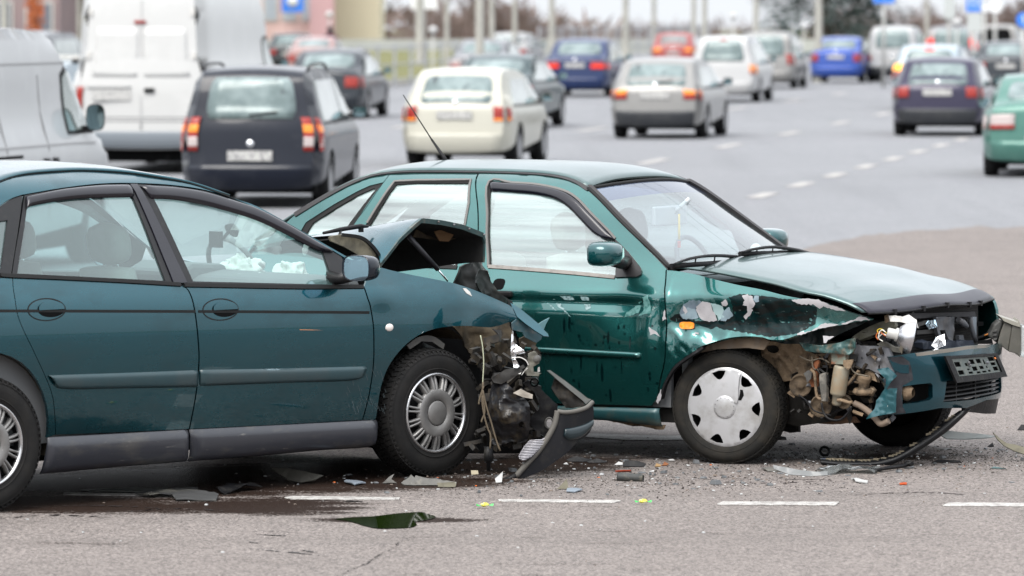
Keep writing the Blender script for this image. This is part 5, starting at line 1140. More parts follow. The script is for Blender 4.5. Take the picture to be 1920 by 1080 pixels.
# ---- wheels
def hubcap_b(parent, R):
    def dome(r): return -.030 + .020 * max(0, (r / R) - .35) ** 1.4 if r < R * .93 else -.030 + .020 * (.58 ** 1.4) + (r - R * .93) * .6
    def f(x, z):
        r = hypot(x, z); e = .002; s = (dome(r + e) - dome(max(0, r - e))) / (2 * e); u = (x / r, z / r) if r > 1e-6 else (0, 0)
        return Vector((x, dome(r), z)), Vector((s * u[0], -1, s * u[1])).normalized()
    holes = []
    for k in range(7):
        a0 = 2*pi*(k + .30)/7; h = []
        for r, da in ((.90, -.20), (.915, 0), (.90, .20), (.81, .17), (.715, .085), (.69, 0), (.715, -.085), (.81, -.17)):
            h.append((R * r * cos(a0 + da), R * r * sin(a0 + da)))
        holes.append(h)
    cap = patch('hubcap', ell(0, 0, R, R, 56), f, HUB_B, parent, res=.016, thick=.006, holes=holes)
    MB().lathe([(.001, -.038), (.045, -.037), (.058, -.033), (.062, -.026)], 36).build('hub_centre', HUB_B, cap)
    t = MB()
    for k in range(14):
        a = 2*pi*k/14; t.ball((.050*cos(a), -.0365, .050*sin(a)), .0028, 4)
    o = t.build('rivets', mat('rivet', (.20, .20, .20), .5, .5), cap); o['kind'] = 'stuff'
    a = 1.05
    patch('broken_piece', [(R*r*cos(q), R*r*sin(q)) for r, q in ((.95, 1.42), (.80, 1.38), (.62, 1.25), (.45, .92), (.35, .62), (.28, .80), (.36, 1.0), (.52, 1.36), (.66, 1.52), (.85, 1.60))], lambda x, z: (f(x, z)[0] + Vector((0, -.008 - .03 * abs(hypot(x, z) - .11), 0)), f(x, z)[1]), HUB_B, cap, thick=.003, res=.016)
    patch('crack_gap', [(R*r*cos(q), R*r*sin(q)) for r, q in ((.64, 1.05), (.58, .85), (.46, .70), (.40, .78), (.50, .98), (.60, 1.14))], f, DARK, cap, off=.002, thick=.001, res=.016)
    return cap
lw = to_car(ORG_B, YAW_B, (1.068, 25.80, .293))
wb = wheel(B, lw.x, lw.y + .08, .293, .293, .175, .205, RUBBER_B, 'b', yaw=radians(9), spin=.3); h = hubcap_b(wb, .205); h.location = (0, -.066, 0)
wheel(B, .02, .71, .293, .293, .175, .19, RUBBER, 'b', yaw=radians(6))
wheel(B, -2.44, -.70, .293, .293, .175, .19, RUBBER, 'b', detail=False); wheel(B, -2.44, .70, .293, .293, .175, .19, RUBBER, 'b', detail=False)
# ---- torn open corner
def pY(c, amp=0, fr=8, seed=0, tilt=(0, 0)): return plane_surf(1, c, amp, fr, seed, -1, tilt)
patch('wheel_liner', [(-0.4365, 0.5575), (-0.3573, 0.6034), (-0.2327, 0.6425), (-0.0695, 0.6531), (-0.0183, 0.6333), (-0.0422, 0.5895), (-0.1237, 0.5976), (-0.1811, 0.593), (-0.3085, 0.5834), (-0.3968, 0.5642)], pY(-.72, .02, 9, 2), mat('muddy_liner', (.16, .12, .085), .85, var=(16, (.14, .12, .10), .45, .7)), B, thick=.008, res=.02)
patch('inner_wing', [(-0.1509, 0.6194), (0.0517, 0.6179), (0.0789, 0.5865), (0.1571, 0.5648), (0.1963, 0.4962), (0.1334, 0.4509), (0.0674, 0.4323), (-0.0472, 0.4147), (-0.1049, 0.4586), (-0.1415, 0.525)], pY(-.55, .05, 7, 3), DIRTM, B, thick=.01, res=.022, holes=[ell(*[(-0.081, 0.5811)][0], .035, .022, 12)])
patch('bay_backing', [(-0.2527, 0.6133), (0.4691, 0.6367), (0.4698, 0.476), (0.3512, 0.3911), (0.2323, 0.2249), (0.0218, 0.1894), (-0.2518, 0.2871)], pY(-.50, .03, 6, 1), mat('dark_muddy', (.007, .006, .005), .85, var=(9, (.04, .03, .02), .56, .78)), B, thick=.01)
patch('chassis_rail', [(0.1721, 0.5671), (0.3898, 0.5851), (0.4257, 0.5061), (0.5087, 0.4823), (0.5267, 0.4402), (0.4496, 0.4668), (0.3605, 0.4716), (0.3306, 0.5027), (0.2262, 0.4991)], pY(-.58, .02, 9, 8), DIRTM, B, thick=.05, res=.022)
patch('torn_skirt', [(0.1425, 0.632), (0.2112, 0.6262), (0.2737, 0.6229), (0.3746, 0.6396), (0.4573, 0.6662), (0.4546, 0.6156), (0.4193, 0.5771), (0.3392, 0.5851), (0.2411, 0.5844), (0.1874, 0.5907), (0.1665, 0.6034)], pY(-.70, .035, 14, 6), mat('torn_green', (.035, .085, .082), .5, .1, .2, var=(22, (.14, .12, .09), .48, .66), var2=(40, (.03, .06, .06), .6, .7)), B, thick=.006, res=.014)
patch('wing_underside', [(-0.0388, 0.6358), (0.0514, 0.644), (0.1412, 0.6711), (0.2753, 0.7047), (0.4383, 0.7418), (0.5209, 0.7523), (0.4532, 0.7209), (0.3497, 0.675), (0.2756, 0.6272), (0.1713, 0.6238), (0.0515, 0.6199)], pY(-.68, .02, 12, 4), mat('dark_green_inside', (.004, .012, .013), .5, .2, .2, var=(18, (.02, .02, .018), .5, .7)), B, thick=.006, res=.018)
patch('indicator_lens', spl([(0.3174, 0.624), (0.3558, 0.6625), (0.409, 0.6962), (0.4826, 0.7304), (0.5502, 0.7457), (0.5709, 0.7358), (0.5651, 0.7144), (0.5034, 0.6859), (0.4092, 0.6483), (0.3174, 0.624)], 4)[:-1], pY(-.74, .008, 12, 5, (.0, .35)), mat('olive_plastic', (.20, .19, .14), .5, 0, .2, var=(60, (.22, .21, .17), .5, .6), var2=(12, (.09, .085, .065), .5, .7)), B, thick=.03, res=.02)
patch('bumper_bracket', [(0.4024, 0.6215), (0.5267, 0.6202), (0.5917, 0.6117), (0.6154, 0.5672), (0.6304, 0.5145), (0.6305, 0.4878), (0.607, 0.4763), (0.5539, 0.4798), (0.5184, 0.4919), (0.4888, 0.5042), (0.4414, 0.5078), (0.4147, 0.5096), (0.4056, 0.5654)], pY(-.60, .012, 12, 2), GREYM, B, thick=.02, res=.018,
      holes=[ell(*[(0.4501, 0.5563)][0], .007, .007, 8), ell(*[(0.542, 0.5167)][0], .005, .012, 8)])
for q in [(0.514, 0.5857), (0.5496, 0.5522), (0.6147, 0.4959)]:
    MB().lathe([(.001, -.012), (.010, -.012), (.011, 0)], 8, Matrix.Translation((q[0], -.61, q[1]))).build('bracket_bolt', GREYM, B)
# screen canister with bracket, horns, pipes and hoses
q = CAN = [(0.3662, 0.5193), (0.343, 0.3743), (0.3402, 0.3341), (0.363, 0.5859), (0.3543, 0.5269)]
ax = Vector((q[0][0]-q[1][0], 0, q[0][1]-q[1][1]))
M_ = Matrix.Translation((q[1][0], -.66, q[1][1])) @ Vector((0, 0, 1)).rotation_difference(ax).to_matrix().to_4x4()
L_ = ax.length
MB().lathe([(.001, -.055), (.018, -.055), (.024, -.045), (.025, -.006), (.038, 0), (.040, .008), (.041, L_*.5), (.040, L_-.012), (.036, L_), (.001, L_)], 28, M_, 'z').build('filter_canister', mat('dusty_canister', (.24, .22, .17), .55, .2, 0, var=(14, (.25, .18, .11), .42, .66), var2=(40, (.22, .25, .22), .62, .72)), B)
MB().box(-.040, .040, -.02, .02, 0, .09, Matrix.Translation((q[4][0], -.66, q[4][1]))).build('canister_bracket', mat('rusty_green', (.20, .22, .18), .7, .2, 0, var=(16, (.24, .10, .05), .45, .62)), B, bevel=.004)

for q, r in zip([(0.1208, 0.4118), (0.2349, 0.3113), (0.3659, 0.3378)], (.056, .055, .034)):
    MB().lathe([(.001, -.010), (r*.3, -.014), (r*.32, -.004), (r*.85, -.006), (r, -.016), (r, .02)], 24, Matrix.Translation((q[0], -.63, q[1])) @ Matrix.Rotation(.35, 4, 'Z') @ Matrix.Rotation(.2, 4, 'X')).build('horn', mat('muddy_horn', (.11, .080, .052), .85, var=(12, (.03, .024, .018), .48, .66), bump=(30, .008)), B)
def pipe(name, pts, r, mt, y=-.68, n=5):
    t = MB(); t.tube([(x, y, z) for x, z in spl(pts, n)], r, 8); return t.build(name, mt, B)
pipe('pipe', [(0.2016, 0.4963), (0.2225, 0.4782), (0.2287, 0.4249), (0.2348, 0.3796), (0.2439, 0.3558), (0.2767, 0.3491), (0.3004, 0.3633)], .008, DIRTM)
pipe('pipe', [(0.351, 0.3492), (0.3807, 0.3477), (0.4163, 0.3384), (0.434, 0.3417)], .009, DIRTM)
pipe('coolant_hose', [(0.4153, 0.3317), (0.4539, 0.3171), (0.4954, 0.2921), (0.5309, 0.2615), (0.5635, 0.2335), (0.6076, 0.2512)], .016, mat('tan_hose', (.16, .12, .09), .75, var=(14, (.14, .11, .09), .5, .7)), -.62)
pipe('rubber_hose', [(0.2718, 0.3341), (0.2869, 0.2812), (0.3197, 0.2531), (0.3761, 0.2527), (0.4175, 0.2864), (0.438, 0.3219)], .006, BPL, -.70)
pipe('drive_belt', [(0.0627, 0.3922), (0.1169, 0.3484), (0.1771, 0.2889)], .009, BPL, -.60)
pipe('drive_belt', [(0.2609, 0.268), (0.3264, 0.2947), (0.371, 0.3125)], .008, BPL, -.60)
pipe('pipe', [(0.4492, 0.4972), (0.4198, 0.4614), (0.3843, 0.4227)], .008, DIRTM, -.64)
t = MB()
for seq in [(0.2453, 0.5064), (0.2812, 0.4809), (0.2962, 0.4414)], [(0.2364, 0.5008), (0.2663, 0.467), (0.2875, 0.3876)], [(0.2543, 0.5067), (0.302, 0.4683), (0.3022, 0.4229)]:
    t.tube([(x, -.69, z) for x, z in spl(seq, 4)], .004, 5)
o = t.build('wiring', BPL, B); o['kind'] = 'stuff'
patch('rusty_bracket', [(0.2004, 0.5164), (0.2123, 0.541), (0.2301, 0.5576), (0.2392, 0.5312), (0.2274, 0.4986), (0.2336, 0.4131), (0.1919, 0.4062), (0.1768, 0.4351), (0.1856, 0.4757)], pY(-.66, .02, 14, 4), RUST, B, thick=.012, res=.015)
patch('steel_bracket', [(0.2594, 0.4754), (0.295, 0.4874), (0.3013, 0.4021), (0.2986, 0.3432), (0.2718, 0.3422), (0.2656, 0.4008)], pY(-.70, .01, 14, 9), mat('greasy_bracket', (.10, .095, .085), .6, .3, var=(20, (.22, .20, .17), .5, .7)), B, thick=.02, res=.018)
patch('steel_bracket', [(0.1678, 0.4769), (0.1917, 0.4938), (0.2126, 0.4839), (0.2068, 0.4515), (0.1859, 0.4293), (0.1799, 0.4559)], pY(-.69, .01, 14, 2), PLAST, B, thick=.014, res=.015)
patch('steel_bracket', [(0.3957, 0.5523), (0.4489, 0.5568), (0.4372, 0.5191), (0.4196, 0.5025), (0.3928, 0.5282)], pY(-.70, .012, 14, 3), DIRTM, B, thick=.01, res=.016)
q = [(0.4626, 0.3937), (0.4595, 0.4417), (0.4149, 0.4614)]
MB().lathe([(.050, -.014), (.062, 0), (.050, .016), (.030, .016), (.030, -.014), (.050, -.014)], 22, Matrix.Translation((q[0][0], -.60, q[0][1])) @ Matrix.Rotation(.15, 4, 'X'), 'z').build('engine_mount', DIRTM, B)
MB().lathe([(.001, .03), (.035, .03), (.042, .01), (.028, -.01), (.026, -.04)], 18, Matrix.Translation((q[1][0], -.60, q[1][1])), 'z').build('engine_mount', DIRTM, B)
patch('undertray', [(-0.0644, 0.2638), (0.0267, 0.2132), (0.2075, 0.2042), (0.3572, 0.2211), (0.3271, 0.2657), (0.147, 0.2992), (-0.004, 0.3204)], pY(-.45, .03, 8, 1), mat('rusty_tray', (.09, .05, .03), .8), B, thick=.02)
patch('mud_flap', [(-0.1813, 0.2831), (-0.0139, 0.276), (-0.0075, 0.1539), (-0.059, 0.1463), (-0.1809, 0.174)], pY(-.40, .02, 12, 1), BPL, B, thick=.02)
# ---- front: slam panel, radiator, headlamps, bumper
fx = .56
MB().box(.50, .52, -.40, .62, .42, .84).build('radiator', mat('radiator_fins', (.008, .008, .009), .6, .1), B)
t = MB()
for k in range(26):
    z = .44 + k * .0150; t.box(.521, .526, -.38, .60, z, z + .006)
o = t.build('radiator_fins', mat('fin_dust', (.028, .026, .024), .7), B); o['kind'] = 'stuff'
SP = mat('slam_panel', (.13, .137, .15), .55, .2, 0, var=(10, (.11, .10, .095), .45, .7))
pX = lambda c: plane_surf(0, c, 0, 1, 0, 1)
patch('latch_support', [(-0.0857, 0.7423), (0.1624, 0.7294), (0.1565, 0.6806), (0.1382, 0.5996), (-0.0148, 0.6083), (-0.0406, 0.6559), (-0.06, 0.6976)], plane_surf(0, .60, .012, 14, 2, 1), SP, B, thick=.02, res=.02, holes=[[(-0.0281, 0.6715), (0.0545, 0.667), (0.1062, 0.6042), (0.017, 0.6092)]])
t = MB(); t.tube([(.62, y, z) for y, z in [(0.313, 0.7222), (0.32, 0.6724), (0.353, 0.6267), (0.3794, 0.5922)]], .012, 8); t.build('panel_post', SP, B)
patch('panel_tab', [(0.2149, 0.6309), (0.2665, 0.6308), (0.2862, 0.5968), (0.2217, 0.5977)], pX(.60), SP, B, thick=.02)
patch('slam_panel', [(-0.3416, 0.7709), (0.4727, 0.74), (0.4861, 0.7144), (-0.3413, 0.744)], pX(.57), mat('slam_dark', (.05, .05, .055), .6), B, thick=.03)
patch('panel_end', [(0.4338, 0.7144), (0.4926, 0.7113), (0.494, 0.5924), (0.448, 0.6198)], pX(.57), mat('pale_panel', (.30, .34, .38), .5), B, thick=.01)
patch('corner_panel', [(0.752, 0.7193), (0.9852, 0.713), (0.9389, 0.6676), (0.9261, 0.6177), (0.9605, 0.5399), (0.7473, 0.552)], pX(.45), DARK, B, thick=.02)
t = MB(); t.tube([(.62, y, z) for y, z in [(0.1647, 0.7162), (0.2163, 0.6971), (0.2682, 0.6752)]], [.014, .018, .012], 8); t.build('latch', GREYM, B)
patch('grille_base', [(-0.3551, 0.6294), (-0.3116, 0.6323), (-0.1421, 0.6147), (0.0993, 0.612), (0.2539, 0.606), (0.2672, 0.5834), (0.0358, 0.5829), (-0.3423, 0.5938)], plane_surf(0, .66, .01, 14, 2, 1), mat('blue_grey_plastic', (.024, .030, .044), .5), B, thick=.05, res=.02)
patch('air_duct', [(-0.244, 0.7176), (-0.1251, 0.7275), (-0.1124, 0.7106), (-0.2251, 0.6977)], pX(.58), PLAST, B, thick=.02)
patch('air_duct', [(-0.2226, 0.6784), (0.0038, 0.6742), (0.004, 0.6525), (-0.2224, 0.6595)], pX(.57), mat('duct_dark', (.05, .048, .046), .6), B, thick=.02)
# bumper skin
def FS(y, z):
    e = .006; f = lambda a, b: front_b(a, b) + .004 * noise.noise(Vector((a * 5, b * 9, 2)))
    dy = (f(y+e, z) - f(y-e, z)) / (2*e); dz = (f(y, z+e) - f(y, z-e)) / (2*e)
    return Vector((f(y, z), y, z)), Vector((1, -dy, -dz)).normalized()
PAINT_BB = mat('bumper_paint', (.006, .062, .086), .25, .85, .9, .2, var=(4, (.03, .055, .065), .58, 1.0, (1, 1, 1), .5), var2=(36, (.12, .13, .13), .72, .77))
bo = [(-0.633, 0.5718), (-0.5472, 0.585), (-0.3901, 0.5984), (-0.106, 0.6036), (0.0456, 0.599), (0.188, 0.5895)] + [(.46, .585), (.62, .565), (.74, .545), (.75, .40), (.73, .30), (.50, .30)] + [(0.1405, 0.3118), (-0.0885, 0.2862), (-0.3563, 0.3033), (-0.5687, 0.2842), (-0.6333, 0.2812), (-0.6434, 0.3084), (-0.6407, 0.3964), (-0.6589, 0.4581), (-0.6327, 0.4787), (-0.6069, 0.4939), (-0.6237, 0.5423)]
fog = [(-0.5839, 0.4212), (-0.5182, 0.4294), (-0.4302, 0.4334), (-0.4164, 0.422), (-0.416, 0.3605), (-0.4352, 0.348), (-0.5044, 0.3379), (-0.5763, 0.3329)]
gho = [(-0.3101, 0.4378), (-0.0713, 0.4315)] + [(.36, .415), (.38, .335)] + [(-0.0606, 0.3252), (-0.3346, 0.3318)]
bmp = patch('front_bumper', bo, FS, PAINT_BB, B, holes=[fog, gho], res=.024, thick=.03)
patch('bumper_top', [(-0.518, 0.5866), (-0.3902, 0.5971), (-0.1062, 0.6022), (0.0454, 0.5977), (0.1875, 0.5868), (0.129, 0.5793), (-0.1086, 0.5849), (-0.3729, 0.5776), (-0.5107, 0.5703)], FS, mat('dusty_top', (.20, .18, .155), .7, 0, 0, var=(9, (.03, .07, .08), .5, .75)), bmp, off=.002, thick=.003, res=.024)
SCR = mat('scraped_bumper', (.018, .018, .022), .6, 0, .1, var=(24, (.045, .045, .05), .5, .7), var2=(40, (.42, .42, .42), .70, .74, (1, 1, .6)))
patch('scraped_patch', [(-0.631, 0.5691), (-0.5821, 0.5729), (-0.5493, 0.5452), (-0.5399, 0.5129), (-0.5291, 0.4538), (-0.5599, 0.4363), (-0.5792, 0.4264), (-0.5837, 0.3679), (-0.5748, 0.3221), (-0.5548, 0.289), (-0.6317, 0.2838), (-0.6404, 0.3163), (-0.6386, 0.3964), (-0.6569, 0.4581), (-0.6285, 0.4786), (-0.6025, 0.4938), (-0.6194, 0.5422)], FS, SCR, bmp, off=.003, thick=.003, res=.02)
patch('scraped_patch', [(-0.6317, 0.5531), (-0.584, 0.5304), (-0.5524, 0.5293), (-0.5501, 0.4866), (-0.5841, 0.4878), (-0.6157, 0.5048)], FS, PAINT_BB, bmp, off=.005, thick=.002, res=.02)
patch('bare_patch', [(-0.6399, 0.3297), (-0.628, 0.3347), (-0.6239, 0.3185), (-0.6344, 0.3027)], FS, WHITEP, bmp, off=.007, thick=.002, res=.015)
patch('torn_flap', [(0.5571, 0.5098), (0.6129, 0.5197), (0.6335, 0.5045), (0.6629, 0.4791), (0.6337, 0.4489), (0.6046, 0.408), (0.6339, 0.417), (0.6632, 0.4155), (0.6576, 0.3517), (0.6549, 0.2959), (0.564, 0.2763), (0.5022, 0.2579), (0.5227, 0.2853), (0.5462, 0.3102), (0.5519, 0.3529), (0.5957, 0.413), (0.6014, 0.4636)], pY(-.74, .02, 10, 3, (.15, 0)), mat('cracked_teal', (.008, .055, .068), .32, .3, .7, var=(7, (.022, .095, .11), .4, .7), var2=(40, (.22, .26, .26), .70, .735)), bmp, thick=.006, res=.016)
GR = mat('grille_black', (.008, .008, .009), .5, var=(30, (.024, .024, .024), .55, .75))
patch('grille_back', gho, lambda y, z: (FS(y, z)[0] + Vector((-.09, 0, 0)), Vector((1, 0, 0))), DARK, bmp, thick=.01)
patch('fog_recess', fog, lambda y, z: (FS(y, z)[0] + Vector((-.07, 0, 0)), Vector((1, 0, 0))), DARK, bmp, thick=.01)
t = MB().lathe([(.04, 0), (.045, .02), (.02, .05)], 14, Matrix.Translation(FS(fog[1][0], (fog[1][1]+fog[5][1])/2)[0] + Vector((-.06, 0, 0))), 'x').build('fog_socket', DIRTM, bmp)
slat_me = None
for k in range(6):
    z0 = gho[4][1] + .012 + k * .0215; z1 = z0 - .004; y0 = -.335 + .006 * k; y1 = .375
    pts = [FS(y0 + (y1-y0)*i/10, z0 + .006*i/10)[0] + Vector((-.012, 0, 0)) for i in range(11)]
    m = MB()
    m.add([p + d for p in pts for d in (Vector((0, 0, .004)), Vector((-.025, 0, .004)), Vector((-.025, 0, -.004)), Vector((.004, 0, -.003)))], [[i*4+q, i*4+(q+1) % 4, i*4+4+(q+1) % 4, i*4+4+q] for i in range(10) for q in range(4)])
    m.build('grille_slat', GR, bmp)
for yy in (-.20, .02, .24):
    m = MB(); q = FS(yy, .375)[0]; m.box(-.03, -.016, -.004, .004, -.06, .06, Matrix.Translation(q)); m.build('grille_bar', GR, bmp)
# empty number plate carrier
pf = [(-0.3965, 0.5679), (0.1838, 0.5501), (0.2832, 0.4241), (-0.3072, 0.4286)]
def PF(y, z): return Vector((.835 - .10 * (y - .05) ** 2 + (.5 - z) * .12, y, z)), Vector((1, .0, .12)).normalized()
def bil(a, b): 
    p = [pf[0][i]*(1-a)*(1-b) + pf[1][i]*a*(1-b) + pf[2][i]*a*b + pf[3][i]*(1-a)*b for i in (0, 1)]; return tuple(p)
rect = lambda a0, b0, a1, b1: [bil(a0, b0), bil(a1, b0), bil(a1, b1), bil(a0, b1)]
pl = patch('plate_carrier', rect(0, 0, 1, 1), PF, BPL, bmp, thick=.012, off=.004, holes=[rect(.085, .10, .93, .78)])
wins = []
for (a0, b0, a1, b1) in ((.12, .24, .22, .42), (.12, .56, .22, .72), (.30, .30, .345, .42), (.30, .52, .345, .58), (.30, .64, .38, .72), (.40, .18, .49, .36), (.40, .46, .49, .62), (.53, .18, .62, .34), (.54, .46, .62, .58), (.66, .22, .69, .40), (.67, .48, .70, .56), (.45, .66, .52, .74), (.56, .66, .64, .73), (.68, .64, .73, .72), (.78, .14, .90, .30), (.79, .36, .89, .48), (.80, .54, .90, .70)):
    wins.append(rect(a0, b0, a1, b1))
patch('plate_lattice', rect(.09, .11, .925, .775), PF, mat('plate_back', (.105, .125, .118), .55, var=(30, (.17, .17, .15), .5, .7)), pl, off=-.004, thick=.004, holes=wins, res=.05)
patch('plate_backing', rect(.06, .06, .95, .85), PF, DARK, pl, off=-.016, thick=.004, res=.06)
for a, b in ((.365, .40), (.365, .30), (.72, .35)):
    MB().lathe([(.001, .006), (.007, .006), (.007, -.004)], 8, Matrix.Translation(PF(*bil(a, b))[0]), 'x').build('plate_screw', GREYM, pl)
patch('plate_clip', rect(.895, .16, .925, .24), PF, mat('orange_clip', (.65, .20, .05), .6), pl, off=.003, thick=.004)
# lower lip, still attached at the middle and trailing down to the road
patch('lower_lip', [(-0.0872, 0.2834), (0.143, 0.3061)] + [(.45, .315), (.72, .31), (.70, .24), (.50, .215)] + [(0.1801, 0.2375), (-0.0793, 0.2665)], lambda y, z: (FS(y, z)[0] + Vector((-.01, 0, 0)), FS(y, z)[1]), BPL, B, thick=.02, res=.03)
lipt = [(2.2594, 0.2751), (2.2058, 0.2373), (2.1254, 0.1752), (2.0369, 0.1132), (1.9456, 0.0592), (1.8919, 0.0403), (1.8112, 0.0241), (1.6955, 0.0214), (1.5555, 0.0241)]
lipb = [(2.2997, 0.2831), (2.2596, 0.2454), (2.1792, 0.1752), (2.08, 0.1051), (1.9914, 0.0511), (1.9027, 0.0106), (1.8113, -0.011), (1.6768, -0.0137), (1.5583, 0.0052)]
WS = world_surf(ORG_B, YAW_B, lambda X, Z: 25.72)
rows = []
T1 = along(spl(lipt, 6), 40); T2 = [(a[0] + (b[0]-a[0]) * 1.35, a[1] + (b[1]-a[1]) * 1.35) for a, b in zip(T1, along(spl(lipb, 6), 40))]
for i in range(40):
    r = []
    for (a, dy) in ((0, .05), (0, 0), (.35, -.022), (.75, -.02), (1, 0), (1, .05)):
        x = T1[i][0] + (T2[i][0]-T1[i][0]) * a; z = T1[i][1] + (T2[i][1]-T1[i][1]) * a; r.append(to_car(ORG_B, YAW_B, (x, 25.74 + dy, max(.006, z + .010 * max(0, i - 20) / 20))))
    rows.append(r)
ls = grid('trailing_lip', rows, mat('lip_plastic', (.008, .0085, .010), .38, 0, .2, var=(26, (.024, .024, .023), .55, .75)), B, close=True)
rs = random.Random(4)
for i in range(2, 38):
    if rs.random() < .8:
        a = Vector(rows[i][1]); h_ = rs.uniform(.006, .016)
        MB().box(-.014, .014, .0, .03, -.004, h_ * .5, Matrix.Translation(a)).build('lip_clip', mat('dusty_clip', (.20, .17, .12), .8), ls)
# near headlamp: silvered reflector hanging by its wires
hc = [(0.7097, 0.6726), (0.6393, 0.6756), (0.5864, 0.6686), (0.5716, 0.6788)]
HM = Matrix.Translation((hc[0][0], -.62, hc[0][1])) @ Matrix.Rotation(.25, 4, 'Y') @ Matrix.Rotation(.55, 4, 'Z')
lamp = MB().lathe([(.020, -.075), (.022, -.055), (.045, -.045), (.070, -.015), (.082, .02), (.080, .024), (.062, -.008), (.03, -.028)], 30, HM, 'x').build('headlamp_reflector', mat('reflector_matt', (.50, .50, .52), .25, .9, 0, var=(12, (.30, .29, .28), .55, .75)), B)
MB().lathe([(.001, -.105), (.024, -.105), (.026, -.10), (.026, -.065), (.034, -.062), (.034, -.052)], 18, HM, 'x').build('bulb_holder', mat('lamp_collar', (.36, .355, .34), .4), lamp)
patch('reflector_facet', [(0.7314, 0.7444), (0.7694, 0.7508), (0.7813, 0.7141), (0.7404, 0.7023), (0.7227, 0.7282)], pY(-.66, .01, 20, 3, (.3, 0)), MIRR, lamp, thick=.003, res=.02)
patch('reflector_facet', [(0.7196, 0.6542), (0.7605, 0.6714), (0.7724, 0.6161), (0.7258, 0.596), (0.7023, 0.6138)], pY(-.665, .01, 20, 4, (.3, .2)), SILVER, lamp, thick=.003, res=.02)
patch('lamp_housing', [(0.5909, 0.7742), (0.6645, 0.771), (0.7025, 0.7828), (0.7466, 0.7576), (0.7556, 0.718), (0.7292, 0.7305), (0.6646, 0.7445), (0.5999, 0.7451)], pY(-.60, .02, 14, 5), WHITEP, lamp, thick=.008, res=.016)
patch('lamp_housing', [(0.6986, 0.6538), (0.716, 0.6861), (0.7249, 0.6758), (0.7047, 0.6142), (0.6989, 0.5901), (0.6842, 0.6135)], pY(-.67, .006, 14, 5), mat('broken_rim', (.075, .065, .05), .7), lamp, thick=.008, res=.016)
patch('lamp_bracket', [(0.517, 0.6294), (0.5524, 0.6439), (0.6114, 0.6192), (0.6556, 0.6074), (0.6439, 0.5883), (0.5673, 0.6018)], pY(-.58, .02, 14, 1), mat('bracket_dust', (.12, .115, .10), .7), lamp, thick=.02, res=.02)
patch('lamp_bracket', [(0.5606, 0.7722), (0.5783, 0.7781), (0.5785, 0.7408), (0.5638, 0.735)], pY(-.58), DIRTM, lamp, thick=.02)
for j, (cc, pts) in enumerate((((.75, .55, .05), [(0.6029, 0.6803), (0.5793, 0.7009), (0.5558, 0.6895), (0.5618, 0.6684), (0.5912, 0.6693)]), ((.75, .55, .05), [(0.6029, 0.6856), (0.5734, 0.7087), (0.5498, 0.7026), (0.5588, 0.6816)]), ((.75, .73, .68), [(0.6078, 0.6757), (0.5813, 0.6855), (0.5607, 0.6636), (0.5844, 0.6484)]), ((.55, .14, .04), [(0.6019, 0.6755), (0.5665, 0.6957), (0.5489, 0.6738), (0.5608, 0.6556)]), ((.7, .68, .62), [(0.6039, 0.6958), (0.5862, 0.7059), (0.5715, 0.6948), (0.5628, 0.6625)]))):
    t = MB(); t.tube([(x, -.63 - .006*j, z) for x, z in spl(pts, 5)], .0028, 6); t.build('lamp_wire', mat('wire_%d' % j, cc, .5), lamp)
MB().box(-.022, .016, -.03, .03, -.022, .022, Matrix.Translation((hc[2][0], -.61, hc[2][1]))).build('wire_plug', BPL, lamp, bevel=.005)
patch('wing_stub', [(0.5129, 0.777), (0.5482, 0.7834), (0.5806, 0.779), (0.566, 0.7521), (0.5307, 0.751)], pY(-.70, .02, 16, 4, (.3, .3)), mat('stub_grey', (.14, .14, .14), .45), B, thick=.006, res=.016)
# far headlamp unit pushed out to the side
HL = world_surf(ORG_B, YAW_B, lambda X, Z: 26.35)
hl = [(2.5002, 0.5809), (2.5354, 0.6911), (2.5767, 0.6746), (2.5554, 0.5423), (2.618, 0.6636), (2.6161, 0.5065)]
def hbox(name, poly, y0, y1, mt, parent, bev=.004):
    v = [to_car(ORG_B, YAW_B, (x, y0, z)) for x, z in poly] + [to_car(ORG_B, YAW_B, (x, y1, z)) for x, z in poly]; n = len(poly)
    m = MB(); m.add(v, [list(range(n)), list(range(n, 2*n))[::-1]] + [[i, i+n, (i+1) % n + n, (i+1) % n] for i in range(n)]); return m.build(name, mt, parent, bevel=bev)
HSG = mat('lamp_case', (.075, .072, .062), .45, 0, .2, var=(10, (.12, .115, .10), .45, .75))
h2 = hbox('headlamp', [(2.4954, 0.5842), (2.5116, 0.6419), (2.5305, 0.6942), (2.5718, 0.6777), (2.5612, 0.6144), (2.5505, 0.5457)], 26.26, 26.50, HSG, B)
hbox('lamp_shell', [(2.5718, 0.6804), (2.613, 0.6667), (2.6162, 0.5924), (2.6111, 0.5126), (2.5945, 0.5319), (2.5506, 0.5429), (2.5612, 0.6144)], 26.25, 26.52, HSG, h2)
hbox('lamp_lens', [(2.6157, 0.6832), (2.6625, 0.6584), (2.6793, 0.5924), (2.6633, 0.5154), (2.6138, 0.5154)], 26.22, 26.55, CLEAR, h2, .01)
hbox('lamp_frame', [(2.5057, 0.7244), (2.5304, 0.7162), (2.5964, 0.6942), (2.6018, 0.7079), (2.6102, 0.6859), (2.613, 0.6667), (2.569, 0.6804), (2.525, 0.6997)], 26.24, 26.50, mat('lamp_rail', (.22, .21, .18), .5), h2, .002)
hbox('bulb_cover', [(2.4676, 0.6529), (2.4785, 0.6777), (2.5003, 0.6969), (2.5195, 0.7024), (2.5251, 0.6859), (2.5089, 0.6419), (2.4954, 0.5924), (2.4596, 0.6089), (2.4486, 0.6254)], 26.28, 26.42, mat('lamp_rear', (.055, .055, .052), .5), h2, .01)
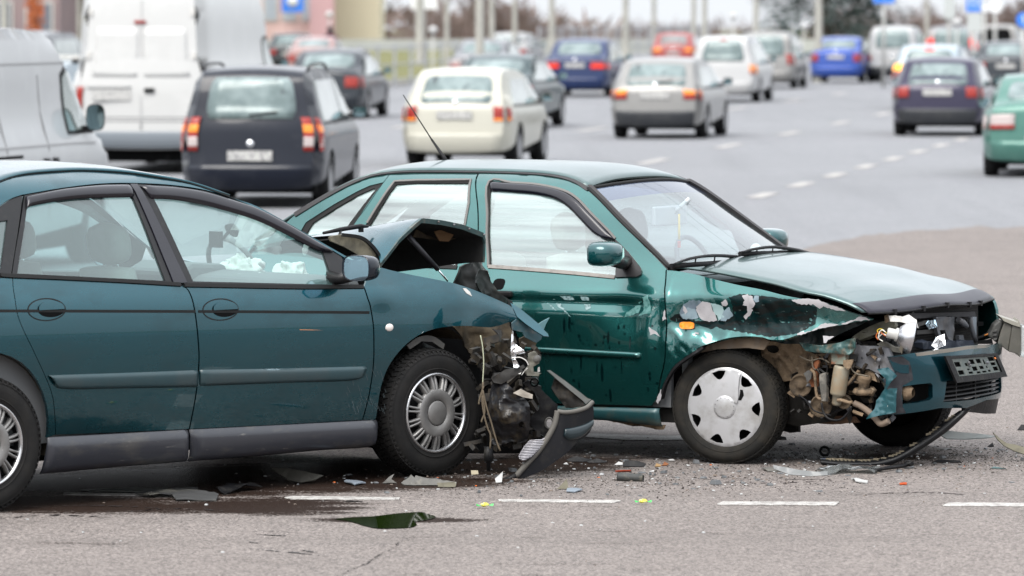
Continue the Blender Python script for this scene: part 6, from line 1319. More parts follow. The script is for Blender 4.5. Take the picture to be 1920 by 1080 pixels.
for k in range(3):
    hbox('cooling_rib', [(x + .001, z - k * .022) for x, z in [(2.4758, 0.6557), (2.4923, 0.6557), (2.4869, 0.6447), (2.4704, 0.6447)]], 26.255, 26.285, PLAST, h2, .001)
t = MB(); t.tube([to_car(ORG_B, YAW_B, (x, 26.36, z)) for x, z in spl([(2.4816, 0.6409), (2.4486, 0.6244), (2.4212, 0.6106), (2.3882, 0.5996)], 4)], .010, 6); t.build('lamp_cable', BPL, h2)
t = MB(); t.tube([to_car(ORG_B, YAW_B, (x, 26.33, z)) for x, z in spl([(2.476, 0.64), (2.4541, 0.629), (2.4349, 0.6208)], 4)], .004, 6); t.build('lamp_cable', mat('orange_cable', (.6, .22, .04), .5), h2)

# small torn brackets, clips and flakes filling the open corner
t1, t2, t3 = MB(), MB(), MB(); cr = random.Random(8)
k0, k1 = [(0.051, 0.6299), (0.6029, 0.2483)]
for i in range(110):
    a = cr.random(); b = cr.random()
    if a < .25 and b < .4: continue
    x = k0[0] + (k1[0] - k0[0]) * a; z = k0[1] + (k1[1] - k0[1]) * b
    M_ = Matrix.Translation((x, cr.uniform(-.63, -.52), z)) @ Matrix.Rotation(cr.uniform(0, 6), 4, 'X') @ Matrix.Rotation(cr.uniform(0, 6), 4, 'Z')
    s1, s2, s3 = cr.uniform(.008, .035), cr.uniform(.003, .010), cr.uniform(.005, .022)
    t = cr.choice((t1, t2, t2, t2, t3))
    t.hexa([M_ @ Vector(p) for p in ((-s1, -s2, -s3), (s1, -s2 * .5, -s3 * cr.uniform(.3, 1)), (s1 * cr.uniform(.5, 1.2), -s2, s3), (-s1 * cr.uniform(.4, 1), -s2, s3 * cr.uniform(.4, 1.3)), (-s1, s2, -s3), (s1, s2, -s3 * .7), (s1 * .8, s2, s3), (-s1 * .7, s2, s3))])
for t, m in ((t1, DIRTM), (t2, mat('greasy_parts', (.010, .009, .008), .6, .1, 0, var=(14, (.045, .035, .025), .5, .7))), (t3, GREYM)):
    o = t.build('crushed_parts', m, B); o['kind'] = 'stuff'
for k, pts in enumerate(([(0.1315, 0.5597), (0.1914, 0.5402), (0.251, 0.553), (0.2987, 0.5332)], [(0.2659, 0.5642), (0.2869, 0.5061), (0.2752, 0.4468), (0.2993, 0.3861)], [(0.3897, 0.5672), (0.4196, 0.5095), (0.4493, 0.4839), (0.5144, 0.4728)], [(0.1271, 0.3656), (0.1751, 0.3351), (0.2171, 0.2885), (0.3067, 0.2706)], [(0.2003, 0.562), (0.2094, 0.5033), (0.2512, 0.4941)])):
    pipe('wiring', pts, .004, BPL if k % 2 else mat('muddy_cable', (.12, .10, .075), .8), -.665)

patch('bay_backing', [(-0.7052, 0.4688), (-0.6188, 0.54), (-0.4039, 0.6152), (-0.13, 0.624), (-0.1286, 0.1376), (-0.7048, 0.2366)], pY(-.62), DARK, B, thick=.01)  # black sheet added to fill the gap behind the arch with shade
# charm hanging from the rear view mirror, soft toy on the dashboard
def in_b(x, y, z): c, s_ = cos(YAW_B), sin(YAW_B); return Vector((ORG_B[0] + c*x - s_*y, ORG_B[1] + s_*x + c*y, z))
ch = empty('hanging_charm', in_b(-.90, -.02, 1.10)); tag(ch, 'yellow ribbon charm with a red tag hanging inside the windscreen', 'charm')
for s_ in (-1, 1): MB().tube(spl([(0, 0, .13), (0, s_ * .018, .08), (0, s_ * .022, .03), (0, s_ * .006, 0)], 4), .006, 5).build('ribbon', mat('yellow_ribbon', (.62, .42, .06), .7), ch)
MB().box(-.008, .008, -.016, .016, -.045, -.01).build('tag', mat('red_tag', (.40, .06, .05), .5), ch, bevel=.003)
ty = empty('soft_toy', in_b(-.60, .24, .955)); tag(ty, 'little white fluffy toy on the dashboard of the green wreck', 'toy')
m = MB().ball((0, 0, .04), .042, 10, (1, 1, .9)); m.v = [tuple(Vector(p) + Vector(p).normalized() * .008 * noise.noise(Vector(p) * 60)) for p in m.v]; m.build('body', mat('white_fluff', (.62, .60, .57), 1.0), ty)
MB().ball((.015, 0, .09), .030, 8).build('head', MATS['white_fluff'], ty)

# ================================================================== traffic behind
GLS = mat('car_glass', (.10, .135, .135), .10, .1, .25, var=(2.2, (.22, .27, .27), .42, .66), var2=(5, (.03, .04, .045), .58, .74))
GLS2 = mat('car_glass_side', (.16, .19, .18), .06, .3, .6, var=(2.6, (.30, .34, .32), .42, .62))
RED = mat('red_lens', (.22, .012, .008), .2, 0, .3, var=(12, (.30, .04, .025), .5, .7))
REDLIT = mat('lit_brake_lens', (.6, .03, .02), .2, emit=('#ff2a14', .35))
AMBLIT = mat('lit_indicator', (.9, .35, .02), .2, emit=('#ffa000', 1.0))
WLENS = mat('pale_lens', (.36, .31, .30), .2, 0, .4)
BUMPD = mat('bumper_dark', (.022, .024, .028), .45, 0, .2, var=(5, (.05, .05, .05), .5, .8))
PLATE = mat('number_plate', (.42, .415, .40), .4, var=(30, (.22, .22, .22), .50, .56, (1, 1.2, .7)))
MIRR2 = mat('far_mirror_glass', (.30, .44, .48), .06, 1.0)
BGT = mat('traffic_tyre', (.006, .006, .0065), .8)
BGR = mat('traffic_rim', (.34, .34, .35), .35, .5)
def profile(kind, L, H, belt):
    if kind == 'hatch': back = [(.06, .24), (.0, .40), (.01, .56), (.03, .74), (.07, belt), (.30, H - .22), (.46, H - .06), (.66, H - .015)]
    elif kind == 'sedan': back = [(.07, .24), (.0, .42), (.01, .60), (.04, .84), (.09, belt + .08), (.42, belt + .11), (.72, belt + .15), (1.10, H - .12), (1.28, H - .04)]
    elif kind == 'mpv': back = [(.07, .26), (.0, .42), (.02, .62), (.06, belt), (.13, H - .30), (.22, H - .07), (.38, H - .02)]
    else: back = [(.06, .38), (.0, .50), (.0, .70), (.0, belt), (.05, H - .35), (.12, H - .09), (.30, H - .01)]
    if kind == 'van': front = [(L * .45, H), (L * .66, H - .03), (L * .72, H - .16), (L * .845, belt + .10), (L * .93, belt - .12), (L - .06, .72), (L, .45), (L - .06, .28)]
    elif kind == 'mpv': front = [(L * .30, H), (L * .48, H - .02), (L * .56, H - .10), (L * .77, belt + .05), (L - .35, .80), (L - .05, .62), (L, .42), (L - .06, .22)]
    else: front = [(L * (.36 if kind == 'hatch' else .42), H), (L * (.49 if kind == 'hatch' else .50), H - .03), (L * .56, H - .10), (L * .735, belt + .04), (L - .40, belt - .14), (L - .05, .62), (L, .42), (L - .06, .20)]
    return back, front
def bgcar(kind, px, py, yaw, L, W, H, paint, label, name='parked', belt=.90, bumper=None, lights=None, lz=(.62, .80), ls=(.66, .985), plate_z=.66, winz=None, pill=(.50,), roof_t=.80, rails=False, badge=True, wiper=False, rear_glass=True,
          plate=True, R=.30, glass=None, side_glass=True, cat='car', stop=None, group='cars queuing in the traffic behind'):
    """one vehicle seen from behind: body side panels and wrap-over skin with rounded edges, windows, lamps, bumper, wheels, mirrors"""
    p = (px, py); root = empty(name, (0, 0, 0)); tag(root, label, cat, group)
    a = radians(90 - yaw); xr = .78 if kind != 'van' else 1.05
    root.location = (p[0] - cos(a) * xr, p[1] - sin(a) * xr, 0); root.rotation_euler = (0, 0, a)
    back, front = profile(kind, L, H, belt)
    top = spl(back, 3) + spl(front, 3); top = [q for i, q in enumerate(top) if i == 0 or hypot(q[0]-top[i-1][0], q[1]-top[i-1][1]) > .03]
    hw = W / 2
    WP = [(.15, hw * .93), (.40, hw * .985), (.62, hw), (belt - .05, hw * .985), (belt + .06, hw * .945), (H - .25, hw * (roof_t + .06)), (H, hw * roof_t)]
    def wbase(x, z):
        w = crv(WP, z)
        if x < .5: w -= .055 * (1 - x / .5) ** 2
        if x > L - .7: w -= .15 * ((x - L + .7) / .7) ** 2
        return w
    rad = .075 if kind != 'van' else .10
    dense = resample(top, .045)
    def wf(x, z):
        d = min((x - q[0]) ** 2 + (z - q[1]) ** 2 for q in dense) ** .5; d = max(0, d - .004)
        w = wbase(x, z)
        if d < rad: w -= rad - sqrt(max(0, rad * rad - (rad - d) ** 2))
        return w
    xf = L - .82; rr = R + .055
    bot = [(top[-1][0], top[-1][1])] + [(xf + rr * cos(radians(t)), R + rr * sin(radians(t))) for t in range(-8, 190, 18)] + [(xr + rr * cos(radians(t)), R + rr * sin(radians(t))) for t in range(-8, 190, 18)]
    poly = top + bot[1:]
    for s in (-1, 1): patch('body_side', poly, side_surf(wf, s), paint, root, res=.13, thick=0)
    def wrap(i, s, o=0.0):
        i = max(0, min(len(top) - 1, i)); k = int(i); f = i - k; q0 = top[k]; q1 = top[min(k+1, len(top)-1)]
        x, z = q0[0] + (q1[0]-q0[0]) * f, q0[1] + (q1[1]-q0[1]) * f
        a0 = top[max(k-1, 0)]; t = Vector((q1[0]-a0[0], q1[1]-a0[1])).normalized(); nx, nz = -t.y, t.x
        w = wbase(x, z) - rad * (1 - min(1, abs(o) * 4)) ; c = .035 * (1 - s * s) + o
        if x < .3 and z < belt + .1: c += .04 * (1 - abs(s) ** 3)
        return Vector((x + nx * c, w * s, z + nz * c))
    n = 14
    sk = grid('body', [[wrap(i, 1 - 2*j/n) for j in range(n+1)] for i in range(len(top))], paint, root)
    MB().box(.15, L - .15, -hw * .86, hw * .86, .17, .40).build('underbody', DARK, root)
    MB().box(xr - rr, xr + rr, -hw * .62, hw * .62, .2, R + rr).build('wheel_well', DARK, root)
    def ti(z, rear=True):
        m = max(range(len(top)), key=lambda k: top[k][1])
        rng_ = range(0, m) if rear else range(len(top) - 2, m, -1)
        for k in rng_:
            lo, hi = sorted((top[k][1], top[k+1][1]))
            if lo <= z <= hi and hi > lo: return k + (z - top[k][1]) / (top[k+1][1] - top[k][1])
        return 0
    def wpatch(nm, z0, z1, s0, s1, mt, off=.006, thick=.01, rear=True, par=None, m=8, rnd=0, side=False):
        i0, i1 = ti(z0, rear), ti(z1, rear); rows = []
        for a_ in range(7):
            t = a_ / 6; cut = rnd * (abs(2*t - 1) ** 4)
            rows.append([wrap(i0 + (i1-i0) * t, (s0 + cut * (s1-s0) * .5) + (s1 - s0) * (1 - cut) * j / m, off) for j in range(m+1)])
        return grid(nm, rows, mt, par or root, thick)
    gm = glass or GLS
    z0, z1 = winz or (belt + (.16 if kind == 'sedan' else .01 if kind == 'hatch' else .05), H - .11)
    if rear_glass: wpatch('rear_window', z0, z1, .80, -.80, gm, rnd=.12)
    wpatch('windscreen', belt + .10, H - .13, -.86, .86, GLS, rear=False)
    # side windows between the pillars
    if side_glass and kind != 'van':
        def xe(z, rear): 
            i = ti(z, rear); k = int(i); return top[k][0] + (top[k+1][0] - top[k][0]) * (i - k)
        zl = [belt + .03 + (H - .14 - belt - .03) * k / 4 for k in range(5)]
        rear_e = [(max(.36, xe(z, True) + (.26 if kind != 'sedan' else .16)), z) for z in zl] if kind != 'van' else [(L * .58, z) for z in zl]
        front_e = [(xe(z, False) - .12, z) for z in zl]
        cuts = [None] + ([L * q for q in pill] if kind != 'van' else []) + [None]
        for k in range(len(cuts) - 1):
            lft = rear_e if cuts[k] is None else [(cuts[k] + .05, z) for z in zl]; rgt = front_e if cuts[k+1] is None else [(cuts[k+1] - .05, z) for z in zl]
            if any(r[0] - l[0] < .03 for l, r in zip(lft, rgt)):
                ok = [(l, r) for l, r in zip(lft, rgt) if r[0] - l[0] > .03]; lft = [o[0] for o in ok]; rgt = [o[1] for o in ok]
                if len(lft) < 2: continue
            for s in (-1, 1): patch('side_window', lft + rgt[::-1], side_surf(wf, s), GLS2, root, off=.005, res=.14, thick=.006)
        for s in (-1, 1): ribbon('belt_strip', [(rear_e[0][0], belt - .0), (front_e[0][0] + .1, belt - .01)], side_surf(wf, s), SEAL, root, .03, .008, res=.2)
    if kind == 'van' and pill == (.5,):
        vp = [(L*.700, belt + .03), (L*.700, belt + .50), (L*.722, belt + .56), (L*.752, belt + .55), (L*.785, belt + .34), (L*.822, belt + .03)]
        for s in (-1, 1):
            fr = patch('window_frame', [(L*.690, belt), (L*.690, belt + .54), (L*.72, belt + .61), (L*.757, belt + .60), (L*.80, belt + .36), (L*.84, belt)], side_surf(wf, s), SEAL, root, off=.004, res=.14, thick=.006)
            patch('side_window', vp, side_surf(wf, s), GLS2, root, off=.010, res=.14, thick=.006)
    # bumper
    bz = (.26, .50) if kind != 'van' else (.42, .60)
    wpatch('bumper', bz[0], bz[1], .99, -.99, bumper or paint, off=.05, thick=.045)
    # lamps
    lights = lights or [(RED, 0, 1)]
    for s in (1, -1):
        zz = lz[1] - lz[0]; main = None
        for (mt, f0, f1) in lights:
            o = wpatch('tail_lamp' if main is None else 'lamp_segment', lz[0] + zz * f0, lz[0] + zz * f1, s * ls[0], s * ls[1], mt, off=.014, thick=.014, par=main, m=4)
            if main is None: main = o
            zc0, zc1 = lz[0] + zz * f0, lz[0] + zz * f1
            i = int(ti((zc0 + zc1) / 2)); xb = top[i][0]
            patch('lamp_wrap', [(xb + .03, zc0), (xb + .14, zc0 + .01), (xb + .13, zc1 - .02), (xb + .03, zc1)], side_surf(wf, s), mt, main, off=.012, res=.06, thick=.008)
    if stop: wpatch('stop_lamp', H - .12, H - .075, .16, -.16, stop, off=.02, m=4)
    if plate: 
        q = wrap(ti(plate_z), 0); MB().box(-.020, .0, -.26, .26, -.058, .058, Matrix.Translation(q + Vector((-.012, 0, 0)))).build('number_plate', PLATE, root)
    if badge: 
        q = wrap(ti(plate_z + .14), 0, .012); MB().lathe([(.001, -.012), (.035, -.010), (.042, .0)], 14, Matrix.Translation(q), 'x').build('badge', CHROME, root)
    if wiper: 
        MB().tube([wrap(ti(z0 + .03), .02, .03), wrap(ti(z0 + .07), -.45, .03)], .012, 5).build('rear_wiper', BPL, root)
    # wheels and mirrors
    for x in (xr, xf):
        for s in (-1, 1):
            wl = MB().lathe([(R * .62, -.10), (R * .93, -.10), (R, -.07), (R, .07), (R * .93, .10), (R * .62, .10)], 26).build('wheel', BGT, root, loc=(x, s * (hw - .11), R))
            m = MB().lathe([(.001, s * .085), (R * .30, s * .095), (R * .50, s * .075), (R * .64, s * .098)], 20)
            m.build('rim', BGR, wl)
    MB().box(-.10, .10, -.12, .12, -.03, .30, Matrix.Translation((xf, 0, .16))).build('axle', DARK, root)
    xm = L * (.70 if kind != 'van' else .80)
    for s in (-1, 1):
        hh = .24 if kind == 'van' else .13
        hs = door_mirror(root, xm - .12, s * (wbase(xm, belt) + .12), belt + .09 + (hh - .13) * .5, s, .17, hh, .10, BPL if kind == 'van' or bumper is BUMPD else paint, MIRR2, arm=False)
        MB().box(xm - .10, xm - .03, min(s * (hw * .86), s * (hw + .06)), max(s * hw * .86, s * (hw + .06)), belt + .02, belt + .07).build('mirror_arm', BPL, hs)
    if rails:
        for s in (-1, 1):
            MB().tube(spl([(.45, s * hw * .72, H - .02), (.60, s * hw * .72, H + .035), (1.3, s * hw * .72, H + .05), (2.0, s * hw * .72, H + .03), (2.2, s * hw * .72, H - .06)], 4), .018, 6).build('roof_rail', BPL, root)
    MB().tube([(.35, -.35, .24), (.02, -.36, .23)], .03, 8).build('exhaust', DARK, root)
    return root, wrap, ti, wpatch, (hw, top), wf
def P(name, c, metal=.0, rough=.3): return mat('paint_' + name, tuple(x * .72 for x in c), rough, metal * .6, .5, .12, var=(2.0, tuple(min(1, x * .8 + .03) for x in c), .5, .9))
c_grey = P('charcoal', (.030, .036, .045)); c_navy = P('navy', (.005, .008, .018)); c_cream = P('cream', (.54, .525, .45), .0); c_silver = P('silver', (.29, .285, .275), .5)
c_dgreen = P('bottle_green', (.030, .055, .060)); c_steel = P('steel_grey', (.20, .205, .22), .4); c_white = P('white', (.52, .52, .52), 0); c_white2 = P('off_white', (.44, .445, .45), 0); c_blue = P('deep_blue', (.018, .035, .110))
c_red = P('faded_red', (.36, .07, .065), 0); c_sky = P('pale_blue', (.38, .45, .50), .1); c_royal = P('royal_blue', (.035, .085, .36), .2); c_purple = P('plum', (.032, .028, .060), .3); c_sea = P('sea_green', (.075, .20, .165), .3); c_dkcar = P('near_black', (.02, .024, .03), .3)
# --- vans
VAN1 = bgcar('van', -5.39, 43.73, 13, 4.9, 1.90, 2.13, P('dirty_white', (.47, .475, .48), 0), 'dirty white panel van cut by the left picture edge, with a raised bulging roof', 'panel_van', belt=1.18, roof_t=.80, R=.32, cat='van', group=None, lz=(.8, 1.3))
VAN2 = bgcar('van', -5.02, 72.50, 8, 5.9, 2.12, 2.72, P('van_white', (.60, .60, .59), 0), 'tall plain white high-roof van with windowless rear doors', 'high_roof_van', belt=1.30, roof_t=.76, bumper=mat('van_bumper', (.16, .18, .20), .5), R=.33, rear_glass=False, badge=False, plate=False, cat='van', group=None, lz=(.92, 1.22), ls=(.90, 1.0))
def van_details():
    rt, wrap, ti, wpatch, (hw, top), wf = VAN2
    q = wrap(ti(1.10), .45); MB().box(-.03, 0, -.27, .27, -.07, .07, Matrix.Translation(q)).build('number_plate', PLATE, rt)
    seamm = mat('door_seam', (.20, .20, .20), .7)
    for z in (.78, .73): wpatch('door_seam', z, z + .02, .98, -.98, seamm, off=.003, thick=.004)
    for a, b in ((-.02, .005),):
        wpatch('door_seam', .62, 2.55, a, b, mat('seam_pale', (.36, .36, .36), .7), off=.003, thick=.004, m=2)
    wpatch('rear_panel', 1.36, 2.05, .84, .04, MATS['paint_van_white'], off=.005, thick=.003, rnd=.05)
    wpatch('rear_panel', 1.36, 2.05, -.04, -.84, MATS['paint_van_white'], off=.005, thick=.003, rnd=.05)
    q = wrap(ti(1.17), -.12); MB().box(-.03, 0, -.09, .05, -.03, .03, Matrix.Translation(q)).build('door_handle', DARK, rt)
    q = wrap(ti(2.12), .02); MB().box(-.03, 0, -.08, .08, -.02, .02, Matrix.Translation(q)).build('stop_lamp', RED, rt)
    for z in (.95, 1.65, 2.25):
        for s in (.96, -.96): q = wrap(ti(z), s); MB().box(-.03, .02, -.03, .03, -.05, .05, Matrix.Translation(q)).build('hinge', WHITEP, rt, bevel=.01)
    wpatch('grab_bar', 1.20, 1.23, .85, .15, mat('shade_grey', (.30, .30, .30), .5), off=.02, thick=.02)
    rt, wrap, ti, wpatch, (hw, top), wf = VAN1
    sf = side_surf(wf, -1)
    for z in (1.82, 1.10, .78):
        ribbon('body_seam', [(.4, z), (3.5, z), (4.1 if z < 1.2 else 3.55, z - .01)], sf, mat('body_seam', (.26, .26, .26), .7), rt, .02, .004, res=.3)
    for x in (1.6, 2.75): ribbon('body_seam', [(x, .45), (x, 1.72)], sf, MATS['body_seam'], rt, .018, .004, res=.3)
    for x in (2.62, 2.88): MB().box(x - .06, x + .06, -.985, -.93, .93, .99).build('door_handle', BPL, rt, bevel=.01)
    ribbon('sliding_rail', [(.9, 1.02), (2.0, 1.02)], sf, DARK, rt, .03, .004, res=.3)
# --- cars, nearest first
MPV = bgcar('mpv', -2.95, 59.90, 5, 4.1, 1.70, 1.61, c_navy, 'dark navy people carrier with roof rails and upright red and white lamps', 'people_carrier', belt=.98, lights=[(RED, 0, 1), (AMBER, .55, .78), (WLENS, .12, .42)], lz=(.66, 1.05), ls=(.84, 1.0), plate_z=.60, rails=True, wiper=True, roof_t=.78, R=.31)
bgcar('hatch', -0.69, 74.96, 10, 3.75, 1.66, 1.42, c_cream, 'small cream hatchback nearest behind the roof of the green wreck', 'small_hatchback', lights=[(RED, 0, 1), (AMBER, .0, .35)], lz=(.68, .88), ls=(.80, 1.0), plate_z=.76, bumper=c_cream)
bgcar('hatch', 2.67, 91.41, 10, 4.05, 1.68, 1.41, c_silver, 'silver hatchback with a dark bumper alone in the middle lane', 'hatchback', bumper=BUMPD, lights=[(RED, 0, 1), (AMBER, .55, 1)], lz=(.70, .86), ls=(.70, 1.0), plate_z=.77, wiper=True)
bgcar('hatch', 7.81, 93.34, 9, 4.05, 1.68, 1.40, c_purple, 'plum purple hatchback with a dark bumper and a round white sticker', 'hatchback', bumper=BUMPD, lz=(.70, .88), ls=(.72, 1.0), plate_z=.79)
bgcar('sedan', 7.38, 70.64, 8, 4.45, 1.74, 1.38, c_sea, 'sea green saloon cut by the right picture edge', 'saloon', lights=[(WLENS, 0, 1), (RED, .0, .3)], lz=(.66, .86), ls=(.55, 1.0), plate_z=.52, belt=.88)
bgcar('sedan', -3.87, 107.93, 6, 4.55, 1.74, 1.43, c_grey, 'charcoal saloon behind the navy people carrier', 'saloon', lz=(.66, .88), ls=(.62, 1.0), belt=.90)
bgcar('sedan', -0.31, 98.76, 10, 4.40, 1.70, 1.40, c_dgreen, 'dark green saloon half hidden by the cream hatchback', 'saloon', lz=(.66, .86), ls=(.70, 1.0))
bgcar('sedan', -0.86, 144.67, 8, 4.5, 1.74, 1.42, c_steel, 'steel grey saloon with pale lamps above the dark green saloon', 'saloon', lights=[(WLENS, 0, 1), (RED, .0, .45)], lz=(.66, .86), ls=(.62, 1.0))
bgcar('mpv', -0.06, 190.88, 8, 4.3, 1.70, 1.40, c_white2, 'white car of which only the roof shows above the steel grey saloon', 'estate_car')
bgcar('sedan', 1.77, 134.96, 9, 4.7, 1.80, 1.50, c_blue, 'deep blue saloon with a large white plate and bright red lamps', 'saloon', lz=(.72, .92), ls=(.54, 1.0), plate_z=.82, belt=.93, lights=[(RED, 0, 1), (REDLIT, .25, .7)])
bgcar('hatch', 6.08, 190.88, 8, 4.2, 1.68, 1.39, c_red, 'faded red car behind the silver hatchback', 'hatchback', lights=[(AMBER, 0, 1)], lz=(.72, .84), ls=(.6, 1.0))
bgcar('mpv', 5.32, 127.19, 9, 4.3, 1.72, 1.62, c_white, 'white estate car with a rounded back and amber lamps', 'estate_car', belt=.96, lights=[(AMBER, 0, 1), (RED, 0, .3)], lz=(.70, .92), ls=(.90, 1.0), plate=False, badge=False, stop=RED, roof_t=.74)
bgcar('mpv', 7.42, 148.56, 9, 4.2, 1.74, 1.62, c_silver, 'silver people carrier beside the white estate car', 'people_carrier', lz=(.7, 1.0), ls=(.85, 1.0))
bgcar('sedan', 10.22, 160.42, 10, 4.3, 1.70, 1.41, c_royal, 'royal blue saloon with a pale plate under a tall white pole', 'saloon', lz=(.66, .90), ls=(.76, 1.0), plate_z=.80, belt=.90)
bgcar('mpv', 12.06, 161.59, 9, 4.2, 1.72, 1.74, c_white2, 'white boxy estate with pale headrests in the back window', 'estate_car', belt=1.02, bumper=BUMPD, lz=(.7, .85), ls=(.88, 1.0))
bgcar('mpv', 9.63, 117.71, 8, 4.35, 1.74, 1.46, c_sky, 'pale blue estate with a lit amber indicator', 'estate_car', belt=.92, lights=[(AMBLIT, .55, 1), (RED, 0, .5)], lz=(.70, 1.05), ls=(.86, 1.0), stop=REDLIT)
bgcar('mpv', 14.42, 167.72, 8, 4.5, 1.80, 1.72, c_steel, 'grey off-roader with tall red lamps beside the back window', 'off_roader', belt=1.0, lights=[(REDLIT, 0, .6), (WLENS, .6, 1)], lz=(1.0, 1.55), ls=(.84, 1.0), glass=GLS)
bgcar('mpv', 17.29, 182.98, 8, 4.5, 1.80, 1.72, c_silver, 'silver off-roader with a dark back window furthest to the right', 'off_roader', belt=1.05, lights=[(REDLIT, 0, 1)], lz=(.95, 1.15), ls=(.72, .98), glass=DARK)
bgcar('sedan', 13.20, 136.62, 8, 4.6, 1.76, 1.42, c_grey, 'dark grey saloon with a round badge above its white plate', 'saloon', lz=(.70, .88), ls=(.70, 1.0), plate_z=.78)
bgcar('hatch', -8.22, 190.88, 4, 4.0, 1.66, 1.38, c_dkcar, 'almost black hatchback far off below the pink building', 'hatchback')
bgcar('sedan', -6.45, 166.45, 5, 4.3, 1.68, 1.38, P('dusty_pink_red', (.34, .21, .20), 0), 'dusty red car behind the charcoal saloon', 'saloon')
CAR23 = bgcar('mpv', -7.31, 78.14, 8, 4.5, 1.76, 1.48, c_sky, 'pale blue estate with roof bars between the two white vans', 'estate_car')
rt = CAR23[0]
for x in (1.0, 2.0):
    MB().box(x - .04, x + .04, -.68, .68, 1.54, 1.59).build('roof_bar', WHITEP, rt)
    for s in (-.62, .62): MB().box(x - .05, x + .05, s - .05, s + .05, 1.44, 1.54).build('roof_bar_foot', BPL, rt)
van_details()
bgcar('mpv', -9.28, 96.60, 8, 4.6, 1.80, 1.86, c_steel, 'tall grey car whose roof shows over the dirty white van', 'people_carrier', belt=1.1)

# ================================================================== street furniture, trees, buildings
POLE = mat('pole_paint', (.25, .245, .22), .6, var=(2, (.19, .188, .172), .4, .7)); POLE2 = mat('pole_grey', (.33, .33, .32), .6)
def pole(x, y, dia, label, h=9.0, mt=POLE, grp='poles along the far kerb', z=0):
    m = MB().lathe([(dia*.55, z-.3), (dia*.55, z+.25), (dia*.40, z+.3), (dia*.32, h)], 14, Matrix.Translation((x, y, 0)), 'z')
    t = MB().tube([(x, y, h - .2), (x + .3, y - .3, h + .5), (x + 1.6, y - 1.2, h + .8)], .05, 6)
    r = empty('lamp_post', (0, 0, 0)); tag(r, label, 'pole', grp)
    m.build('pole', mt, r); t.build('lamp_arm', mt, r)
    MB().ball((x + 1.9, y - 1.4, h + .78), .28, 6, (1.2, .8, .35)).build('lamp_head', WHITEP, r)
    return r
for x, y, d, lb in (
        (-0.82, 131, 0.30, 'thick pale pole above the steel grey saloon'),
        (-0.59, 150, 0.22, 'greyish pole just right of the thick pale pole'),
        (0.10, 190, 0.24, 'slim pale pole above the white car roof'),
        (1.48, 190, 0.30, 'pale pole behind the deep blue saloon'),
        (4.10, 185, 0.29, 'pale pole between the deep blue saloon and the red car'),
        (5.81, 210, 0.24, 'slim grey pole at the left end of the red car'),
        (7.27, 205, 0.26, 'slim pole above the red car'),
        (6.76, 180, 0.24, 'pale pole at the left corner of the white estate'),
        (9.04, 190, 0.28, 'greyish pole above the white estate car'),
        (9.57, 160, 0.30, 'tall cream white pole in front of the dark fir'),
        (-3.60, 200, 0.42, 'broad beige pole left of the round park lamp'),
        (-2.16, 170, 0.21, 'slim white pole on the grass verge'),
        (17.81, 220, 0.23, 'faint pole behind the white boxy estate'),
        (-14.86, 150, 0.28, 'pale pole at the left picture edge'),
        (-15.21, 180, 0.15, 'thin white pole left of the tall white van'),
        ): pole(x, y, d, lb)

# railing on the verge and the barrier further along
RAILM = mat('railing_paint', (.30, .31, .33), .55, .2)
def railing(a, b, h, n, label, z=.1, step=.16):
    r = empty('railing', (a[0], a[1], z)); tag(r, label, 'fence'); d = Vector((b[0]-a[0], b[1]-a[1], 0)); L = d.length; u = d / L
    for i in range(n + 1):
        MB().box(-.04, .04, -.04, .04, -.1, h + .05, Matrix.Translation(u * L * i / n)).build('post', RAILM, r)
    for z0 in (.12, h * .5, h - .05): MB().tube([Vector((0, 0, z0)), u * L + Vector((0, 0, z0))], .025, 6).build('rail', RAILM, r)
    if not step: return r
    m = MB(); k = int(L / step)
    for i in range(k):
        p = u * (L * i / k); m.box(p.x-.012, p.x+.012, p.y-.012, p.y+.012, .12, h - .05)
    o = m.build('pickets', RAILM, r); o['kind'] = 'stuff'
q = [(-4.671, 140.216), (0.993, 190.814), (1.0112, 194.32), (8.1568, 211.829)]
railing(q[0], q[1], 1.15, 14, 'grey metal railing on the grass verge behind the charcoal saloon', step=0)
railing(q[2], q[3], 1.5, 16, 'taller grey barrier fence behind the deep blue saloon', step=.22)
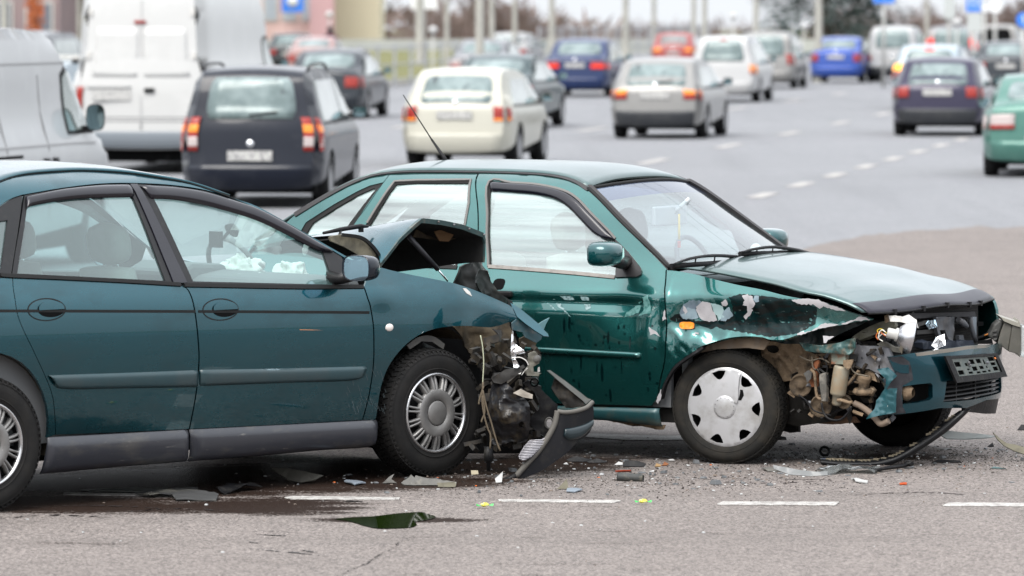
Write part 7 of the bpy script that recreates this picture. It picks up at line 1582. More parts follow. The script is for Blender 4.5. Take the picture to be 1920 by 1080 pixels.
# far wall behind the barrier
MB().box(-14, 34, 272, 272.4, -4, .7).build('boundary_wall', mat('wall_concrete', (.34, .35, .33), .85, var=(.6, (.27, .28, .26), .4, .7)), None)
tag(bpy.data.objects['boundary_wall'], 'long low pale concrete wall below the bare trees', 'wall')
TREEPOS = [(0.34, 374.7, 10.4), (0.36, 413.1, 13.0), (-1.12, 303.5, 7), (1.34, 377.9, 12.3), (-2.62, 356.3, 9.6), (-4.14, 368.9, 11.3), (1.27, 333.5, 7.5), (0.58, 319.2, 7.8), (-3.49, 374.1, 12.3), (-10.9, 507.1, 15.6), (-5.42, 518.2, 15.8), (-8.26, 516.1, 14.9), (-4.1, 440.5, 12.9), (-5.22, 516.7, 15.7), (-10.13, 456.1, 14.3), (4.29, 437.2, 12.7), (7.26, 430.4, 12.8), (9.05, 464.1, 13.5), (6.12, 464.7, 13.3), (9.78, 436.3, 13.3), (10.24, 512.5, 15.4), (5.69, 516.7, 14.8), (2.17, 431.0, 13.0), (4.2, 535.1, 14.6), (20.01, 532.3, 15.4), (14.58, 469.0, 13.4), (15.28, 441.9, 12.6), (12.31, 524.6, 14.4), (12.41, 440.0, 12.8), (14.97, 531.0, 14.4), (13.61, 490.0, 14.6), (10.84, 449.5, 13.7), (29.52, 525.8, 15.2), (25.48, 455.3, 13.0), (21.12, 494.6, 14.0), (25.19, 540.9, 14.9), (24.95, 456.1, 13.6), (26.9, 504.3, 14.8), (29.34, 530.5, 14.6), (29.81, 448.2, 15.4), (28.31, 352.4, 9.2), (33.13, 398.0, 11.6), (34.78, 476.4, 16.2), (32.29, 439.4, 15.5), (26.27, 390.6, 12.0), (39.45, 478.3, 15.9), (28.69, 404.9, 13.7), (29.36, 370.8, 9.6), (34.41, 347.0, 8.7), (37.61, 390.3, 12.0), (33.79, 347.2, 9.6), (35.87, 363.1, 10.1), (34.77, 338.2, 8.3), (30.58, 375.5, 11.3), (32.11, 332.6, 8.2), (38.99, 406.2, 13.1), (33.11, 345.2, 8.6), (36.36, 407.7, 13.2), (-23.3, 274.8, 7), (-23.99, 278.3, 7), (-20.61, 246.6, 7), (30.39, 467.7, 14.1), (27.24, 493.0, 14.7), (30.84, 478.1, 14.9), (32.1, 482.4, 14.7), (25.86, 492.0, 15.7), (-10.84, 598.7, 15.9), (-15.9, 667.3, 15.3), (-15.25, 672.7, 15.2), (-14.56, 624.8, 15.5), (-10.8, 639.6, 14.8), (-11.05, 546.7, 15.8), (-5.77, 606.1, 15.1), (-11.69, 651.6, 14.8), (-2.19, 537.3, 16.4), (-1.4, 643.4, 18.4), (-2.98, 565.3, 17.4), (-3.56, 657.6, 16.3), (-5.04, 669.5, 17.7), (-4.82, 603.6, 17.3), (-4.51, 674.1, 17.2), (0.06, 540.6, 15.9), (2.98, 554.5, 15.7), (3.39, 611.8, 15.9), (14.15, 604.4, 15.3), (10.48, 587.7, 15.8), (5.33, 618.6, 15.1), (4.28, 682.9, 15.2), (5.08, 623.1, 15.6), (17.18, 689.1, 16.0), (15.36, 639.9, 15.7), (3.78, 623.9, 15.5), (10.71, 634.6, 14.8), (6.45, 534.7, 14.6), (19.19, 619.3, 15.9), (22.62, 687.6, 17.1), (19.06, 655.9, 16.0), (17.17, 556.3, 15.9), (18.07, 535.1, 16.3), (15.89, 653.3, 15.1), (20.83, 657.3, 15.3), (19.93, 562.2, 15.8), (21.8, 559.3, 15.8), (21.79, 583.4, 15.9), (16.85, 633.5, 15.0), (13.94, 564.0, 14.6), (29.27, 549.4, 14.1), (24.11, 623.1, 15.3), (24.76, 555.5, 14.6), (30.13, 684.3, 15.3), (25.02, 615.5, 15.3), (30.34, 614.5, 15.3), (29.53, 596.7, 14.4), (30.63, 585.1, 15.1), (32.43, 641.6, 14.2), (39.53, 604.1, 18.2), (40.81, 609.9, 16.8), (42.16, 534.3, 17.4), (34.96, 522.2, 16.8), (43.77, 615.1, 18.0), (49.47, 602.0, 17.0), (43.55, 680.0, 16.1), (49.82, 671.1, 17.3), (49.8, 611.3, 18.2), (46.69, 629.3, 17.7), (62.53, 643.2, 19.1), (58.56, 638.9, 18.3), (52.34, 628.2, 18.0), (58.63, 583.4, 18.4), (64.27, 659.9, 18.1), (55.49, 668.9, 18.2), (60.13, 624.3, 18.3), (45.8, 531.7, 17.4)]
LAMPS = [(-2.31, 1.69, 150, 'round white lamp right of the beige pole', 0), (7.34, 2.05, 170, 'round white lamp above the white estate car', 0), (8.93, 1.75, 165, 'leaning white lamp in front of the dark fir', 0.5), (12.16, 1.94, 140, 'round white lamp above the grey off-roader', 0), (-6.41, 2.11, 180, 'round white lamp in front of the cream wall', 0)]
SIGNS = [(10.88, 150, 2.85, 0.62, 0.75, 'blue square sign above the white boxy estate', 'b', 'rect', 1), (13.5, 150, 2.5, 0.42, 0.55, 'blue lane sign with white arrows above the silver off-roader', 'b', 'rect', 2), (11.98, 120, 2.05, 0.35, 0.35, 'round blue sign at the right picture edge', 'b', 'round', 1), (14.61, 155, 2.38, 0.42, 0.42, 'round pale sign back right of the blue lane sign', 'w', 'round', 0), (14.01, 152, 2.32, 0.2, 0.25, 'tiny pale sign beside the round sign back', 'w', 'round', 0), (13.35, 148, 1.92, 0.42, 0.55, 'pale grey panel below the blue lane sign', 'g', 'rect', 0), (-3.43, 200, 2.55, 1.0, 0.5, 'broad white board sign on the beige pole', 'w', 'rect', 0)]
TLX = 12.8
FIRX = 18.26
FIRX2 = 22.39
ORX = -18.61
PERX = -6.1
BLD = [(-11.49, -7.74, 300), (-14.48, -11.21, 296), (-27.26, -23.12, 262), (-24.47, -20.6, 275)]
SGN = (-12.6, 294.5, 2.73)
# round park lamps
for (u, v, Y, lb, tilt) in LAMPS:
    x, z = u, v; r = empty('park_lamp', (x, Y, 0)); tag(r, lb, 'lamp', 'small round white lamps by the road')
    MB().tube([(0, 0, -1), (tilt, 0, z - .1)], .035, 6).build('post', POLE2, r)
    MB().ball((tilt, 0, z), .13, 8, (1, 1, .9)).build('globe', mat('lamp_globe', (.40, .40, .40), .3), r)
# blue road signs
SIGNB = mat('sign_blue', (.03, .17, .62), .4); SIGNW = mat('sign_white', (.62, .63, .63), .5); SIGNG = mat('sign_back', (.42, .44, .43), .5, .2)
def sign(x, y, z, w, h, label, face, shape='rect', mark=True, front=True):
    r = empty('road_sign', (x, y, 0)); tag(r, label, 'sign')
    MB().tube([(0, .05, 0), (0, .05, z + h/2)], .05, 8).build('post', POLE2, r)
    pts = [(-w/2, z-h/2), (w/2, z-h/2), (w/2, z+h/2), (-w/2, z+h/2)] if shape == 'rect' else ell(0, z, w/2, h/2, 24)
    f = MB().prism(pts, 1, -.02, .01).build('plate', face, r)
    if mark:
        for s in ((-.2, .2) if mark == 2 else (0,)):
            MB().prism([(s*w-.04*w, z-h*.3), (s*w+.04*w, z-h*.3), (s*w+.04*w, z+h*.1), (s*w+.13*w, z+h*.1), (s*w, z+h*.34), (s*w-.13*w, z+h*.1), (s*w-.04*w, z+h*.1)], 1, -.026, -.0205).build('arrow', SIGNW, f)
for a in SIGNS:
    sign(a[0], a[1], a[2], a[3], a[4], a[5], {'b': SIGNB, 'w': SIGNW, 'g': SIGNG}[a[6]], a[7], a[8])
# traffic light head seen from behind, on a grey post
r = empty('traffic_light', (TLX, 150, 0)); tag(r, 'pale backed traffic light on a grey post above the grey off-roader', 'traffic light')
MB().tube([(0, 0, 0), (0, 0, 3.2)], .07, 8).build('post', POLE2, r)
MB().box(-.16, .16, -.10, .10, 2.0, 3.0).build('housing', SIGNG, r, bevel=.03)
# ---- trees
BARK = mat('bark', (.10, .082, .074), .9, var=(3, (.14, .112, .10), .4, .7)); BARK2 = mat('pale_bark', (.27, .24, .20), .9); TWIG = mat('twigs', (.145, .105, .098), .95, var=(.15, (.19, .15, .125), .4, .65))
def bare_tree(seed, h, spread=1.0):
    rs = random.Random(seed); tm = MB(); wm = MB()
    def grow(p, d, L, r, lev):
        q = p + d * L * .5 + Vector((rs.uniform(-.1, .1), rs.uniform(-.1, .1), 0)) * L * .4; e = p + d * L
        (tm if lev < 3 else wm).tube([p, q, e], [r, r * .8, r * .6], 5 if lev < 2 else 3, caps=False)
        if lev >= 5: return
        n = (5, 5, 4, 4, 3)[lev]
        for i in range(n):
            f = rs.uniform(.35, 1.0) if lev else rs.uniform(.40, 1.0); b = p + d * L * f
            a = rs.uniform(0, 2*pi); t = rs.uniform(.35, .95) * spread
            u = d.cross(Vector((.3, .9, .2))).normalized(); w = d.cross(u)
            nd = (d * cos(t) + (u * cos(a) + w * sin(a)) * sin(t) + Vector((0, 0, .18))).normalized()
            grow(b, nd, L * rs.uniform(.48, .70), max(r * .5, .026), lev + 1)
    grow(Vector((0, 0, -.3)), Vector((0, 0, 1)), h * .42, h * .017, 0)
    return tm, wm
TREES = []
for k in range(4):
    tm, wm = bare_tree(20 + k, 12, (.9, 1.1, 1.0, .8)[k]); r = empty('bare_tree', (0, 0, -500))
    tm.build('trunk', BARK, r, fix=False); wm.build('crown', TWIG, r, fix=False); TREES.append(r)
def TREELAB(x, y):
    u = 960 + 9600 * x / y
    far = 'distant' if y > 500 else 'nearer'
    for lim, t in ((300, 'left of the tall white van'), (890, 'between the cream wall and the thick pale pole'), (1035, 'behind the pale poles above the steel grey saloon'), (1180, 'behind the deep blue saloon'), (1330, 'above the red car'), (1480, 'above the white estate car'), (1640, 'around the dark fir'), (1760, 'above the white boxy estate')):
        if u < lim: return far + ' leafless brown tree ' + t
    return far + ' leafless brown tree behind the blue road signs'
rs = random.Random(77); first = [True] * 4; used = 0
def gz(y):
    for (a, za), (b, zb) in zip(yz[:-1], yz[1:]):
        if a <= y <= b: return za + (zb - za) * (y - a) / (b - a)
for (x, y, h) in TREEPOS:
    k = rs.randrange(4); o = TREES[k] if first[k] else copy_tree(TREES[k]); first[k] = False
    o.location = (x, y, gz(y)); s = h / 11.0; o.scale = (s * rs.uniform(.9, 1.25), s * rs.uniform(.9, 1.25), s); o.rotation_euler = (0, 0, rs.uniform(0, 6))
    tag(o, TREELAB(x, y), 'tree', 'bare trees beyond the road')
# the scrub under the far trees and the added belt behind the camera, each one mass
def scrub(name, x0, x1, y0, y1, zf, h, n, m, seed, size):
    rs = random.Random(seed); v = []; f = []
    for i in range(n):
        x, y = rs.uniform(x0, x1), rs.uniform(y0, y1); hh = h * (.65 + .35 * noise.noise(Vector((x * .05, y * .05, seed)))) 
        c = Vector((x, y, zf(y) + hh * rs.random() ** .8)); d = Vector((rs.uniform(-1, 1), rs.uniform(-1, 1), rs.uniform(-.2, 1.2))).normalized() * size * rs.uniform(.5, 1.4); w = d.cross(Vector((0, 1, .1))).normalized() * size * .13
        k = len(v); v += [c - w, c + w, c + d]; f.append([k, k+1, k+2])
    me = bpy.data.meshes.new(name); me.from_pydata(v, [], f); o = link(name, me, m); o['kind'] = 'stuff'; return o
scrub('scrub', -25, 75, 400, 540, gz, 13.2, 60000, TWIG, 3, 1.7)
scrub('reflection_belt', -90, 90, -75, -50, lambda y: 0, 10, 42000, mat('belt_mass', (.055, .050, .035), .95), 5, 2.4)  # unseen belt added behind the camera to darken reflections
# the dark fir behind the white pole, and a small bush
def fir(x, y, z, h, r, label, n=5200, seed=1):
    rs = random.Random(seed); root = empty('fir_tree', (x, y, z)); tag(root, label, 'tree')
    MB().tube([(0, 0, 0), (0, 0, h * .96)], [h * .02, h * .003], 8).build('trunk', BARK, root)
    v = []; f = []
    for i in range(n):
        t = rs.random() ** .75; a = rs.uniform(0, 2*pi); wv = 1 + .28 * sin(a * 3 + seed) + .22 * sin(t * 46 + 3 * sin(a * 2)); rad = r * (1 - t) * wv * sqrt(rs.uniform(.12, 1)) + .12
        c = Vector((rad * cos(a), rad * sin(a), h * (.04 + .96 * t) - rad * .22)); L = rs.uniform(.25, .6); d = Vector((cos(a), sin(a), -.35)).normalized(); s = Vector((-sin(a), cos(a), rs.uniform(-.5, .5))) * L * .22
        k = len(v); v += [c - d * L * .5, c + s, c + d * L * .5, c - s]; f.append([k, k+1, k+2, k+3])
    me = bpy.data.meshes.new('crown'); me.from_pydata(v, [], f); link('crown', me, mat('fir_needles', (.022, .038, .036), .8, var=(.7, (.050, .068, .060), .42, .66)), root)
    return root
fir(FIRX, 300, -2.2, 16, 5.6, 'dark bluish fir behind the tall cream white pole', 14000)
fir(FIRX2, 330, -4, 11, 3.4, 'smaller dark fir right of the tall cream pole', 3000, 4)
# ---- buildings on the left
def building(name, x0, x1, y, d, z0, z1, wallm, label, cols, rows_, winm, fr=None, balc=None, wz=0.9):
    r = empty(name, ((x0+x1)/2, y, z0)); tag(r, label, 'building'); w = x1 - x0; h = z1 - z0
    MB().box(-w/2, w/2, 0, d, 0, h).build('wall', wallm, r)
    MB().box(-w/2-.3, w/2+.3, -.3, d+.3, h, h+.4).build('roof', POLE2, r)
    for i in range(cols):
        for j in range(rows_):
            cx = -w/2 + w * (i + .5) / cols; cz = wz + 2.8 * j; ww = min(1.3, w / cols * .6)
            f = MB().box(cx-ww/2-.10, cx+ww/2+.10, -.08, -.003, cz-.1, cz+1.5).build('window', fr or WHITEP, r)
            MB().box(cx-ww/2, cx+ww/2, -.10, -.082, cz, cz+1.4).build('pane', winm, f)
    for (bx0, bx1, bz0, bz1, bm) in (balc or []):
        b = MB().box(bx0, bx1, -1.1, -.003, bz0, bz1).build('balcony', bm, r)
    return r
WIN = mat('window_dark', (.13, .14, .17), .1, 0, .3); WIN2 = mat('window_pale', (.34, .38, .42), .1, 0, .3)
PINK = mat('pink_render', (.52, .37, .34), .9); CREAM = mat('cream_render', (.56, .51, .38), .9); MAUVE = mat('mauve_brick', (.20, .155, .165), .9, var=(.8, (.25, .18, .18), .4, .7)); BEIGE = mat('beige_render', (.42, .36, .31), .9)
b = building('apartment_block', *BLD[0], 12, -.6, 16, CREAM, 'tall plain cream apartment wall left of the railing', 3, 5, WIN2, wz=6)
b = building('apartment_block', *BLD[1], 12, -.6, 16, PINK, 'pink and white apartment block with a blue sign', 3, 5, WIN2, balc=[(-.9, 1.2, .4, 1.5, WHITEP), (1.2, 2.6, -.5, 12, mat('pink_pier', (.44, .28, .29), .9))], wz=2.3)
sg = MB().box(-.62, .62, -.08, .08, -.6, .62).build('wall_sign', SIGNB, None, loc=SGN); tag(sg, 'square blue sign with a pale disc on the pink building', 'sign')
MB().lathe([(.001, -.10), (.32, -.10), (.32, -.081)], 18).build('sign_disc', SIGNW, sg)
b = building('brick_house', *BLD[2], 12, -.4, 14, MAUVE, 'mauve brick building with white framed windows', 2, 5, WIN, wz=1.6)
b = building('brick_house', *BLD[3], 12, -.4, 14, BEIGE, 'beige building front between the mauve one and the tall van', 1, 5, WIN2, wz=2.0)
# rusty orange shrub in front of the mauve wall
sb = empty('orange_shrub', (ORX, 200, 0)); tag(sb, 'narrow rust orange shrub against the mauve building', 'shrub')
MB().tube([(0, 0, 0), (0, 0, 2.6)], .05, 6).build('stem', BARK, sb)
v = []; f = []; rs = random.Random(2)
for i in range(700):
    c = Vector((rs.gauss(0, .16), rs.gauss(0, .16), rs.uniform(.1, 2.9))); s = rs.uniform(.04, .10); a = rs.uniform(0, 6); k = len(v)
    v += [c + Vector((cos(a)*s, sin(a)*s, -s)), c + Vector((-cos(a)*s, -sin(a)*s, -s*.5)), c + Vector((0, 0, s*1.6))]; f.append([k, k+1, k+2])
me = bpy.data.meshes.new('crown'); me.from_pydata(v, [], f); link('crown', me, mat('rust_leaves', (.42, .12, .045), .8, var=(3, (.30, .10, .05), .4, .7)), sb)
# a person in a dark red jacket on the far pavement
def person(x, y, label):
    r = empty('person', (x, y, 0)); tag(r, label, 'person')
    bm = bmesh.new(); J = {'p': (0, 0, .92), 'c': (0, 0, 1.18), 'n': (0, 0, 1.40), 'h0': (0, -.01, 1.50), 'h1': (0, -.01, 1.62), 'ls': (.19, 0, 1.36), 'le': (.26, .02, 1.10), 'lh': (.25, -.08, .86), 'rs': (-.19, 0, 1.36), 're': (-.26, .02, 1.10), 'rh': (-.25, -.08, .86),
         'lk': (.10, .03, .50), 'la': (.11, .10, .09), 'lt': (.11, -.05, .04), 'rk': (-.10, -.12, .50), 'ra': (-.11, -.10, .09), 'rt': (-.11, -.25, .04)}
    R = {'p': .15, 'c': .16, 'n': .06, 'h0': .085, 'h1': .09, 'ls': .075, 'le': .06, 'lh': .04, 'rs': .075, 're': .06, 'rh': .04, 'lk': .075, 'la': .05, 'lt': .04, 'rk': .075, 'ra': .05, 'rt': .04}
    ks = list(J); me = bpy.data.meshes.new('body')
    ed = [('p', 'c'), ('c', 'n'), ('n', 'h0'), ('h0', 'h1'), ('n', 'ls'), ('ls', 'le'), ('le', 'lh'), ('n', 'rs'), ('rs', 're'), ('re', 'rh'), ('p', 'lk'), ('lk', 'la'), ('la', 'lt'), ('p', 'rk'), ('rk', 'ra'), ('ra', 'rt')]
    me.from_pydata([J[k] for k in ks], [(ks.index(a), ks.index(b)) for a, b in ed], [])
    o = link('body', me, mat('dark_trousers', (.03, .03, .04), .9), r); md = o.modifiers.new('skin', 'SKIN'); o.modifiers.new('sub', 'SUBSURF').levels = 1
    for k, sv in zip(ks, me.skin_vertices[0].data): sv.radius = (R[k], R[k])
    me.skin_vertices[0].data[0].use_root = True
    jm = MB().lathe([(.17, .80), (.205, .92), (.20, 1.15), (.215, 1.33), (.15, 1.42), (.07, 1.46)], 16, None, 'z')
    jm.v = [(p[0] * 1.05, p[1] * .72, p[2]) for p in jm.v]
    for s in (-1, 1): jm.tube([(s*.19, 0, 1.36), (s*.26, .02, 1.10), (s*.255, -.06, .90)], [.088, .075, .06], 8)
    jm.build('jacket', mat('maroon_jacket', (.12, .018, .03), .9), r)
    MB().ball((0, .0, 1.62), .115, 8, (.9, 1, 1.05)).build('hair', mat('dark_hair', (.012, .01, .01), .8), r)
person(PERX, 172, 'distant person in a dark red jacket above the dusty red car')
# overhead trolley wires high above the junction
wr = MB()
for y0, k, r_ in ((36.5, .05, .022), (39.1, .10, .022), (35.2, .03, .010)):
    wr.tube([(-60 + 8*i, y0 + k * (-64.6 + 8*i), 7.5 + .004 * (i - 8) ** 2) for i in range(17)], r_, 5)
o = wr.build('overhead_wires', mat('wire_black', (.02, .02, .02), .5), None); tag(o, 'thin dark overhead wires mirrored in the windscreen', 'wires')

# ================================================================== spills, debris and litter on the road
def flat(name, pts, z, m, kind=None):
    o = sheet(name, pts, z, m, kind); return o
PUD = mat('green_coolant', (.010, .020, .003), .03, 0, 0, 1.0)
o = flat('coolant_puddle', spl([(-0.8023, 22.9684), (-0.7582, 23.0167), (-0.6278, 23.0894), (-0.534, 23.2118), (-0.4237, 23.2858), (-0.3884, 23.2118), (-0.3449, 23.0651), (-0.3835, 22.9203), (-0.4301, 22.8486), (-0.4251, 22.7065), (-0.4536, 22.5894), (-0.5777, 22.5429), (-0.644, 22.6361), (-0.6956, 22.7773), (-0.7471, 22.8964), (-0.8023, 22.9684)], 4)[:-1], .0075, PUD); tag(o, 'dark green coolant puddle in front of the teal saloon wheel', 'puddle')
CRK = mat('crack_dark', (.035, .030, .028), .95); OIL = mat('oil_film', (.022, .016, .014), .5)
def streak(name, pts, w, m, seed, kind='stuff'):
    rs = random.Random(seed); P = resample(spl(pts, 5), .012); v = []; f = []
    for i, p in enumerate(P):
        e = min(i, len(P)-1-i) / len(P) * 2; j = Vector((rs.uniform(-1, 1), rs.uniform(-1, 1), 0)) * w * .7; ww = w * (.25 + rs.random()) * (.3 + e)
        c = Vector((p[0], p[1], .0068)) + j; v += [c + Vector((-ww * .6, -ww, 0)), c + Vector((ww * .6, ww, 0))]
        if i and rs.random() < .55: f.append([2*i-2, 2*i, 2*i+1, 2*i-1])
    me = bpy.data.meshes.new(name); me.from_pydata(v, [], f); o = link(name, me, m); o['kind'] = kind; return o
streak('road_crack', [(-0.3972, 22.336), (-0.4514, 22.1328), (-0.4869, 21.9553), (-0.5111, 21.7157), (-0.5573, 21.4813), (-0.5975, 21.1492), (-0.6563, 20.9067), (-0.6934, 20.7089), (-0.7693, 20.419)], .010, CRK, 1, 'structure')
for k, pts in enumerate(([(-1.1483, 22.4045), (-1.0321, 22.4275), (-0.9715, 22.3816)], [(-1.1203, 22.3132), (-1.0005, 22.2452), (-0.9317, 22.2678)], [(-1.1621, 21.9994), (-1.0554, 21.9333), (-1.0105, 21.9553)], [(-1.1121, 21.6942), (-0.9711, 21.5872), (-0.7619, 21.4183)], [(-0.9078, 21.6942), (-0.8348, 21.566), (-0.8138, 21.6085)], [(-2.3084, 22.9925), (-2.1073, 23.1627), (-1.8332, 23.0651)], [(-2.2173, 23.5612), (-1.9258, 23.612), (-1.6208, 23.4855)], [(-1.7795, 23.3106), (-1.5455, 23.4603), (-1.3191, 23.3603)],
                           [(0.9598, 24.815), (1.2668, 24.731), (1.56, 24.8713)], [(1.6148, 24.132), (1.9281, 24.2656), (2.1951, 24.132)])):
    streak('oil_streak', pts, .012 if k < 5 else .02, OIL if k < 8 else mat('rubber_smear', (.085, .070, .068), .9), 10 + k)
def bit(name, pts, label, m, h=.02, lift=.0, amp=.006, cat='debris', thick=.005, tilt=0, group='broken parts on the road', kind=None, seed=1):
    """flake lying on the road: outline on the ground, humped and creased"""
    cx = sum(p[0] for p in pts) / len(pts); cy = sum(p[1] for p in pts) / len(pts); R = max(hypot(p[0]-cx, p[1]-cy) for p in pts)
    def f(x, y):
        def z(a, b): 
            d = hypot(a - cx, b - cy) / R
            return .009 + lift + h * max(0, 1 - d * d) + amp * noise.noise(Vector((a * 14 + seed, b * 14, seed))) + tilt * (a - cx)
        e = .003; zx = (z(x+e, y) - z(x-e, y)) / (2*e); zy = (z(x, y+e) - z(x, y-e)) / (2*e)
        return Vector((x, y, max(.010, z(x, y)))), Vector((-zx, -zy, 1)).normalized()
    o = patch(name, pts, f, m, None, thick=thick, res=max(.012, R / 7)); 
    if o: tag(o, label, cat, group, kind)
    return o
def upright(name, pts, Y, label, m, amp=.01, seed=1, lean=.25, thick=.006, cat='debris', res=.016, holes=()):
    """crumpled scrap standing on its edge, outline seen across the road at distance Y"""
    z0 = min(p[1] for p in pts)
    def f(X, Z):
        def yy(a, b): return Y + lean * (b - z0) + amp * noise.noise(Vector((a * 12 + seed, b * 12, seed))) + amp * .6 * abs(noise.noise(Vector((a * 25, b * 25 + seed, seed))))
        e = .004; dx = (yy(X+e, Z) - yy(X-e, Z)) / (2*e); dz = (yy(X, Z+e) - yy(X, Z-e)) / (2*e)
        return Vector((X, yy(X, Z), max(.008, Z))), Vector((dx, -1, dz)).normalized()
    o = patch(name, pts, f, m, None, thick=thick, res=res, holes=holes); tag(o, label, cat, 'broken parts on the road'); return o
TAN = mat('tan_foam', (.36, .32, .23), .9, var=(40, (.2, .17, .12), .5, .6)); GPL = mat('grey_liner', (.10, .097, .09), .7, var=(12, (.16, .15, .13), .5, .7)); OLV = mat('olive_scrap', (.13, .12, .088), .8, var=(20, (.08, .073, .056), .5, .7)); BLU = mat('blue_grey_scrap', (.16, .185, .215), .55)
DGR = mat('dark_green_chip', (.012, .045, .045), .35, .2, .6); LEAF = mat('dry_leaf', (.17, .065, .025), .8, var=(20, (.12, .045, .018), .4, .7)); WCH = mat('white_chip', (.36, .36, .355), .5)
upright('liner_scrap', [(-0.5349, 0.0173), (-0.4886, 0.0535), (-0.4706, 0.0406), (-0.4654, 0.0509), (-0.4114, 0.038), (-0.3652, 0.0354), (-0.2674, 0.0199), (-0.2777, -0.0033), (-0.3601, -0.011), (-0.4475, -0.0085), (-0.5041, -0.0007)], 24.6, 'crumpled grey liner scrap below the teal saloon front tyre', GPL, .03, 3, .9)
upright('liner_scrap', [(-0.3603, 0.0258), (-0.278, 0.031), (-0.2677, 0.0207), (-0.2728, -0.0026), (-0.3243, -0.0052), (-0.3552, 0.0052)], 24.5, 'dark curled scrap with a pale inside right of the grey liner scrap', OLV, .02, 5, .7)
upright('plastic_shard', [(-0.6287, 0.006), (-0.595, 0.0372), (-0.5717, 0.0502), (-0.5847, 0.0268), (-0.5563, 0.006), (-0.5822, -0.0122), (-0.6158, -0.007)], 24.7, 'splayed grey shard left of the crumpled liner scrap', GPL, .02, 8, .6)
upright('plastic_shard', [(-0.0826, 0.0288), (-0.0439, 0.0625), (-0.0465, 0.0366), (-0.0491, 0.0132), (-0.0775, 0.0107)], 24.7, 'white upright shard beside the torn bumper tip', WCH, .015, 2, .4)
upright('foam_block', [(-0.2004, 0.0522), (-0.1666, 0.0522), (-0.164, 0.0339), (-0.1978, 0.0313)], 24.9, 'small tan foam block behind the front tyre', TAN, .004, 2, .2, .05)
upright('trim_triangle', [(0.2041, -0.0076), (0.2219, 0.0129), (0.2627, 0.0564), (0.2704, 0.0103), (0.2628, -0.0153), (0.2347, -0.0204)], 24.4, 'olive triangular trim scrap standing on its edge', OLV, .006, 4, .35)
bit('plastic_shard', [(0.2585, 24.2388), (0.2707, 24.4279), (0.3061, 24.4007), (0.3356, 24.3194), (0.299, 24.2388)], 'blue grey flat shard beside the olive triangle', BLU, .01)
# rubber hose stub
q = [(0.5148, 24.8713), (0.6449, 24.6753)]
o = MB().lathe([(.012, 0), (.020, 0), (.021, .01), (.020, .125), (.016, .13), (.010, .118)], 16, Matrix.Translation((q[0][0], q[0][1], .024)) @ Matrix.Rotation(-.28, 4, 'Z') @ Matrix.Rotation(.04, 4, 'Y'), 'x').build('rubber_stub', mat('stub_rubber', (.035, .037, .036), .6, var=(30, (.10, .09, .07), .5, .7)), None); tag(o, 'short black rubber cylinder lying on the road', 'debris', 'broken parts on the road')
# ribbed bright lamp bezel propped against the torn bumper
rp = [(0.0313, 0.1183), (0.0574, 0.1628), (0.086, 0.1942), (0.1069, 0.1811), (0.1695, 0.2099), (0.1538, 0.1706), (0.0965, 0.1131), (0.0574, 0.0948), (0.0365, 0.1026)]
rb = upright('ribbed_bezel', rp, 24.95, 'white ribbed lamp bezel shard leaning inside the torn bumper', mat('bezel_back', (.13, .125, .14), .4, .4), .006, 3, .3)
for k in range(14):
    z = min(p[1] for p in rp) + .004 + k * .0078; xsn = [x for x in [min(p[0] for p in rp) + i * .002 for i in range(90)] if inpoly(x, z, rp)]
    if len(xsn) > 3: MB().tube([(xsn[0], 24.945 + .3 * (z - rp[7][1]), z), (xsn[-1], 24.945 + .3 * (z - rp[7][1]), z + .004)], .0022, 4).build('rib', mat('bezel_rib', (.50, .49, .52), .3, .3), rb)
# two sweet wrappers
def wrapper(x, y, a, lb):
    r = empty('sweet_wrapper', (x, y, .012), a); tag(r, lb, 'wrapper', 'sweet wrappers')
    m = MB().ball((0, 0, .009), .017, 8, (1.2, .6, .55)); m.v = [(p[0], p[1], p[2] + .002 * sin(p[0] * 900)) for p in m.v]; m.build('sweet', mat('yellow_foil', (.62, .58, .05), .35, var=(90, (.70, .68, .45), .5, .6)), r)
    for s in (-1, 1):
        v = [(s*.018, 0, .006)] + [(s*(.036 + .004 * (i % 2)), -.014 + .0045 * i, .004 + .010 * (i % 2)) for i in range(7)]
        MB().add(v, [[0, i, i+1] for i in range(1, 7)]).build('twist', mat('green_foil', (.06, .42, .10), .35), r, fix=False)
q = [(-0.1252, 23.4855), (0.6087, 23.663)]
wrapper(q[0][0], q[0][1], .25, 'yellow and green sweet wrapper nearer the puddle'); wrapper(q[1][0], q[1][1], .05, 'yellow and green sweet wrapper between two road dashes')
upright('black_scrap', [(0.5568, 0.0096), (0.5674, 0.0364), (0.629, 0.0338), (0.6745, 0.0203), (0.6638, 0.0015), (0.6157, -0.0038)], 25.61, 'humped black scrap right of the torn bumper', BPL, .008, 45, .9, .005)
upright('white_chip', [(0.5157, 0.0069), (0.5372, 0.0231), (0.5587, 0.0177), (0.556, -0.0012), (0.5292, -0.0039)], 25.7, 'round white chip beside the humped black scrap', WCH, .008, 48, .9, .005)
upright('leaf', [(0.7174, 0.0042), (0.7254, 0.023), (0.7495, 0.015), (0.7442, -0.0038)], 25.61, 'curled tan leaf beside the red brown leaf', mat('tan_leaf', (.22, .14, .065), .8), .008, 43, .9, .005, cat='leaf')
upright('leaf', [(0.7513, -0.0012), (0.7673, 0.0258), (0.7888, 0.015), (0.7781, -0.0039)], 25.67, 'curled red brown leaf left of the bent wheel', LEAF, .008, 46, .9, .005, cat='leaf')
bit('red_strip', [(0.5119, 25.375), (0.5922, 25.4044), (0.5905, 25.331), (0.5134, 25.3164)], 'thin red lens strip on the road', mat('red_strip_lens', (.22, .04, .02), .3), .004)
upright('white_chip', [(0.6802, 0.009), (0.704, 0.0143), (0.7067, -0.0017), (0.6855, -0.0043)], 25.32, 'white chip below the red brown leaf', WCH, .008, 37, .9, .005)
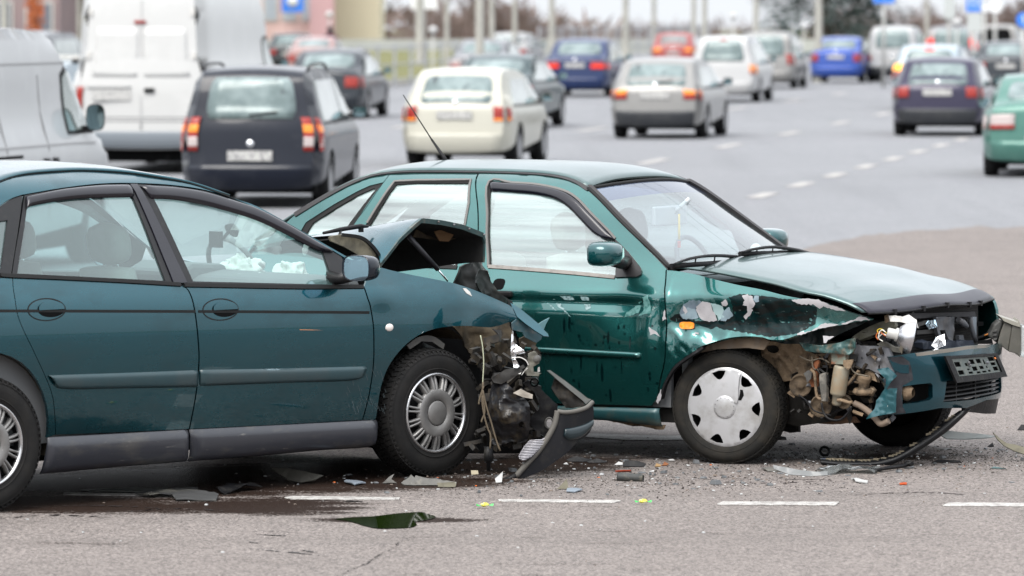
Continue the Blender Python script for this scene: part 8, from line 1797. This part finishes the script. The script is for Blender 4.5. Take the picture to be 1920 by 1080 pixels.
upright('white_chip', [(0.7919, 0.0118), (0.819, 0.0146), (0.8299, 0.001), (0.8028, -0.0045)], 25.95, 'white chip under the sill of the green car', WCH, .008, 44, .9, .005)
upright('black_scrap', [(0.3778, 0.0125), (0.4318, 0.0287), (0.4857, 0.0125), (0.3994, -0.0038)], 25.82, 'flat black scrap under the door of the green car', BPL, .008, 50, .9, .005)
upright('black_scrap', [(0.276, 0.0171), (0.3247, 0.0334), (0.4059, 0.0171), (0.3518, -0.0046), (0.2868, 0.0008)], 25.89, 'black scrap behind the torn bumper', BPL, .008, 36, .9, .005)
upright('white_chip', [(0.2582, 0.0096), (0.2743, 0.0177), (0.2851, 0.0043), (0.2662, -0.0038)], 25.73, 'white chip right of the torn bumper tip', WCH, .008, 41, .9, .005)
# clear lens strips in front of the bent wheel
CLR = glass_mat('clear_shard', (.62, .66, .66), .04, .05, .30, (.26, .27, .27))
upright('lens_strip', [(1.2752, 0.0757), (1.3169, 0.0679), (1.4054, 0.0522), (1.4835, 0.0444), (1.5408, 0.047), (1.5408, 0.0287), (1.4576, 0.0235), (1.3534, 0.0313), (1.2805, 0.0574)], 24.9, 'curved clear plastic lens strip with dark slots before the bent wheel', mat('milky_strip', (.12, .125, .125), .3, 0, .3, var=(20, (.17, .17, .17), .5, .7)), .006, 4, .8, .004)
bit('lens_shard', [(1.5127, 25.3897), (1.5997, 25.5078), (1.6985, 25.3897), (1.8109, 25.4782), (1.8492, 25.4191), (1.7922, 25.2145), (1.6643, 25.2726), (1.5515, 25.1567)], 'long clear lens shard under the trailing lip', CLR, .02, amp=.02)
o = MB().tube([(p[0], p[1], .02) for p in [(1.7964, 25.2726), (1.8864, 25.4191), (1.9596, 25.5078)]] + [(p[0], p[1], .03) for p in [(1.9806, 25.5375), (1.9996, 25.5078)]], [.008, .010, .010, .016, .012], 8).build('rod', BPL, None); tag(o, 'black rod with a knob beside the clear shard', 'debris', 'broken parts on the road')
bit('white_arc', [(1.6592, 24.9562), (1.6696, 24.9562), (1.6767, 24.829), (1.7264, 24.7589), (1.7199, 24.7031), (1.6668, 24.7589)], 'thin white arc of plastic below the trailing lip', WCH, .01)
bit('red_chip', [(1.8738, 24.6892), (1.9125, 24.6892), (1.9057, 24.6337), (1.8722, 24.6337)], 'bright orange red chip before the trailing lip', mat('orange_chip', (.40, .07, .02), .3), .004)
upright('pale_panel', [(2.201, 0.1161), (2.2228, 0.1354), (2.2994, 0.1271), (2.409, 0.1189), (2.4857, 0.1106), (2.4364, 0.1024), (2.327, 0.0969), (2.2311, 0.0997)], 26.2, 'pale curved panel piece right of the far front wheel', mat('pale_panel_scrap', (.34, .36, .36), .5, var=(8, (.22, .24, .23), .5, .7)), .02, 2, 2.2)
def bowl():
    pts = [(2.4517, 0.1466), (2.4709, 0.114), (2.5062, 0.0814), (2.5578, 0.057), (2.612, 0.0407), (2.7067, 0.0407), (2.7743, 0.0624), (2.7066, 0.0706), (2.6254, 0.0706), (2.5657, 0.0868), (2.517, 0.095), (2.4844, 0.1167)]
    return upright('arched_scrap', pts, 25.9, 'arched olive wheel liner scrap at the right picture edge', OLV, .02, 6, 1.2)
bowl()
upright('black_scrap', [(2.1263, 0.0044), (2.1613, 0.0207), (2.2694, 0.0152), (2.2776, 0.0044), (2.2155, -0.0037), (2.1398, -0.001)], 25.85, 'long black scrap right of the trailing lip', BPL, .008, 44, .9, .005)
upright('dark_green_chip', [(2.3908, 0.0087), (2.4147, 0.0168), (2.4707, 0.0061), (2.4628, -0.0046), (2.4042, -0.002)], 25.5, 'dark green curled paint chip near the right edge', DGR, .008, 50, .9, .005)
upright('black_scrap', [(2.7574, 0.0086), (2.7806, 0.0349), (2.8213, 0.0349), (2.8215, -0.0031)], 27.84, 'black lump cut by the right picture edge', BPL, .008, 42, .9, .005)
upright('black_scrap', [(2.4981, 0.0043), (2.526, 0.0268), (2.5317, 0.0043), (2.5149, -0.0041)], 26.8, 'small black lump left of the arched scrap', BPL, .008, 43, .9, .005)
upright('white_chip', [(2.2207, 0.0049), (2.2763, 0.0133), (2.2959, 0.0049), (2.243, -0.0035)], 26.63, 'white flake below the pale panel piece', WCH, .008, 40, .9, .005)
upright('black_scrap', [(1.4084, -0.004), (1.4283, 0.0246), (1.4624, 0.0189), (1.4653, -0.004)], 27.23, 'black lump behind the bent wheel', BPL, .008, 34, .9, .005)
bit('grey_scrap', [(1.2449, 25.4486), (1.2812, 25.5375), (1.3864, 25.5078), (1.3731, 25.3603), (1.2709, 25.331)], 'flat grey slat just below the bent wheel', GPL, .01)
# dark sheets under the teal saloon
bit('undertray_sheet', [(-1.7819, 24.1055), (-1.696, 24.212), (-1.6054, 24.3735), (-1.5, 24.4007), (-1.4986, 24.212), (-1.3801, 23.9999), (-1.3821, 23.8173), (-1.5689, 23.8173), (-1.606, 23.9999), (-1.7045, 23.9736)], 'wide black and grey undertray sheet beneath the teal saloon doors', mat('tray_sheet', (.045, .045, .045), .6, var=(5, (.11, .105, .09), .5, .6)), .02, amp=.015)
bit('undertray_sheet', [(-1.409, 24.2388), (-1.352, 24.4007), (-1.2542, 24.4824), (-1.1952, 24.4279), (-1.2938, 24.2656), (-1.3625, 24.132)], 'narrow black sheet right of the wide undertray sheet', BPL, .03, amp=.02)
bit('undertray_sheet', [(-2.064, 24.3735), (-1.8132, 24.4279), (-1.6054, 24.3735), (-1.7739, 24.2388), (-2.0042, 24.2656)], 'thin grey strip in the shade under the teal saloon', mat('tray_strip', (.07, .075, .07), .6), .004)
upright('undertray_flap', [(-1.1721, 0.0754), (-1.0843, 0.0728), (-0.9811, 0.0547), (-0.914, 0.0418), (-0.9553, 0.0236), (-1.0199, 0.0132), (-1.0844, 0.0236)], 24.7, 'bent dark flap hanging under the front door of the teal saloon', mat('flap_grey', (.05, .047, .04), .7), .03, 2, 1.4)
bit('plastic_shard', [(-0.8135, 24.7031), (-0.7912, 24.815), (-0.7068, 24.6753), (-0.7584, 24.5923)], 'blue grey shard above the first road dash', BLU, .012)
upright('black_scrap', [(-0.7786, 0.0026), (-0.7462, 0.0101), (-0.6965, 0.0051), (-0.7065, -0.0049), (-0.7662, -0.0049)], 23.79, 'small black scrap on the oily road dash', BPL, .008, 41, .9, .005)
o = MB().lathe([(.018, 0), (.026, .004), (.030, .012), (.026, .02), (.018, .022)], 16, Matrix.Translation((*[(1.6051, 26.2089)][0], .03)) @ Matrix.Rotation(1.2, 4, 'X'), 'z').build('rubber_ring', BPL, None); tag(o, 'black rubber ring behind the trailing lip', 'debris', 'broken parts on the road')
# countless crumbs of glass, plastic and dirt
def crumbs(name, n, m, seed, size, spots):
    rs = random.Random(seed); v = []; f = []
    for i in range(n):
        (cx, cy, sx, sy) = rs.choice(spots); x = rs.gauss(cx, sx); y = rs.gauss(cy, sy); s = size * rs.uniform(.35, 1.25) * (1.6 if rs.random() < .06 else 1); a = rs.uniform(0, 6.3); st = rs.uniform(.3, 1)
        P = [(cos(a + t) * s * (1 if k % 2 else st), sin(a + t) * s * (1 if k % 2 else st)) for k, t in enumerate((0, 1.4, 3.1, 4.6))]
        h = s * rs.uniform(.15, .7); k = len(v)
        v += [(x + p[0], y + p[1], .006) for p in P] + [(x + p[0] * .7, y + p[1] * .7, .006 + h) for p in P]
        f += [[k+4, k+5, k+6, k+7]] + [[k+j, k+(j+1) % 4, k+4+(j+1) % 4, k+4+j] for j in range(4)]
    me = bpy.data.meshes.new(name); me.from_pydata(v, [], f); o = link(name, me, m); o['kind'] = 'stuff'
c_ = [(0.1068, 25.5375), (0.7878, 25.9915), (1.6395, 26.1464), (1.9984, 25.8384), (-0.2594, 24.815), (1.1479, 24.9562), (2.1847, 26.4618), (0.4901, 24.6753), (2.432, 26.1464)]
near = [(p[0], p[1], .42, .38) for p in c_]; wide = [(p[0], p[1], 1.1, 1.0) for p in c_] + [(.5, 22, 2, 1.0)]
crumbs('dirt_crumbs', 6500, mat('crumb_dark', (.022, .016, .013), .8), 1, .0046, near)
crumbs('plastic_crumbs', 200, mat('crumb_grey', (.10, .105, .11), .5), 2, .017, near)
crumbs('glass_crumbs', 360, mat('crumb_white', (.40, .41, .41), .4), 3, .008, near + wide)
crumbs('lens_crumbs', 12, mat('crumb_orange', (.55, .12, .02), .4), 4, .009, near)
crumbs('stone_crumbs', 600, mat('crumb_tan', (.16, .13, .11), .9), 5, .007, near + wide)
